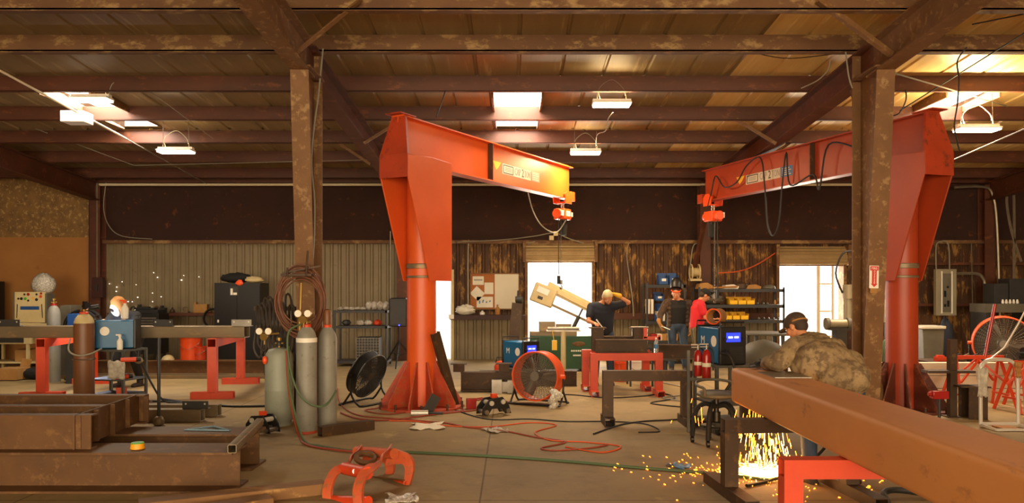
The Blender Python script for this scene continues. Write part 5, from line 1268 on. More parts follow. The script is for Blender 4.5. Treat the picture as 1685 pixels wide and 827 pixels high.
MB().prism([(-.19, 0), (.19, 0), (.19, .56), (.15, .60), (-.15, .60), (-.19, .56)], .34).build('cabinet', 'black', t, loc=(0, 0, 0), bevel=.02)
MB().bx(-.165, .165, -.185, -.17, .05, .56).build('grille', 'dark_grey', t, loc=(0, 0, 0), bevel=.006)
MB().cyl((.03, -.195, .03), (.03, -.185, .03), .012, n=10).build('status_light', 'blue_led', t, loc=(0, 0, 0))

# ------------------------------------------------ middle of the back wall
a, b = W(774, 508, 18.2), W(853, 450, 18.2)
t = T('notice_board', 'half cork half white notice board on the rusty wall', 'board', ((a.x + b.x) / 2, 18.22, a.z)); hw, hh = (b.x - a.x) / 2, b.z - a.z
MB().bx(-hw, 0, 0, .02, 0, hh).build('cork_half', 'cork', t, loc=(0, 0, 0)); MB().bx(0, hw, 0, .02, 0, hh).build('white_half', 'white_paint', t, loc=(0, 0, 0))
m = MB()
for p in ((-hw - .01, hw + .01, -.015, .01), (-hw - .01, hw + .01, hh - .01, hh + .015)): m.bx(p[0], p[1], -.012, .02, p[2], p[3])
m.bx(-hw - .015, -hw + .005, -.012, .02, 0, hh).bx(hw - .005, hw + .015, -.012, .02, 0, hh).build('frame', 'wood', t, loc=(0, 0, 0))
for (x_, z_, w_, h_, r_, l_) in ((-.40, .66, .26, .20, 0, 'white sheet with a printed line pinned at top left of the cork board'), (-.14, .48, .21, .27, 0, 'white sheet pinned in the middle of the cork board'), (-.42, .36, .26, .24, .75, 'tilted white sheet pinned low left on the cork board'), (-.24, .16, .38, .25, 0, 'wide white sheet with small dark pictures pinned at the bottom of the cork board')):
    m = MB(); mm = ry(r_)
    m.box((0, 0, 0), (w_, .003, h_), mm)
    o = m.build('paper_sheet', 'paper', None, loc=((a.x + b.x) / 2 + x_ * .96, 18.21, a.z + z_)); tag(o, l_, 'paper', 'papers on the cork board')
    if h_ == .25 and w_ > .3:
        mk = MB(); [mk.box((-.12 + k * .08, -.003, .02 * (k % 2)), (.03, .002, .07 if k < 2 else .04), ry(.3 * k)) for k in range(4)]; mk.build('picture', 'decal_blue', o, loc=(0, 0, 0))
    if z_ == .66: MB().bx(-.10, .10, -.004, -.002, .0, .03).build('printed_line', 'decal_grey', o, loc=(0, 0, 0))
q = W(765, 517, 17.9)
blob_thing('rag', 'pile of white rag on the dark ledge below the cork board', 'rag', (q.x, 17.95, LEDGE + .001), (.22, .12, .11), 'paper', 50, .5)
for k, (px, hh_, lab, mt) in enumerate(((793, .10, 'small white bottle on the dark ledge under the cork board', 'white'), (818, .24, 'tan spray bottle on the dark ledge under the white half of the board', 'glove_tan'))):
    q = W(px, 517, 17.9); one('ledge_bottle', MB().lathe([(.04, 0), (.06, .01), (.06, hh_ * .6), (.02, hh_ * .8), (.02, hh_)], c=(q.x, 17.95, LEDGE + .001), n=16), mt, lab, 'bottle')
q = W(742, 515, 17.7); one('switch_box', MB().box((q.x, 17.72, LEDGE - .03), (.12, .06, .1)), 'white', 'small white box at the left end of the dark ledge', 'box')
# leaning dark tube with torch head
t = T('leaning_cylinder', 'brown steel tube leaning by the left roller door with a cutting torch on top', 'steel tube', (W(842, 590, 14.6).x, 14.6, 0))
MB().rhs((-.03, 0, 0), (.10, .12, 1.38), .20, .16, .01, up=(0, 1, 0)).build('tube', 'rust_dark', t, loc=(0, 0, 0))
MB().cyl((.08, .1, 1.44), (.20, .06, 1.44), .06, n=16).cyl((.10, .12, 1.36), (.12, .12, 1.62), .02).box((.12, .1, 1.46), (.12, .1, .1)).build('torch_head', 'dark_grey', t, loc=(0, 0, 0))
t = T('gas_can', 'small red portable tank on the floor left of the middle blue welder', 'can', (W(824, 588, 14.4).x, 14.5, 0))
MB().lathe([(.1, 0), (.13, .03), (.13, .22), (.09, .3), (.03, .32)], n=24).build('tank', 'red_paint', t, loc=(0, 0, 0)); MB().tube([(-.1, 0, .28), (-.08, 0, .38), (.08, 0, .38), (.1, 0, .28)], .012).build('handle', 'dark_grey', t, loc=(0, 0, 0))
# middle blue welder on a low dolly
q = W(858, 600, 12.95)
one('low_dolly', MB().bx(q.x - .27, q.x + .22, 12.75, 13.35, .30, .345).bx(q.x - .25, q.x - .2, 12.8, 12.85, 0, .3).bx(q.x + .15, q.x + .2, 12.8, 12.85, 0, .3).bx(q.x - .25, q.x - .2, 13.25, 13.3, 0, .3).bx(q.x + .15, q.x + .2, 13.25, 13.3, 0, .3), 'cart_grey', 'low grey stand under the middle blue welder', 'stand')
welder('blue welding machine with small screen standing behind the orange drum fan', (q.x - .02, 13.05, .346), .62, 1.02)
# green saw base and band saw arm
a, b = W(872, 602, 15.6), W(975, 553, 15.6)
t = T('band_saw', 'green horizontal band saw with raised cream arm in front of the left roller door', 'saw', ((a.x + b.x) / 2, 15.9, 0)); hw = (b.x - a.x) / 2
MB().bx(-hw, hw, -.3, .3, .05, .71).build('base', 'green_paint', t, loc=(0, 0, 0), bevel=.01)
MB().bx(-hw * .9, -hw * .6, -.25, .25, 0, .05).bx(hw * .6, hw * .9, -.25, .25, 0, .05).build('foot', 'dark_grey', t, loc=(0, 0, 0))
MB().ell((hw * .55, -.30, .55), (.13, .006, .05), None, 24, 8).build('red_emblem', 'rust', t, loc=(0, 0, 0))
m = MB()
for k, w_ in enumerate((.24, .16)):
    for j in range(7): m.bx(hw * .50 - w_ / 2 + j * w_ / 7, hw * .50 - w_ / 2 + (j + .6) * w_ / 7, -.306, -.30, .40 - k * .09, .43 - k * .09)
m.build('lettering_strip', 'white', t, loc=(0, 0, 0))
MB().bx(-hw, hw * .5, -.28, .28, .71, .80).bx(-hw * .7, -hw * .2, -.3, .2, .80, 1.0).bx(-.1, .2, -.25, .1, .8, .95).build('bed', 'mill', t, loc=(0, 0, 0), bevel=.005)
O = Vector(((a.x + b.x) / 2, 15.9, 0))
def sw(px, py, y=15.9): return W(px, py, y) - O
p0, p1 = sw(893, 478), sw(992, 528)
m = MB().bar(sw(900, 470), sw(995, 518), .2, .10, up=(0, -1, 0)).bar(sw(900, 470), sw(975, 508), .12, .14, up=(0, -1, 0)); m.build('arm', 'beige', t, loc=(0, 0, 0), bevel=.01)
d = (p1 - p0).normalized(); n_ = Vector((-d.z, 0, d.x))
MB().bar(sw(876, 478), sw(912, 492), .22, .40, up=n_).build('wheel_housing', 'beige', t, loc=(0, 0, 0), bevel=.03)
MB().bar(sw(884, 488), sw(892, 491), .226, .06, up=n_).build('housing_badge', 'decal_black', t, loc=(0, 0, 0))
MB().bar(sw(884, 474) + Vector((0, -.115, 0)), sw(902, 482) + Vector((0, -.115, 0)), .01, .12, up=n_).build('nameplate', 'white', t, loc=(0, 0, 0))
MB().bar(sw(968, 515), sw(1003, 532), .24, .34, up=n_).build('drive_housing', 'beige', t, loc=(0, 0, 0), bevel=.03)
MB().bar(sw(985, 530), sw(978, 556), .1, .12, up=(0, 1, 0)).bar(sw(905, 500), sw(970, 530), .02, .05, up=n_).build('pivot', 'mill', t, loc=(0, 0, 0))
MB().cyl(sw(940, 545), sw(952, 520), .04).cyl(sw(952, 520), sw(958, 508), .018).build('lift_cylinder', 'dark_grey', t, loc=(0, 0, 0))
q = W(931, 610, 13.1)
t = T('roller_stand', 'pale T-shaped material stand in front of the green band saw', 'stand', (q.x, 13.8, 0))
MB().cyl((0, 0, 0), (0, 0, .92), .045, n=16).build('pole', 'beige', t, loc=(0, 0, 0)); MB().cyl((-.28, 0, .95), (.28, 0, .95), .03).bx(-.3, .3, -.04, .04, .9, .925).build('roller', 'steel', t, loc=(0, 0, 0)); MB().cyl((0, 0, 0), (0, 0, .02), .2).build('base', 'beige', t, loc=(0, 0, 0))
one('hang_tag', MB().tube([(q.x - .2, 13.74, .93), (q.x - .17, 13.74, .75)], .006).box((q.x - .16, 13.74, .66), (.09, .03, .17)), 'yellow', 'yellow tag hanging from the pale material stand', 'tag')

# ------------------------------------------------ shelves on the right part of the back wall
def rack(label, px0, px1, levels, y, dep, zt=None):
    a, b = W(px0, 500, y), W(px1, 500, y); hw = (b.x - a.x) / 2
    t = T('storage_rack', label, 'shelf', ((a.x + b.x) / 2, y + dep / 2, 0))
    zs = [W(0, q, y).z for q in levels]
    for z in zs: MB().bx(-hw, hw, -dep / 2, dep / 2, z - .07, z).build('shelf', 'shelf_steel', t, loc=(0, 0, 0))
    for sx in (-1, 1):
        for sy in (-1, 1):
            m = MB().angle((sx * hw, sy * dep / 2, 0), (sx * hw, sy * dep / 2, max(zs) + (zt or .04)), .045, .005); m.build('post', 'shelf_steel', t, loc=(0, 0, 0))
    return (a.x + b.x) / 2, hw, zs
xc1, hw1, z1 = rack('dark steel storage rack with blue bins beside the wall column', 1066, 1128, (468, 528, 560, 598), 17.2, .55)
xc2, hw2, z2 = rack('wide dark steel storage rack with yellow bins left of the right roller door', 1152, 1291, (475, 501, 526, 575), 17.2, .6)
def bin_(label, x, y, z, w, h, mat, group, lip=True, tagc='white'):
    t = T('storage_bin', label, 'bin', (x, y, z), 0, group)
    m = MB(); d = .28
    m.bx(-w / 2, w / 2, -d / 2, d / 2, 0, .008).bx(-w / 2, -w / 2 + .006, -d / 2, d / 2, 0, h * .8).bx(w / 2 - .006, w / 2, -d / 2, d / 2, 0, h * .8).bx(-w / 2, w / 2, d / 2 - .006, d / 2, 0, h).bx(-w / 2, w / 2, -d / 2, -d / 2 + .006, 0, h * .55)
    m.build('bin', mat, t, loc=(0, 0, 0))
    if tagc: MB().bx(-w * .2, w * .25, -d / 2 - .004, -d / 2, h * .3, h * .52).build('label_card', tagc, t, loc=(0, 0, 0))
    if not lip: MB().bx(-w / 2 + .01, w / 2 - .01, -d / 2 + .01, d / 2 - .01, h * .3, h * .75).build('contents', 'dark_grey', t, loc=(0, 0, 0))
    return t
for k, px in enumerate((1206, 1220, 1234)):
    bin_('yellow bin on the upper middle shelf of the wide rack, ' + ['left', 'middle', 'right'][k] + ' of three', W(px, 500, 17.3).x, 17.4, z2[1], .185, .17, 'yellow', 'yellow bins on the wide rack', tagc=None)
for k, px in enumerate((1198, 1210, 1224)):
    bin_('yellow bin on the lower middle shelf of the wide rack, ' + ['left', 'middle', 'right'][k] + ' of three', W(px, 500, 17.3).x, 17.4, z2[2], .18, .17, 'yellow', 'yellow bins on the wide rack', tagc=None)
for k, (px, lv, h) in enumerate(((1091, 0, .26), (1108, 0, .26), (1086, 1, .17))):
    bin_('blue bin with white card ' + ['on top of the dark rack, left', 'on top of the dark rack, right', 'on the middle shelf of the dark rack at its left'][k], W(px, 500, 17.3).x, 17.4, z1[lv], .21, h, 'blue_plastic', 'blue bins on the dark rack')
for k, (px, zz) in enumerate(((1088, .36), (1085, .62))):
    bin_('blue bin with white card stacked in the dark rack, ' + ['lower', 'upper'][k], W(px, 500, 17.3).x, 17.45, z1[1] + zz - .18, .19, .2, 'blue_plastic', 'blue bins on the dark rack')
bxo('white_box', 'plain white box on the middle shelf of the dark rack', 'box', 1081, 1094, 512, 528, 17.25, .3, 'white')
bxo('binder', 'white binder standing upright in the dark rack, left of two', 'binder', 1065, 1069, 492, 516, 17.22, .25, 'white', 'white binders')
bxo('binder', 'white binder standing upright in the dark rack, right of two', 'binder', 1071, 1075, 492, 516, 17.22, .25, 'white', 'white binders')
for k, (px, mt) in enumerate(((1072, 'red_gloss'), (1081, 'paper'), (1089, 'cardboard'), (1098, 'paper'), (1107, 'cardboard'))):
    bxo('small_box', ['dark red', 'white', 'brown', 'off-white', 'tan'][k] + ' small carton on the low shelf of the dark rack, ' + ['leftmost', 'second', 'third', 'fourth', 'rightmost'][k], 'box', px, px + 8, 549, 560, 17.22, .25, mt, 'small cartons on the dark rack')
# things on the wide rack
top = z2[0]
xs_ = [(1160, .14, 'cardboard'), (1178, .08, 'rust'), (1203, .10, 'white'), (1222, .16, 'rust_dark'), (1240, .10, 'cardboard'), (1268, .09, 'tarp_grey')]
for k, (px, h, mt) in enumerate(xs_):
    x = W(px, 500, 17.3).x; m = MB()
    if k % 2 == 0: m.prism([(-.16, 0), (.15, 0), (.17, h * .5), (.05, h), (-.12, h * .8)], .3)
    else: m.lathe([(.06, 0), (.15, .01), (.13, h * .7), (.05, h), (.01, h)], n=18)
    tag(m.build('shelf_item', mt, None, loc=(x, 17.45, top)), ['tan wedge of offcuts', 'rusty round part', 'pale box part', 'dark domed part', 'tan cut block', 'grey flat part'][k] + ' on the top shelf of the wide rack, ' + ['first from left', 'second', 'third', 'fourth', 'fifth', 'at the right end'][k], 'part', 'parts on top of the wide rack')
tag(MB().cyl((xc2 - hw2 * .8, 17.22, top + .02), (xc2 - .1, 17.24, top + .05), .02).build('long_rod', 'glove_tan'), 'tan rod lying along the top shelf of the wide rack', 'rod')
for k, (px, h) in enumerate(((1246, .05), (1255, .05), (1262, .05), (1275, .11))):
    x = W(px, 500, 17.3).x; tag(MB().lathe([(.02, 0), (.03, h * .5), (.01, h)], n=10).build('small_part', 'steel' if k < 3 else 'cardboard', None, loc=(x, 17.3, z2[1])), 'tiny part on the shelf right of the yellow bins, ' + ['first', 'second', 'third', 'fourth and tallest'][k], 'part', 'tiny parts right of the yellow bins')
for k in range(5):
    x = W(1248 + k * 8, 500, 17.3).x; tag(MB().lathe([(.02, 0), (.03, .03), (.01, .06)], n=10).build('small_part', 'steel', None, loc=(x, 17.3, z2[2])), 'tiny steel part on the third shelf of the wide rack, ' + ['first', 'second', 'third', 'fourth', 'fifth'][k] + ' from the left', 'part', 'tiny parts on the third shelf')
blob_thing('cluttered_machine', 'cluttered grey machine head on the wide rack beside the man in red', 'machine', (W(1178, 500, 17.2).x, 17.42, z2[1]), (.2, .2, .13), 'tarp_grey', 60, .35)
# cord reel on the wall column
t = T('cord_reel', 'pale cord reel mounted on the wall column above the man in black', 'reel', W(1144, 462, 17.8))
m = MB()
for dx in (-.10, .07): m.tor((dx, 0, .2), .17, .02, 'X', 28, 8)
m.build('rim', 'beige', t, loc=(0, 0, 0)); MB().cyl((-.10, 0, .2), (.07, 0, .2), .10, n=20).build('hub', 'beige', t, loc=(0, 0, 0)); MB().bx(-.14, .12, -.1, .12, 0, .05).build('bracket', 'beige', t, loc=(0, 0, 0))
one('reel_cable', MB().tube([W(1145, 462, 17.7), W(1145, 520, 17.7)], .01), 'cord_black', 'thin black cable hanging under the pale cord reel', 'cable')
# diagonal brace of the wall column
tag(MB().bar(W(1141, 448, 17.85), W(1159, 362, 17.6), .10, .06).build('brace_beam', 'primer'), 'slanting steel brace on the middle wall column', 'building', None, 'structure')
# dark work bench and round dolly behind the brown stand
a, b = W(1085, 574, 14.6), W(1146, 574, 14.6)
tag(MB().ibeam((a.x, 14.7, .48), (b.x, 14.5, .48), .26, .2, .014, .01).build('bench_girder', 'rust_dark'), 'dark I-beam propped behind the water bottle on the red table', 'steel beam', None, 'thing')
q = W(1120, 632, 13.1)
t = T('round_dolly', 'low round black dolly with casters under the dark beam', 'dolly', (q.x, 14.5, 0))
MB().cyl((0, 0, .07), (0, 0, .10), .3, n=28).build('deck', 'black', t, loc=(0, 0, 0)); MB().cyl((0, 0, .1), (0, 0, .345), .05).bx(-.2, .2, -.06, .06, .32, .348).build('post', 'dark_grey', t, loc=(0, 0, 0))
for k in range(5): MB().cyl((.24 * cos(k * 1.257) - .015, .24 * sin(k * 1.257), .035), (.24 * cos(k * 1.257) + .015, .24 * sin(k * 1.257), .035), .035, n=12).build('caster', 'black', t, loc=(0, 0, 0))

# ------------------------------------------------ right side
# extinguisher arrow sign on the right column
q = W(1440, 474, 9.45)
t = T('arrow_sign', 'red and white fire extinguisher arrow sign on the right steel column', 'sign', (q.x, 9.50, q.z), (0, .02, 0))
MB().bx(-.055, .055, -.012, 0, 0, .275).build('board', 'white', t, loc=(0, 0, 0)); MB().bx(-.05, .05, -.014, -.012, .215, .268).build('red_header', 'red_sign', t, loc=(0, 0, 0)); MB().bx(-.04, .035, -.010, 0, -.06, 0).build('tan_tab', 'cardboard', t, loc=(0, 0, 0))
MB().prism([(0, .015), (.042, .055), (.028, .055), (.028, .22), (-.028, .22), (-.028, .055), (-.042, .055)], .004, c=(0, -.016, 0)).build('arrow', 'red_sign', t, loc=(0, 0, 0))
txt('lettering', 'FIRE', .04, 'white', t, (0, -.0155, .24), ext=.0005); txt('lettering', 'EXTINGUISHER', .024, 'white', t, (0, -.019, .135), (pi / 2, pi / 2, 0), ext=.0005)
# disconnect box, hose coil, bin
t = T('disconnect_box', 'grey switch box with red label left of the right crane mast', 'switch box', W(1463, 530, 14.5))
MB().bx(-.13, .13, -.08, .08, 0, .42).build('case', 'grey_box', t, loc=(0, 0, 0), bevel=.008); MB().bx(-.05, .07, -.085, -.08, .15, .28).build('label', 'red_sign', t, loc=(0, 0, 0)); MB().bx(-.13, -.17, -.03, .03, .2, .35).build('lever', 'black', t, loc=(0, 0, 0))
q = W(1463, 530, 14.6); one('switch_post', MB().bx(q.x - .05, q.x + .05, 14.6, 14.7, 0, q.z + .9).cyl((q.x + .02, 14.55, q.z + .42), (q.x + .02, 14.55, q.z + 1.1), .025), 'primer_dark', 'dark post carrying the grey switch box', 'post')
m = MB()
for k in range(7): m.tor((W(1462, 580, 14).x + .012 * k, 14.1 - .02 * k, .42), .0 + .24 - .01 * (k % 3), .014, ry(.05 * k) @ rx(pi / 2), 24, 6)
m.v = [(W(1462, 580, 14).x + (x - W(1462, 580, 14).x) * .6, y, .05 + (z - .16) * 1.35) for x, y, z in m.v]
one('hose_coil', m, 'hose_green', 'coil of green hose hanging left of the right crane mast', 'hose')
t = T('breaker_panel', 'open grey breaker panel on the dark wall right of the right crane', 'electrical panel', W(1557, 519, 17.6))
MB().bx(-.23, .23, 0, .12, 0, 1.05).build('case', 'grey_box', t, loc=(0, 0, 0), bevel=.008)
MB().bx(-.13, .12, -.012, 0, .08, .95).build('recess', 'tarp_grey', t, loc=(0, 0, 0))
m = MB()
for x_, z_, w_, h_ in ((.02, .62, .05, .05), (-.04, .42, .05, .14), (-.04, .2, .05, .06), (.03, .2, .05, .14)): m.bx(x_ - w_ / 2, x_ + w_ / 2, -.02, -.012, z_, z_ + h_)
m.build('breakers', 'black', t, loc=(0, 0, 0))
MB().bx(-.13, -.10, -.02, 0, .05, 1.0).bx(.1, .13, -.02, 0, .05, 1.0).build('trim', 'white', t, loc=(0, 0, 0))
a, b = W(1529, 590, 15.0), W(1546, 537, 15.0)
t = T('trash_can', 'grey trash can with pale lid right of the right crane mast', 'bin', ((a.x + b.x) / 2 - .02, 15.2, 0))
MB().prism([(-.17, 0), (.17, 0), (.21, .88), (-.21, .88)], .4).build('body', 'tarp_grey', t, loc=(0, 0, 0), bevel=.01); MB().bx(-.23, .23, -.23, .23, .88, .94).build('lid', 'white_paint', t, loc=(0, 0, 0), bevel=.015)
o = blob_thing('tarp', 'dark blue tarp hanging beside the grey trash can', 'tarp', (W(1556, 590, 15.6).x, 15.6, 0), (.17, .12, .52), 'navy', 70, .25)
# dark table
ty = 12.0
a, b = W(1531, 592, ty), W(1612, 592, ty)
t = T('work_table', 'dark steel work table with tools right of the right crane base', 'table', ((a.x + b.x) / 2, ty + .3, 0)); hw = (b.x - a.x) / 2
MB().bx(-hw, hw, -.3, .3, .42, .53).build('tabletop', 'rust_dark', t, loc=(0, 0, 0), bevel=.004)
for sx in (-.9, .9):
    for sy in (-.25, .25): MB().bar((sx * hw, sy, 0), (sx * hw, sy, .42), .05).build('leg', 'rust_dark', t, loc=(0, 0, 0))
xt = (a.x + b.x) / 2
for k, (dx, mt, lab) in enumerate(((-.18, 'red_paint', 'small red tool box on the dark work table'), (.02, 'dark_grey', 'dark clamp on the dark work table, middle'), (.16, 'mill', 'dull steel part on the dark work table'), (.3, 'dark_grey', 'dark part at the right end of the dark work table'))):
    one('table_tool', MB().box((xt + dx, ty + .1, .575), (.13, .1, .07 + .02 * (k % 2)), .3 * k).cyl((xt + dx, ty + .1, .6), (xt + dx + .08, ty + .05, .65), .014), mt, lab, 'tool', 'tools on the dark work table') if k != 0 else one('table_tool', MB().box((xt + dx, ty + .1, .565), (.15, .1, .07)).box((xt + dx, ty + .1, .61), (.10, .07, .03)), mt, lab, 'tool', 'tools on the dark work table')
# dark upright plate post and small vise in front
q = W(1565, 690, 9.6)
t = T('steel_post', 'dark brown square steel post in front of the low white wall', 'post', (W(1566, 600, 10.1).x, 10.1, 0))
MB().rhs((0, 0, .012), (0, 0, 1.0), .09, .09, .006).build('tube', 'rust_dark', t, loc=(0, 0, 0)); MB().bx(-.35, .25, -.1, .1, .55 + .02, .60).bx(-.1, .1, -.1, .1, 0, .012).build('arm', 'rust_dark', t, loc=(0, 0, 0))
a = W(1610, 680, 9.9)
t = T('capped_stub', 'dark capped beam stub on the floor in front of the red trestles', 'steel beam', (W(1608, 680, 9.9).x, 10.0, 0)); t['kind'] = 'thing'
MB().ibeam((0, 0, 0), (0, 0, .40), .24, .24, .012, .01, up=(0, 1, 0)).build('stub', 'rust_dark', t, loc=(0, 0, 0)); MB().bx(-.22, .16, -.13, .13, .40, .415).build('cap_plate', 'rust_dark', t, loc=(0, 0, 0))
q = W(1547, 668, 9.9); 
t = T('bench_vise', 'small dark red vise on a thin stand at the foot of the right crane', 'vise', (W(1545, 660, 9.75).x, 9.75, 0))
MB().cyl((0, 0, 0), (0, 0, .28), .018).cyl((0, 0, 0), (0, 0, .015), .12).build('stand', 'dark_grey', t, loc=(0, 0, 0)); MB().box((0, 0, .33), (.2, .1, .1)).cyl((-.14, 0, .34), (-.09, 0, .34), .03).build('jaw', 'red_gloss', t, loc=(0, 0, 0), bevel=.01)
# red trestles
def trestle(label, x, y, w, H):
    t = T('trestle', label, 'sawhorse', (x, y, 0), rnd.uniform(-.1, .1), 'red folding trestles')
    MB().bar((-w / 2, 0, H), (w / 2, 0, H), .05).build('top_rail', 'red_paint', t, loc=(0, 0, 0))
    for sx in (-1, 1):
        for sy in (-1, 1):
            MB().bar((sx * w * .42, sy * .02, H - .02), (sx * w * .42 + sx * .08, sy * .26, 0), .032).build('leg', 'red_paint', t, loc=(0, 0, 0))
        MB().bar((sx * w * .45, -.17, .18), (sx * w * .45, .17, .18), .025).build('spreader', 'red_paint', t, loc=(0, 0, 0))
    for s_ in (-1, 1): MB().bar((-w * .42, s_ * .12, .35 * 1.0), (0, s_ * .03, H - .03), .025).bar((w * .42, s_ * .12, .35), (0, s_ * .03, H - .03), .025).build('brace', 'red_paint', t, loc=(0, 0, 0))
trestle('red steel trestle in front of the low white wall, left of three', 6.55, 11.0, .75, .69)
trestle('red steel trestle in front of the low white wall, middle of three', 7.0, 10.55, .6, .66)
trestle('red steel trestle in front of the low white wall, right of three', 7.35, 10.9, .6, .70)
for k, (x_, y_, z_) in enumerate(((6.95, 10.55, .69), (7.2, 10.9, .73), (7.42, 10.9, .73))):
    t = T('trestle_tool', 'black power tool resting on the red trestles, ' + ['left', 'middle', 'right'][k] + ' of three', 'tool', (x_, y_, z_), .5 * k, 'power tools on the red trestles')
    MB().cyl((-.12, 0, .06), (.10, 0, .06), .05, .04, 16).build('body', 'black', t, loc=(0, 0, 0)); MB().box((-.10, 0, .0 + .03), (.06, .05, .06)).cyl((.1, 0, .06), (.15, 0, .05), .03).build('grip', 'dark_grey', t, loc=(0, 0, 0))
# silver hand truck hoop
t = T('hand_truck', 'silver tubular hand truck frame standing at the right edge', 'hand truck', (W(1645, 700, 9.3).x, 9.35, 0))
MB().tube([(-.20, 0, .03), (-.20, 0, .62), (-.18, 0, .74), (-.10, 0, .80), (.12, 0, .80), (.21, 0, .74), (.24, 0, .62), (.25, 0, .03)], .022, 10, smooth=5).build('frame', 'bright_steel', t, loc=(0, 0, 0))
MB().bar((-.2, 0, .04), (.25, 0, .04), .03).bar((-.2, -.3, .02), (.25, -.3, .02), .025).bar((-.2, 0, .03), (-.2, -.3, .02), .025).bar((.25, 0, .03), (.25, -.3, .02), .025).build('toe_frame', 'bright_steel', t, loc=(0, 0, 0))
MB().bx(-.1, .1, -.27, -.05, 0, .03).build('plate', 'glove_tan', t, loc=(0, 0, 0))
q = W(1617, 625, 9.3); rag('plaid pale rag hanging on the silver hand truck frame', (q.x, 9.31, q.z - .03), (.12, .04, .34))
q = W(1676, 608, 9.3); rag('tan rag tied at the right side of the silver hand truck frame', (q.x, 9.31, q.z), (.07, .05, .18), 'glove_tan')
one('red_rod', MB().cyl(W(1620, 588, 11.0), W(1637, 500, 11.0), .022), 'red_gloss', 'red rod leaning up beside the big orange fan', 'rod')
one('pale_rod', MB().tube([W(1610, 600, 10.95), W(1652, 572, 11.0), W(1692, 500, 11.1)], .012, smooth=2), 'bright_steel', 'thin pale rod leaning across the big orange fan', 'rod')
# far right bench with machines against the wall
a, b = W(1622, 510, 16.6), W(1700, 510, 16.6)
t = T('wall_bench', 'grey bench against the far right wall behind the big orange fan', 'bench', ((a.x + b.x) / 2, 16.9, 0)); hw = (b.x - a.x) / 2
MB().bx(-hw, hw, -.3, .3, 1.15, 1.335).build('top', 'tarp_grey', t, loc=(0, 0, 0)); 
for sx in (-.9, .9): MB().bx(sx * hw - .04, sx * hw + .04, -.28, .28, 0, 1.15).build('leg', 'dark_grey', t, loc=(0, 0, 0))
bxo('machine_box', 'tall dark grey machine box on the bench at the right edge', 'machine', 1661, 1700, 458, 499, 16.8, .4, 'dark_grey')
bxo('machine_box', 'lower dark grey machine box on the bench, left of the taller one', 'machine', 1636, 1659, 466, 499, 16.8, .4, 'dark_grey')
for k in range(5):
    q = W(1650 + k * 6, 505, 16.65); tag(MB().lathe([(.02, 0), (.03, .02), (.015, .09)], n=10).build('small_bottle', 'white', None, loc=(q.x, 16.66, 1.336)), 'tiny white bottle on the far right bench, ' + ['first', 'second', 'third', 'fourth', 'fifth'][k] + ' from the left', 'bottle', 'tiny bottles on the far right bench')
# rusty plates at the foot of the right column and machine near right door
for k, (px, l_) in enumerate(((1452, 'left'), (1462, 'right'))):
    q = W(px, 640, 9.9); one('bent_plate', MB().tube([(q.x - .06, 9.95 + .1 * k, .0), (q.x - .02, 9.95 + .1 * k, .35), (q.x - .10, 9.95 + .1 * k, .62), (q.x - .12, 9.95 + .1 * k, .85)], .022, 6, smooth=5), 'rust', 'bent rusty bar leaning between right column and right crane, ' + l_ + ' one', 'bar', 'bent rusty bars')
q = W(1385, 545, 13.2)
t = T('bench_grinder', 'grey bench grinder machine on a post left of the right steel column', 'grinder', (q.x, 13.3, 0))
MB().bx(-.09, .09, -.09, .09, 0, .95).build('post', 'dark_grey', t, loc=(0, 0, 0)); MB().cyl((-.18, 0, 1.06), (.12, 0, 1.06), .075, n=24).build('motor', 'grey_box', t, loc=(0, 0, 0)); MB().cyl((.12, 0, 1.06), (.18, 0, 1.06), .10, n=24).build('wheel', 'tarp_grey', t, loc=(0, 0, 0)); MB().cyl((-.24, 0, 1.06), (-.18, 0, 1.06), .10, n=24).build('wheel', 'tarp_grey', t, loc=(0, 0, 0)); MB().bx(-.2, .16, -.1, .1, .95, .99).build('base', 'dark_grey', t, loc=(0, 0, 0))
t = T('hanging_motor', 'dark machine hung with hoses just left of the right steel column', 'machine', W(1395, 500, 14.0)); 
MB().tube([(-.1, 0, .2), (-.22, 0, .55), (-.1, 0, .9), (.1, .0, .95)], .018, 8, smooth=5).build('hose', 'cord_black', t, loc=(0, 0, 0)); MB().cyl((0, 0, .1), (0, 0, .35), .09, n=20).cyl((0, 0, -.3), (0, 0, .1), .06, n=20).build('body', 'grey_box', t, loc=(0, 0, 0)); MB().bx(.08, .12, -.03, .03, -1.4, 1.3).build('rail', 'dark_grey', t, loc=(0, 0, 0))

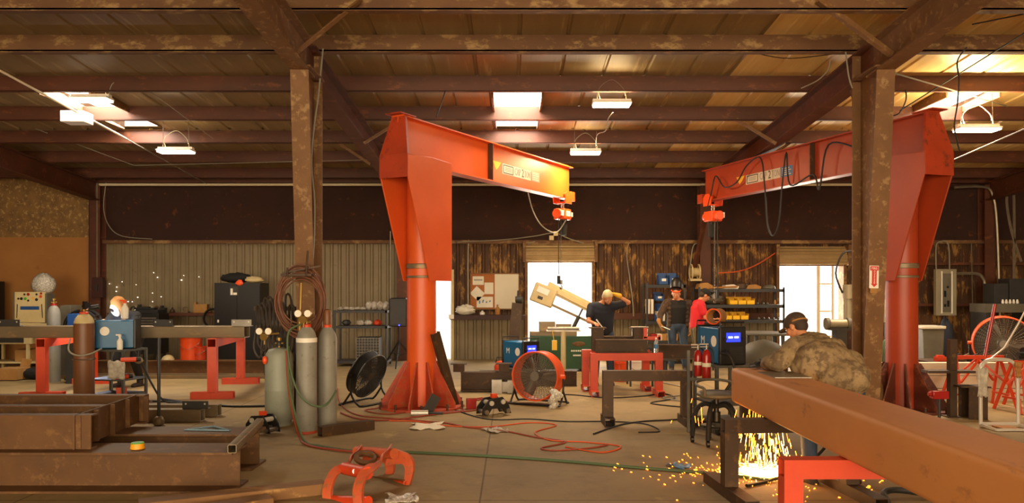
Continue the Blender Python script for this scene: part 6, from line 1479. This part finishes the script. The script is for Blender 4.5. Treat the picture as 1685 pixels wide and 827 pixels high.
# ------------------------------------------------ people
def remesh(o, vox, it=6, fac=.5):
    r = o.modifiers.new('remesh', 'REMESH'); r.mode = 'VOXEL'; r.voxel_size = vox; r.use_smooth_shade = True
    s = o.modifiers.new('smooth', 'SMOOTH'); s.iterations = it; s.factor = fac
    return o
def cap(m, p0, p1, r0, r1):
    p0, p1 = Vector(p0), Vector(p1)
    m.cyl(p0, p1, r0, r1, 14); m.ell(p0, r0, nu=14, nv=8); m.ell(p1, r1, nu=14, nv=8)
def basis(f, up):
    f = Vector(f).normalized(); up = Vector(up); s = up.cross(f).normalized(); u = f.cross(s)
    return Matrix((s, f, u)).transposed()                      # local x side, y forward, z up
def hand(m, wr, d, palm, side, curl=.5, s=1.0):
    """palm block with four bent fingers of unequal length and a thumb; d points along the hand, palm is the palm's normal"""
    wr = Vector(wr); d = Vector(d).normalized(); n = Vector(palm); n = (n - d * n.dot(d)).normalized(); a = d.cross(n) * side
    cap(m, wr, wr + d * .03 * s, .026 * s, .028 * s)
    Rm = Matrix((a, d, n)).transposed()
    m.ell(wr + d * .055 * s, (.042 * s, .052 * s, .019 * s), Rm, 14, 8)
    for k, (o, L) in enumerate(((-.031, .068), (-.010, .078), (.011, .073), (.031, .058))):
        p = wr + d * .095 * s + a * o * s; L *= s; dd = d.copy()
        for q, f in enumerate((.45, .32, .23)):
            ang = curl * (.5, 1.0, .8)[q]; dd = (dd * cos(ang) + n * sin(ang)).normalized()
            e = p + dd * L * f; m_r = (.0105, .0095, .0085)[q] * s
            cap(m, p, e, m_r, m_r * .92); p = e
    p = wr + d * .035 * s - a * .036 * s; dd = (d * .7 - a * .6 + n * .35).normalized()
    e = p + dd * .042 * s; cap(m, p, e, .0135 * s, .0115 * s); dd = (dd + d * .5 + n * curl * .5).normalized(); cap(m, e, e + dd * .034 * s, .0115 * s, .0095 * s)
def head(t, c, f, up, hair='hair', s=1.0, cover=True, beard=None, skin='skin'):
    B_ = basis(f, up); c = Vector(c)
    def P(x, y, z): return c + B_ @ Vector((x * s, y * s, z * s))
    m = MB()
    m.ell(P(0, -.005, .035), (.076 * s, .096 * s, .088 * s), B_, 24, 16)
    m.ell(P(0, .018, -.04), (.058 * s, .072 * s, .07 * s), B_, 20, 14)
    m.ell(P(0, .05, -.088), (.028 * s, .026 * s, .022 * s), B_, 12, 8)                    # chin
    cap(m, P(0, .088, .022), P(0, .108, -.018), .010 * s, .016 * s)                          # nose
    m.ell(P(-.009, .1, -.022), .010 * s, nu=8, nv=6); m.ell(P(.009, .1, -.022), .010 * s, nu=8, nv=6)
    for sx in (-1, 1):
        m.ell(P(sx * .078, -.004, .0), (.012 * s, .022 * s, .034 * s), B_, 12, 8)
        m.ell(P(sx * .032, .082, .032), (.026 * s, .012 * s, .009 * s), B_, 10, 6)       # brow
        m.ell(P(sx * .042, .062, -.02), (.022 * s, .020 * s, .022 * s), B_, 10, 6)
    m.ell(P(0, .088, -.056), (.023 * s, .010 * s, .006 * s), B_, 10, 6); m.ell(P(0, .086, -.067), (.019 * s, .010 * s, .007 * s), B_, 10, 6)
    for sx in (-1, 1):
        MB().ell(P(sx * .031, .086, .012), (.013 * s, .007 * s, .007 * s), B_, 12, 8).build('eye', 'white', t, loc=(0, 0, 0))
        MB().ell(P(sx * .031, .092, .012), (.006 * s, .003 * s, .006 * s), B_, 10, 6).build('iris', 'boot', t, loc=(0, 0, 0))
    MB().ell(P(0, .0975, -.0615), (.021 * s, .003 * s, .0025 * s), B_, 10, 6).build('mouth', 'red_gloss', t, loc=(0, 0, 0))
    if cover:
        h = MB(); h.ell(P(0, -.018, .05), (.083 * s, .094 * s, .086 * s), B_, 20, 12).ell(P(0, -.05, .0), (.074 * s, .06 * s, .07 * s), B_, 16, 10)
        remesh(h.build('hair', hair, t, loc=(0, 0, 0)), .012, 3)
    if beard:
        h = MB(); h.ell(P(0, .045, -.075), (.056 * s, .05 * s, .05 * s), B_, 16, 10); remesh(h.build('beard', beard, t, loc=(0, 0, 0)), .01, 3)
    return m, P, B_
def legs(m, J, k=1.0):
    for s_ in 'LR':
        cap(m, J['hip' + s_], J['kn' + s_], .092 * k, .062 * k); cap(m, J['kn' + s_], J['an' + s_], .060 * k, .042 * k)
def boots(t, J, mat='boot'):
    for s_ in 'LR':
        a = Vector(J['an' + s_]); f = Vector(J.get('ft' + s_, J['face2'])); f.z = 0; f.normalize(); m = MB(); z = a.z - .06
        B_ = basis(f, (0, 0, 1))
        cap(m, a + Vector((0, 0, .05)), a - Vector((0, 0, .03)), .055, .055)
        m.ell(a + f * .0 + Vector((0, 0, -.055)), (.046, .075, .045), B_, 14, 8); m.ell(a + f * .11 + Vector((0, 0, -.065)), (.05, .10, .035), B_, 14, 8); m.box(a + f * .06 + Vector((0, 0, -.09)), (.085, .27, .02), B_)
        remesh(m.build('boot', mat, t, loc=(0, 0, 0)), .012, 3)
def person(label, loc, J, shirt, trousers, sleeves='short', skin='skin', hairmat='hair', cover=True, beard=None, gloves=None, jacket=None, hs=1.0, shirt_k=1.0, curl=.5, rot=0):
    t = T('person', label, 'person', loc, rot)
    V = {k: (Vector(v)) for k, v in J.items()}; J = V
    body, P, B_ = head(t, J['head'], J['face'], J['up'], hairmat, hs, cover, beard)
    ch, pe, ne = J['chest'], J['pelvis'], J['neck']
    cap(body, J['head'] + (ne - J['head']) * .35, ne, .052, .058)
    side = (J['shR'] - J['shL']).normalized()
    cap(body, ne, ch, .06, .11); cap(body, ch, pe, .12, .11)
    for s_ in 'LR':
        cap(body, ne, J['sh' + s_], .05, .055); cap(body, J['sh' + s_], J['el' + s_], .048, .038); cap(body, J['el' + s_], J['wr' + s_], .038, .026)
        cap(body, pe, J['hip' + s_], .10, .08)
        d = J.get('hd' + s_) or (J['wr' + s_] - J['el' + s_]); n = J.get('pm' + s_) or Vector((0, 0, -1))
        if not gloves: hand(body, J['wr' + s_], d, n, -1 if s_ == 'L' else 1, curl)
    legs(body, J, .86)
    remesh(body.build('body', skin, t, loc=(0, 0, 0)), .0085, 3, .5)
    if gloves:
        for s_ in 'LR':
            g = MB(); d = J.get('hd' + s_) or (J['wr' + s_] - J['el' + s_]); n = J.get('pm' + s_) or Vector((0, 0, -1))
            hand(g, J['wr' + s_], d, n, -1 if s_ == 'L' else 1, curl, 1.12); cap(g, J['wr' + s_] - d.normalized() * .07, J['wr' + s_], .045, .036)
            remesh(g.build('glove', gloves, t, loc=(0, 0, 0)), .008, 3)
    def top(name, mat, k, sl, open_=False):
        m = MB(); bm_ = basis(side.cross(Vector(ne) - pe), ne - pe)
        for i in range(7):
            f = i / 6; c = pe.lerp(ch, f); w = (.165 + .03 * f) * k; d_ = (.118 + .012 * f) * k
            m.ell(c, (w, d_, .11), bm_, 20, 10)
        m.ell(ch.lerp(ne, .45), (.15 * k, .105 * k, .10), bm_, 18, 10)
        for s_ in 'LR':
            cap(m, ch.lerp(ne, .7), J['sh' + s_], .075 * k, .072 * k)
            if sl == 'short': cap(m, J['sh' + s_], J['sh' + s_].lerp(J['el' + s_], .62), .073 * k, .062 * k)
            else: cap(m, J['sh' + s_], J['el' + s_], .074 * k, .060 * k); cap(m, J['el' + s_], J['el' + s_].lerp(J['wr' + s_], .92), .060 * k, .044 * k)
        o = m.build(name, mat, t, loc=(0, 0, 0)); remesh(o, .016, 5)
        return o
    top('shirt', shirt, shirt_k, sleeves)
    if jacket: pass
    m = MB(); m.ell(pe, (.165, .125, .12), basis(side.cross(Vector((0, 0, 1))), (0, 0, 1)), 18, 10)
    for s_ in 'LR':
        cap(m, J['hip' + s_], J['kn' + s_], .100, .075); cap(m, J['kn' + s_], J['an' + s_] + Vector((0, 0, .03)), .074, .062)
    remesh(m.build('trousers', trousers, t, loc=(0, 0, 0)), .016, 5)
    boots(t, dict(J))
    return t, P, B_, J, top

# worker in navy T-shirt bending over the welded beams, arm raised to his head
wx, wy = W(993, 600, 13.35).x, 13.45
J = dict(face2=(0, -1, 0), pelvis=(0, .06, .93), chest=(-.02, -.02, 1.27), neck=(0.00, -.10, 1.41), head=(.05, -.20, 1.50), face=(.28, -.75, -.62), up=(.1, -.55, .8),
         shL=(-.20, -.02, 1.34), elL=(-.27, -.16, 1.10), wrL=(-.20, -.40, 1.08), shR=(.19, -.08, 1.36), elR=(.42, -.14, 1.42), wrR=(.20, -.20, 1.55), hdR=(-.9, -.02, .30), pmR=(-.3, 0, -1),
         hipL=(-.10, .06, .88), hipR=(.10, .06, .88), knL=(-.12, -.0, .50), knR=(.12, .02, .50), anL=(-.13, .05, .10), anR=(.14, .06, .10))
t, P, B_, J, top = person('worker in navy T-shirt bending over the red table with one arm on his head', (wx, wy, 0), J, 'navy', 'jeans', 'short', gloves=None, cover=False, beard='hair', shirt_k=1.12)
m = MB(); m.ell(P(0, -.015, .055), (.084, .098, .085), B_, 20, 12).ell(P(0, -.05, -.01), (.078, .07, .09), B_, 16, 10); remesh(m.build('hood', 'beige', t, loc=(0, 0, 0)), .012, 4)
m = MB(); hand(m, J['wrR'], J['hdR'], J['pmR'], 1, .5, 1.15); cap(m, J['wrR'] - J['hdR'].normalized() * .06, J['wrR'], .044, .036); remesh(m.build('glove', 'glove_yellow', t, loc=(0, 0, 0)), .008, 3)
one('soapstone_torch', MB().cyl((wx - .17, wy - .50, 1.14), (wx - .06, wy - .64, .985), .012, .008), 'bright_steel', 'thin bright torch in the hand of the worker in navy', 'torch')

# man in black T-shirt and open brown jacket, welding hood tipped up
wx, wy = W(1113, 560, 15.6).x, 15.6
J = dict(face2=(-.1, -1, 0), pelvis=(.02, 0, .93), chest=(.02, -.02, 1.27), neck=(.01, -.04, 1.44), head=(-.03, -.08, 1.55), face=(-.25, -.85, -.35), up=(-.05, -.3, .95),
         shL=(-.20, 0, 1.37), elL=(-.34, -.04, 1.13), wrL=(-.38, -.22, .97), hdL=(.2, -.4, -.8), pmL=(.8, 0, .1), shR=(.23, 0, 1.36), elR=(.30, .05, 1.10), wrR=(.26, -.08, .88), hdR=(-.1, -.2, -1), pmR=(-1, 0, 0),
         hipL=(-.09, 0, .88), hipR=(.12, 0, .88), knL=(-.10, -.04, .48), knR=(.15, -.02, .48), anL=(-.10, .02, .10), anR=(.17, .02, .10))
t, P, B_, J, top = person('man in black T-shirt and open brown jacket with a welding hood tipped up', (wx, wy, 0), J, 'black_cloth', 'jeans', 'short', gloves='glove_tan', shirt_k=1.0)
o = MB()
for s_, sg in (('L', -1), ('R', 1)):
    cap(o, J['neck'] + Vector((sg * .07, .04, -.03)), J['sh' + s_], .07, .085); cap(o, J['sh' + s_], J['el' + s_], .084, .068); cap(o, J['el' + s_], J['el' + s_].lerp(J['wr' + s_], .8), .066, .056)
    for k in range(6): o.ell((.02 + sg * .165, .02, .92 + k * .085), (.055, .12, .07), None, 14, 8)
for k in range(6): o.ell((.02, .09, .92 + k * .085), (.17, .06, .07), None, 16, 8)
remesh(o.build('jacket', 'brown_cloth', t, loc=(0, 0, 0)), .014, 4)
m = MB(); m.lathe([(.115, -.02), (.12, .05), (.10, .14), (.05, .2), (.01, .215)], n=24, M=(B_ @ rx(.75)).to_4x4(), c=P(0, -.03, .125)); m.build('welding_hood', 'black', t, loc=(0, 0, 0))
MB().tor(P(0, -.005, .075), .088, .013, B_, 24, 6).build('red_headband', 'orange_plastic', t, loc=(0, 0, 0))
one('hand_torch', MB().cyl((wx - .36, wy - .30, .92), (wx - .22, wy - .42, .86), .014, .01), 'bright_steel', 'short bright tool held by the man in the brown jacket', 'tool')

# man in red T-shirt seen from behind and side
wx, wy = W(1149, 560, 15.0).x, 15.0
J = dict(face2=(1, .3, 0), pelvis=(-.04, 0, .93), chest=(.0, .02, 1.26), neck=(.05, .03, 1.43), head=(.12, .03, 1.52), face=(.85, .1, -.5), up=(.45, 0, .9),
         shL=(.0, .17, 1.36), elL=(.16, .24, 1.12), wrL=(.36, .2, 1.05), shR=(.0, -.17, 1.35), elR=(.08, -.24, 1.10), wrR=(.30, -.20, 1.05), hdR=(1, 0, 0), hdL=(1, 0, 0), pmL=(0, -1, 0), pmR=(0, 1, 0),
         hipL=(-.04, .1, .88), hipR=(-.04, -.1, .88), knL=(.0, .12, .49), knR=(-.02, -.12, .49), anL=(-.04, .12, .10), anR=(-.08, -.13, .10))
t, P, B_, J, top = person('man in bright red T-shirt and khaki trousers working at the wide rack', (wx, wy, 0), J, 'red_cloth', 'khaki', 'short', shirt_k=1.12)
m = MB(); m.ell(P(0, -.01, .06), (.09, .104, .085), B_, 20, 12).ell(P(0, .1, .04), (.06, .06, .012), B_, 16, 8); remesh(m.build('cap', 'black_cloth', t, loc=(0, 0, 0)), .01, 3)

# welder in camouflage jacket crouching over the far end of the big box beam
wx, wy = 2.66, 6.75
J = dict(face2=(-.3, .95, 0), pelvis=(.13, -.14, .86), chest=(.02, .08, 1.07), neck=(-.05, .23, 1.21), head=(-.09, .31, 1.30), face=(-.55, .70, -.50), up=(-.2, .45, .85),
         shL=(-.20, .10, 1.12), elL=(-.36, .02, 1.01), wrL=(-.40, .22, .985), shR=(.20, .16, 1.12), elR=(.14, .38, 1.02), wrR=(-.14, .40, .99), hdL=(-.15, 1, 0), hdR=(-1, .1, 0),
         hipL=(.02, -.12, .80), hipR=(.24, -.12, .80), knL=(-.10, .0, .46), knR=(.24, .06, .46), anL=(-.12, -.09, .10), anR=(.25, -.08, .10))
t, P, B_, J, top = person('welder in camouflage jacket and brown cap bending over the big box beam', (wx, wy, 0), J, 'camo', 'jeans', 'long', gloves='black_cloth', shirt_k=1.35)
m = MB(); m.ell(P(0, -.01, .055), (.092, .106, .088), B_, 20, 12).ell(P(0, .12, .035), (.065, .065, .012), B_, 16, 8); remesh(m.build('cap', 'brown_cloth', t, loc=(0, 0, 0)), .01, 3)
MB().tor(P(0, -.012, .035), .102, .007, B_, 28, 6, a0=pi * 1.1, a1=pi * 1.9).build('cap_strap', 'glove_tan', t, loc=(0, 0, 0))
m = MB()
for p_, r_ in (((.02, -.0, 1.0), (.27, .22, .20)), ((.13, -.12, .88), (.25, .20, .18)), ((.0, .12, 1.10), (.27, .17, .12)), ((.22, -.02, .95), (.16, .18, .18))): m.ell(p_, r_, rx(-.5), 20, 12)
remesh(m.build('jacket_back', 'camo', t, loc=(0, 0, 0)), .016, 5)
for o_ in t.children:
    if o_.name.split('.')[0] in ('jacket_back', 'shirt'):
        tx = bpy.data.textures.get('folds') or bpy.data.textures.new('folds', 'CLOUDS'); tx.noise_scale = .11; tx.noise_depth = 2
        d_ = o_.modifiers.new('folds', 'DISPLACE'); d_.texture = tx; d_.strength = .055; d_.mid_level = .5
c = Vector((2.24, 7.02, .955))
one('cutting_torch', MB().cyl(c + Vector((.08, .0, .04)), c + Vector((-.1, .02, .0)), .02).box(c + Vector((.05, -.01, .045)), (.12, .06, .05)), 'dark_grey', 'dark cutting torch in the gloves of the welder in camouflage', 'torch')

# welder behind the left cart, lit by his arc
wx, wy = W(192, 600, 12.9).x, 13.2
J = dict(face2=(-.2, -1, 0), pelvis=(.05, .12, .86), chest=(.02, -.04, 1.12), neck=(.0, -.14, 1.27), head=(.0, -.22, 1.36), face=(-.45, -.8, -.5), up=(-.1, -.5, .85),
         shL=(-.19, -.06, 1.19), elL=(-.26, -.22, 1.02), wrL=(-.16, -.42, 1.11), shR=(.2, -.05, 1.2), elR=(.27, -.2, 1.0), wrR=(.10, -.40, 1.11), hdR=(-.5, -.8, 0), hdL=(.4, -.8, 0),
         hipL=(-.06, .12, .82), hipR=(.15, .12, .82), knL=(-.10, -.1, .46), knR=(.18, -.08, .46), anL=(-.12, .06, .10), anR=(.2, .08, .10))
t, P, B_, J, top = person('welder with yellow hood crouching behind the left blue welder by a bright arc', (wx, wy, 0), J, 'black_cloth', 'black_cloth', 'long', gloves='glove_tan', shirt_k=1.1)
MB().lathe([(.12, -.10), (.125, .02), (.10, .11), (.05, .15), (.01, .16)], n=24, M=B_.to_4x4(), c=P(0, 0, .02)).build('welding_hood', 'glove_tan', t, loc=(0, 0, 0), ang=50)
MB().ell(P(0, .09, -.02), (.095, .06, .12), B_, 18, 12).build('face_shield', 'white', t, loc=(0, 0, 0))
MB().ell(P(0, .148, .01), (.05, .008, .035), B_, 12, 8).build('lens', 'black', t, loc=(0, 0, 0))
ac = Vector((wx - .14, wy - .62, 1.12))
one('welding_arc', MB().ell(ac, .022, nu=12, nv=8), 'arc', 'small blue-white welding arc in front of the yellow welding hood', 'arc')
l = bpy.data.lights.new('arc_light', 'POINT'); l.energy = 26; l.color = (.75, .8, 1); l.shadow_soft_size = .03; lo = bpy.data.objects.new('arc_light', l); COL.objects.link(lo); lo.location = ac + Vector((-.0, -.02, .06))

# ------------------------------------------------ cutting sparks
m = MB(); r = random.Random(11); hot = MB()
sx, sy = 2.24, 6.98
def streak(mb, p, q, w):
    mb.bar(p, q, w, w)
for k in range(230):                                        # falling streaks from the cut
    z = r.uniform(.02, .60) * (1 if k % 3 else .6); sp = .07 + .16 * (1 - z / .62)
    x, y = sx + r.gauss(0, sp * .75), sy + r.gauss(0, sp * .7); L = r.uniform(.02, .11)
    dx = (x - sx) * .25
    streak(m if k % 3 else hot, (x, y, z), (x - dx * L * 4, y, min(z + L, .63)), r.uniform(.0018, .004))
for k in range(260):                                        # bouncing low around the pile
    a = r.uniform(0, 2 * pi); d_ = abs(r.gauss(0, .16)); x, y = sx + cos(a) * d_ * 1.15, sy + sin(a) * d_; z = max(.005, r.uniform(0, .10) * (1 - d_ * 2))
    L = r.uniform(.01, .05); streak(hot if k % 2 else m, (x, y, z), (x + cos(a) * L, y + sin(a) * L, z + r.uniform(-.2, .9) * L), r.uniform(.002, .006))
for k in range(330):                                        # embers scattered on the floor
    a = r.uniform(.5 * pi, 2.1 * pi); d_ = .18 + abs(r.gauss(0, .42)); x, y = sx + cos(a) * d_ * 1.25, sy + sin(a) * d_ * .8
    L = r.uniform(.004, .022); streak(m, (x, y, .006), (x + cos(a) * L, y + sin(a) * L, .006 + r.uniform(0, .01)), r.uniform(.003, .007))
for k in range(22):
    x, y = 1.75 + r.gauss(0, .12), 7.6 + r.uniform(-.3, .3); streak(m, (x, y, .3 + r.uniform(0, .3)), (x + .01, y, .34 + r.uniform(0, .3)), .003) if k % 4 == 0 else None
tag(m.build('sparks', 'spark', loc=(0, 0, 0)), 'shower of orange cutting sparks under the far end of the big beam', 'sparks', None, 'stuff')
hot.ell((sx + .02, sy, .012), (.22, .16, .022), None, 20, 8)
for k in range(26): hot.ell((sx + r.gauss(0, .13), sy + r.gauss(0, .10), .012 + r.uniform(0, .02)), (r.uniform(.02, .05), r.uniform(.02, .04), r.uniform(.008, .02)), None, 10, 6)
tag(hot.build('spark_pile', 'spark_hot', loc=(0, 0, 0)), 'white-hot heap of sparks on the floor by the dark steel stand', 'sparks', None, 'stuff')
l = bpy.data.lights.new('spark_light', 'POINT'); l.energy = 14; l.color = (1, .6, .25); l.shadow_soft_size = .12; lo = bpy.data.objects.new('spark_light', l); COL.objects.link(lo); lo.location = (sx, sy, .16)
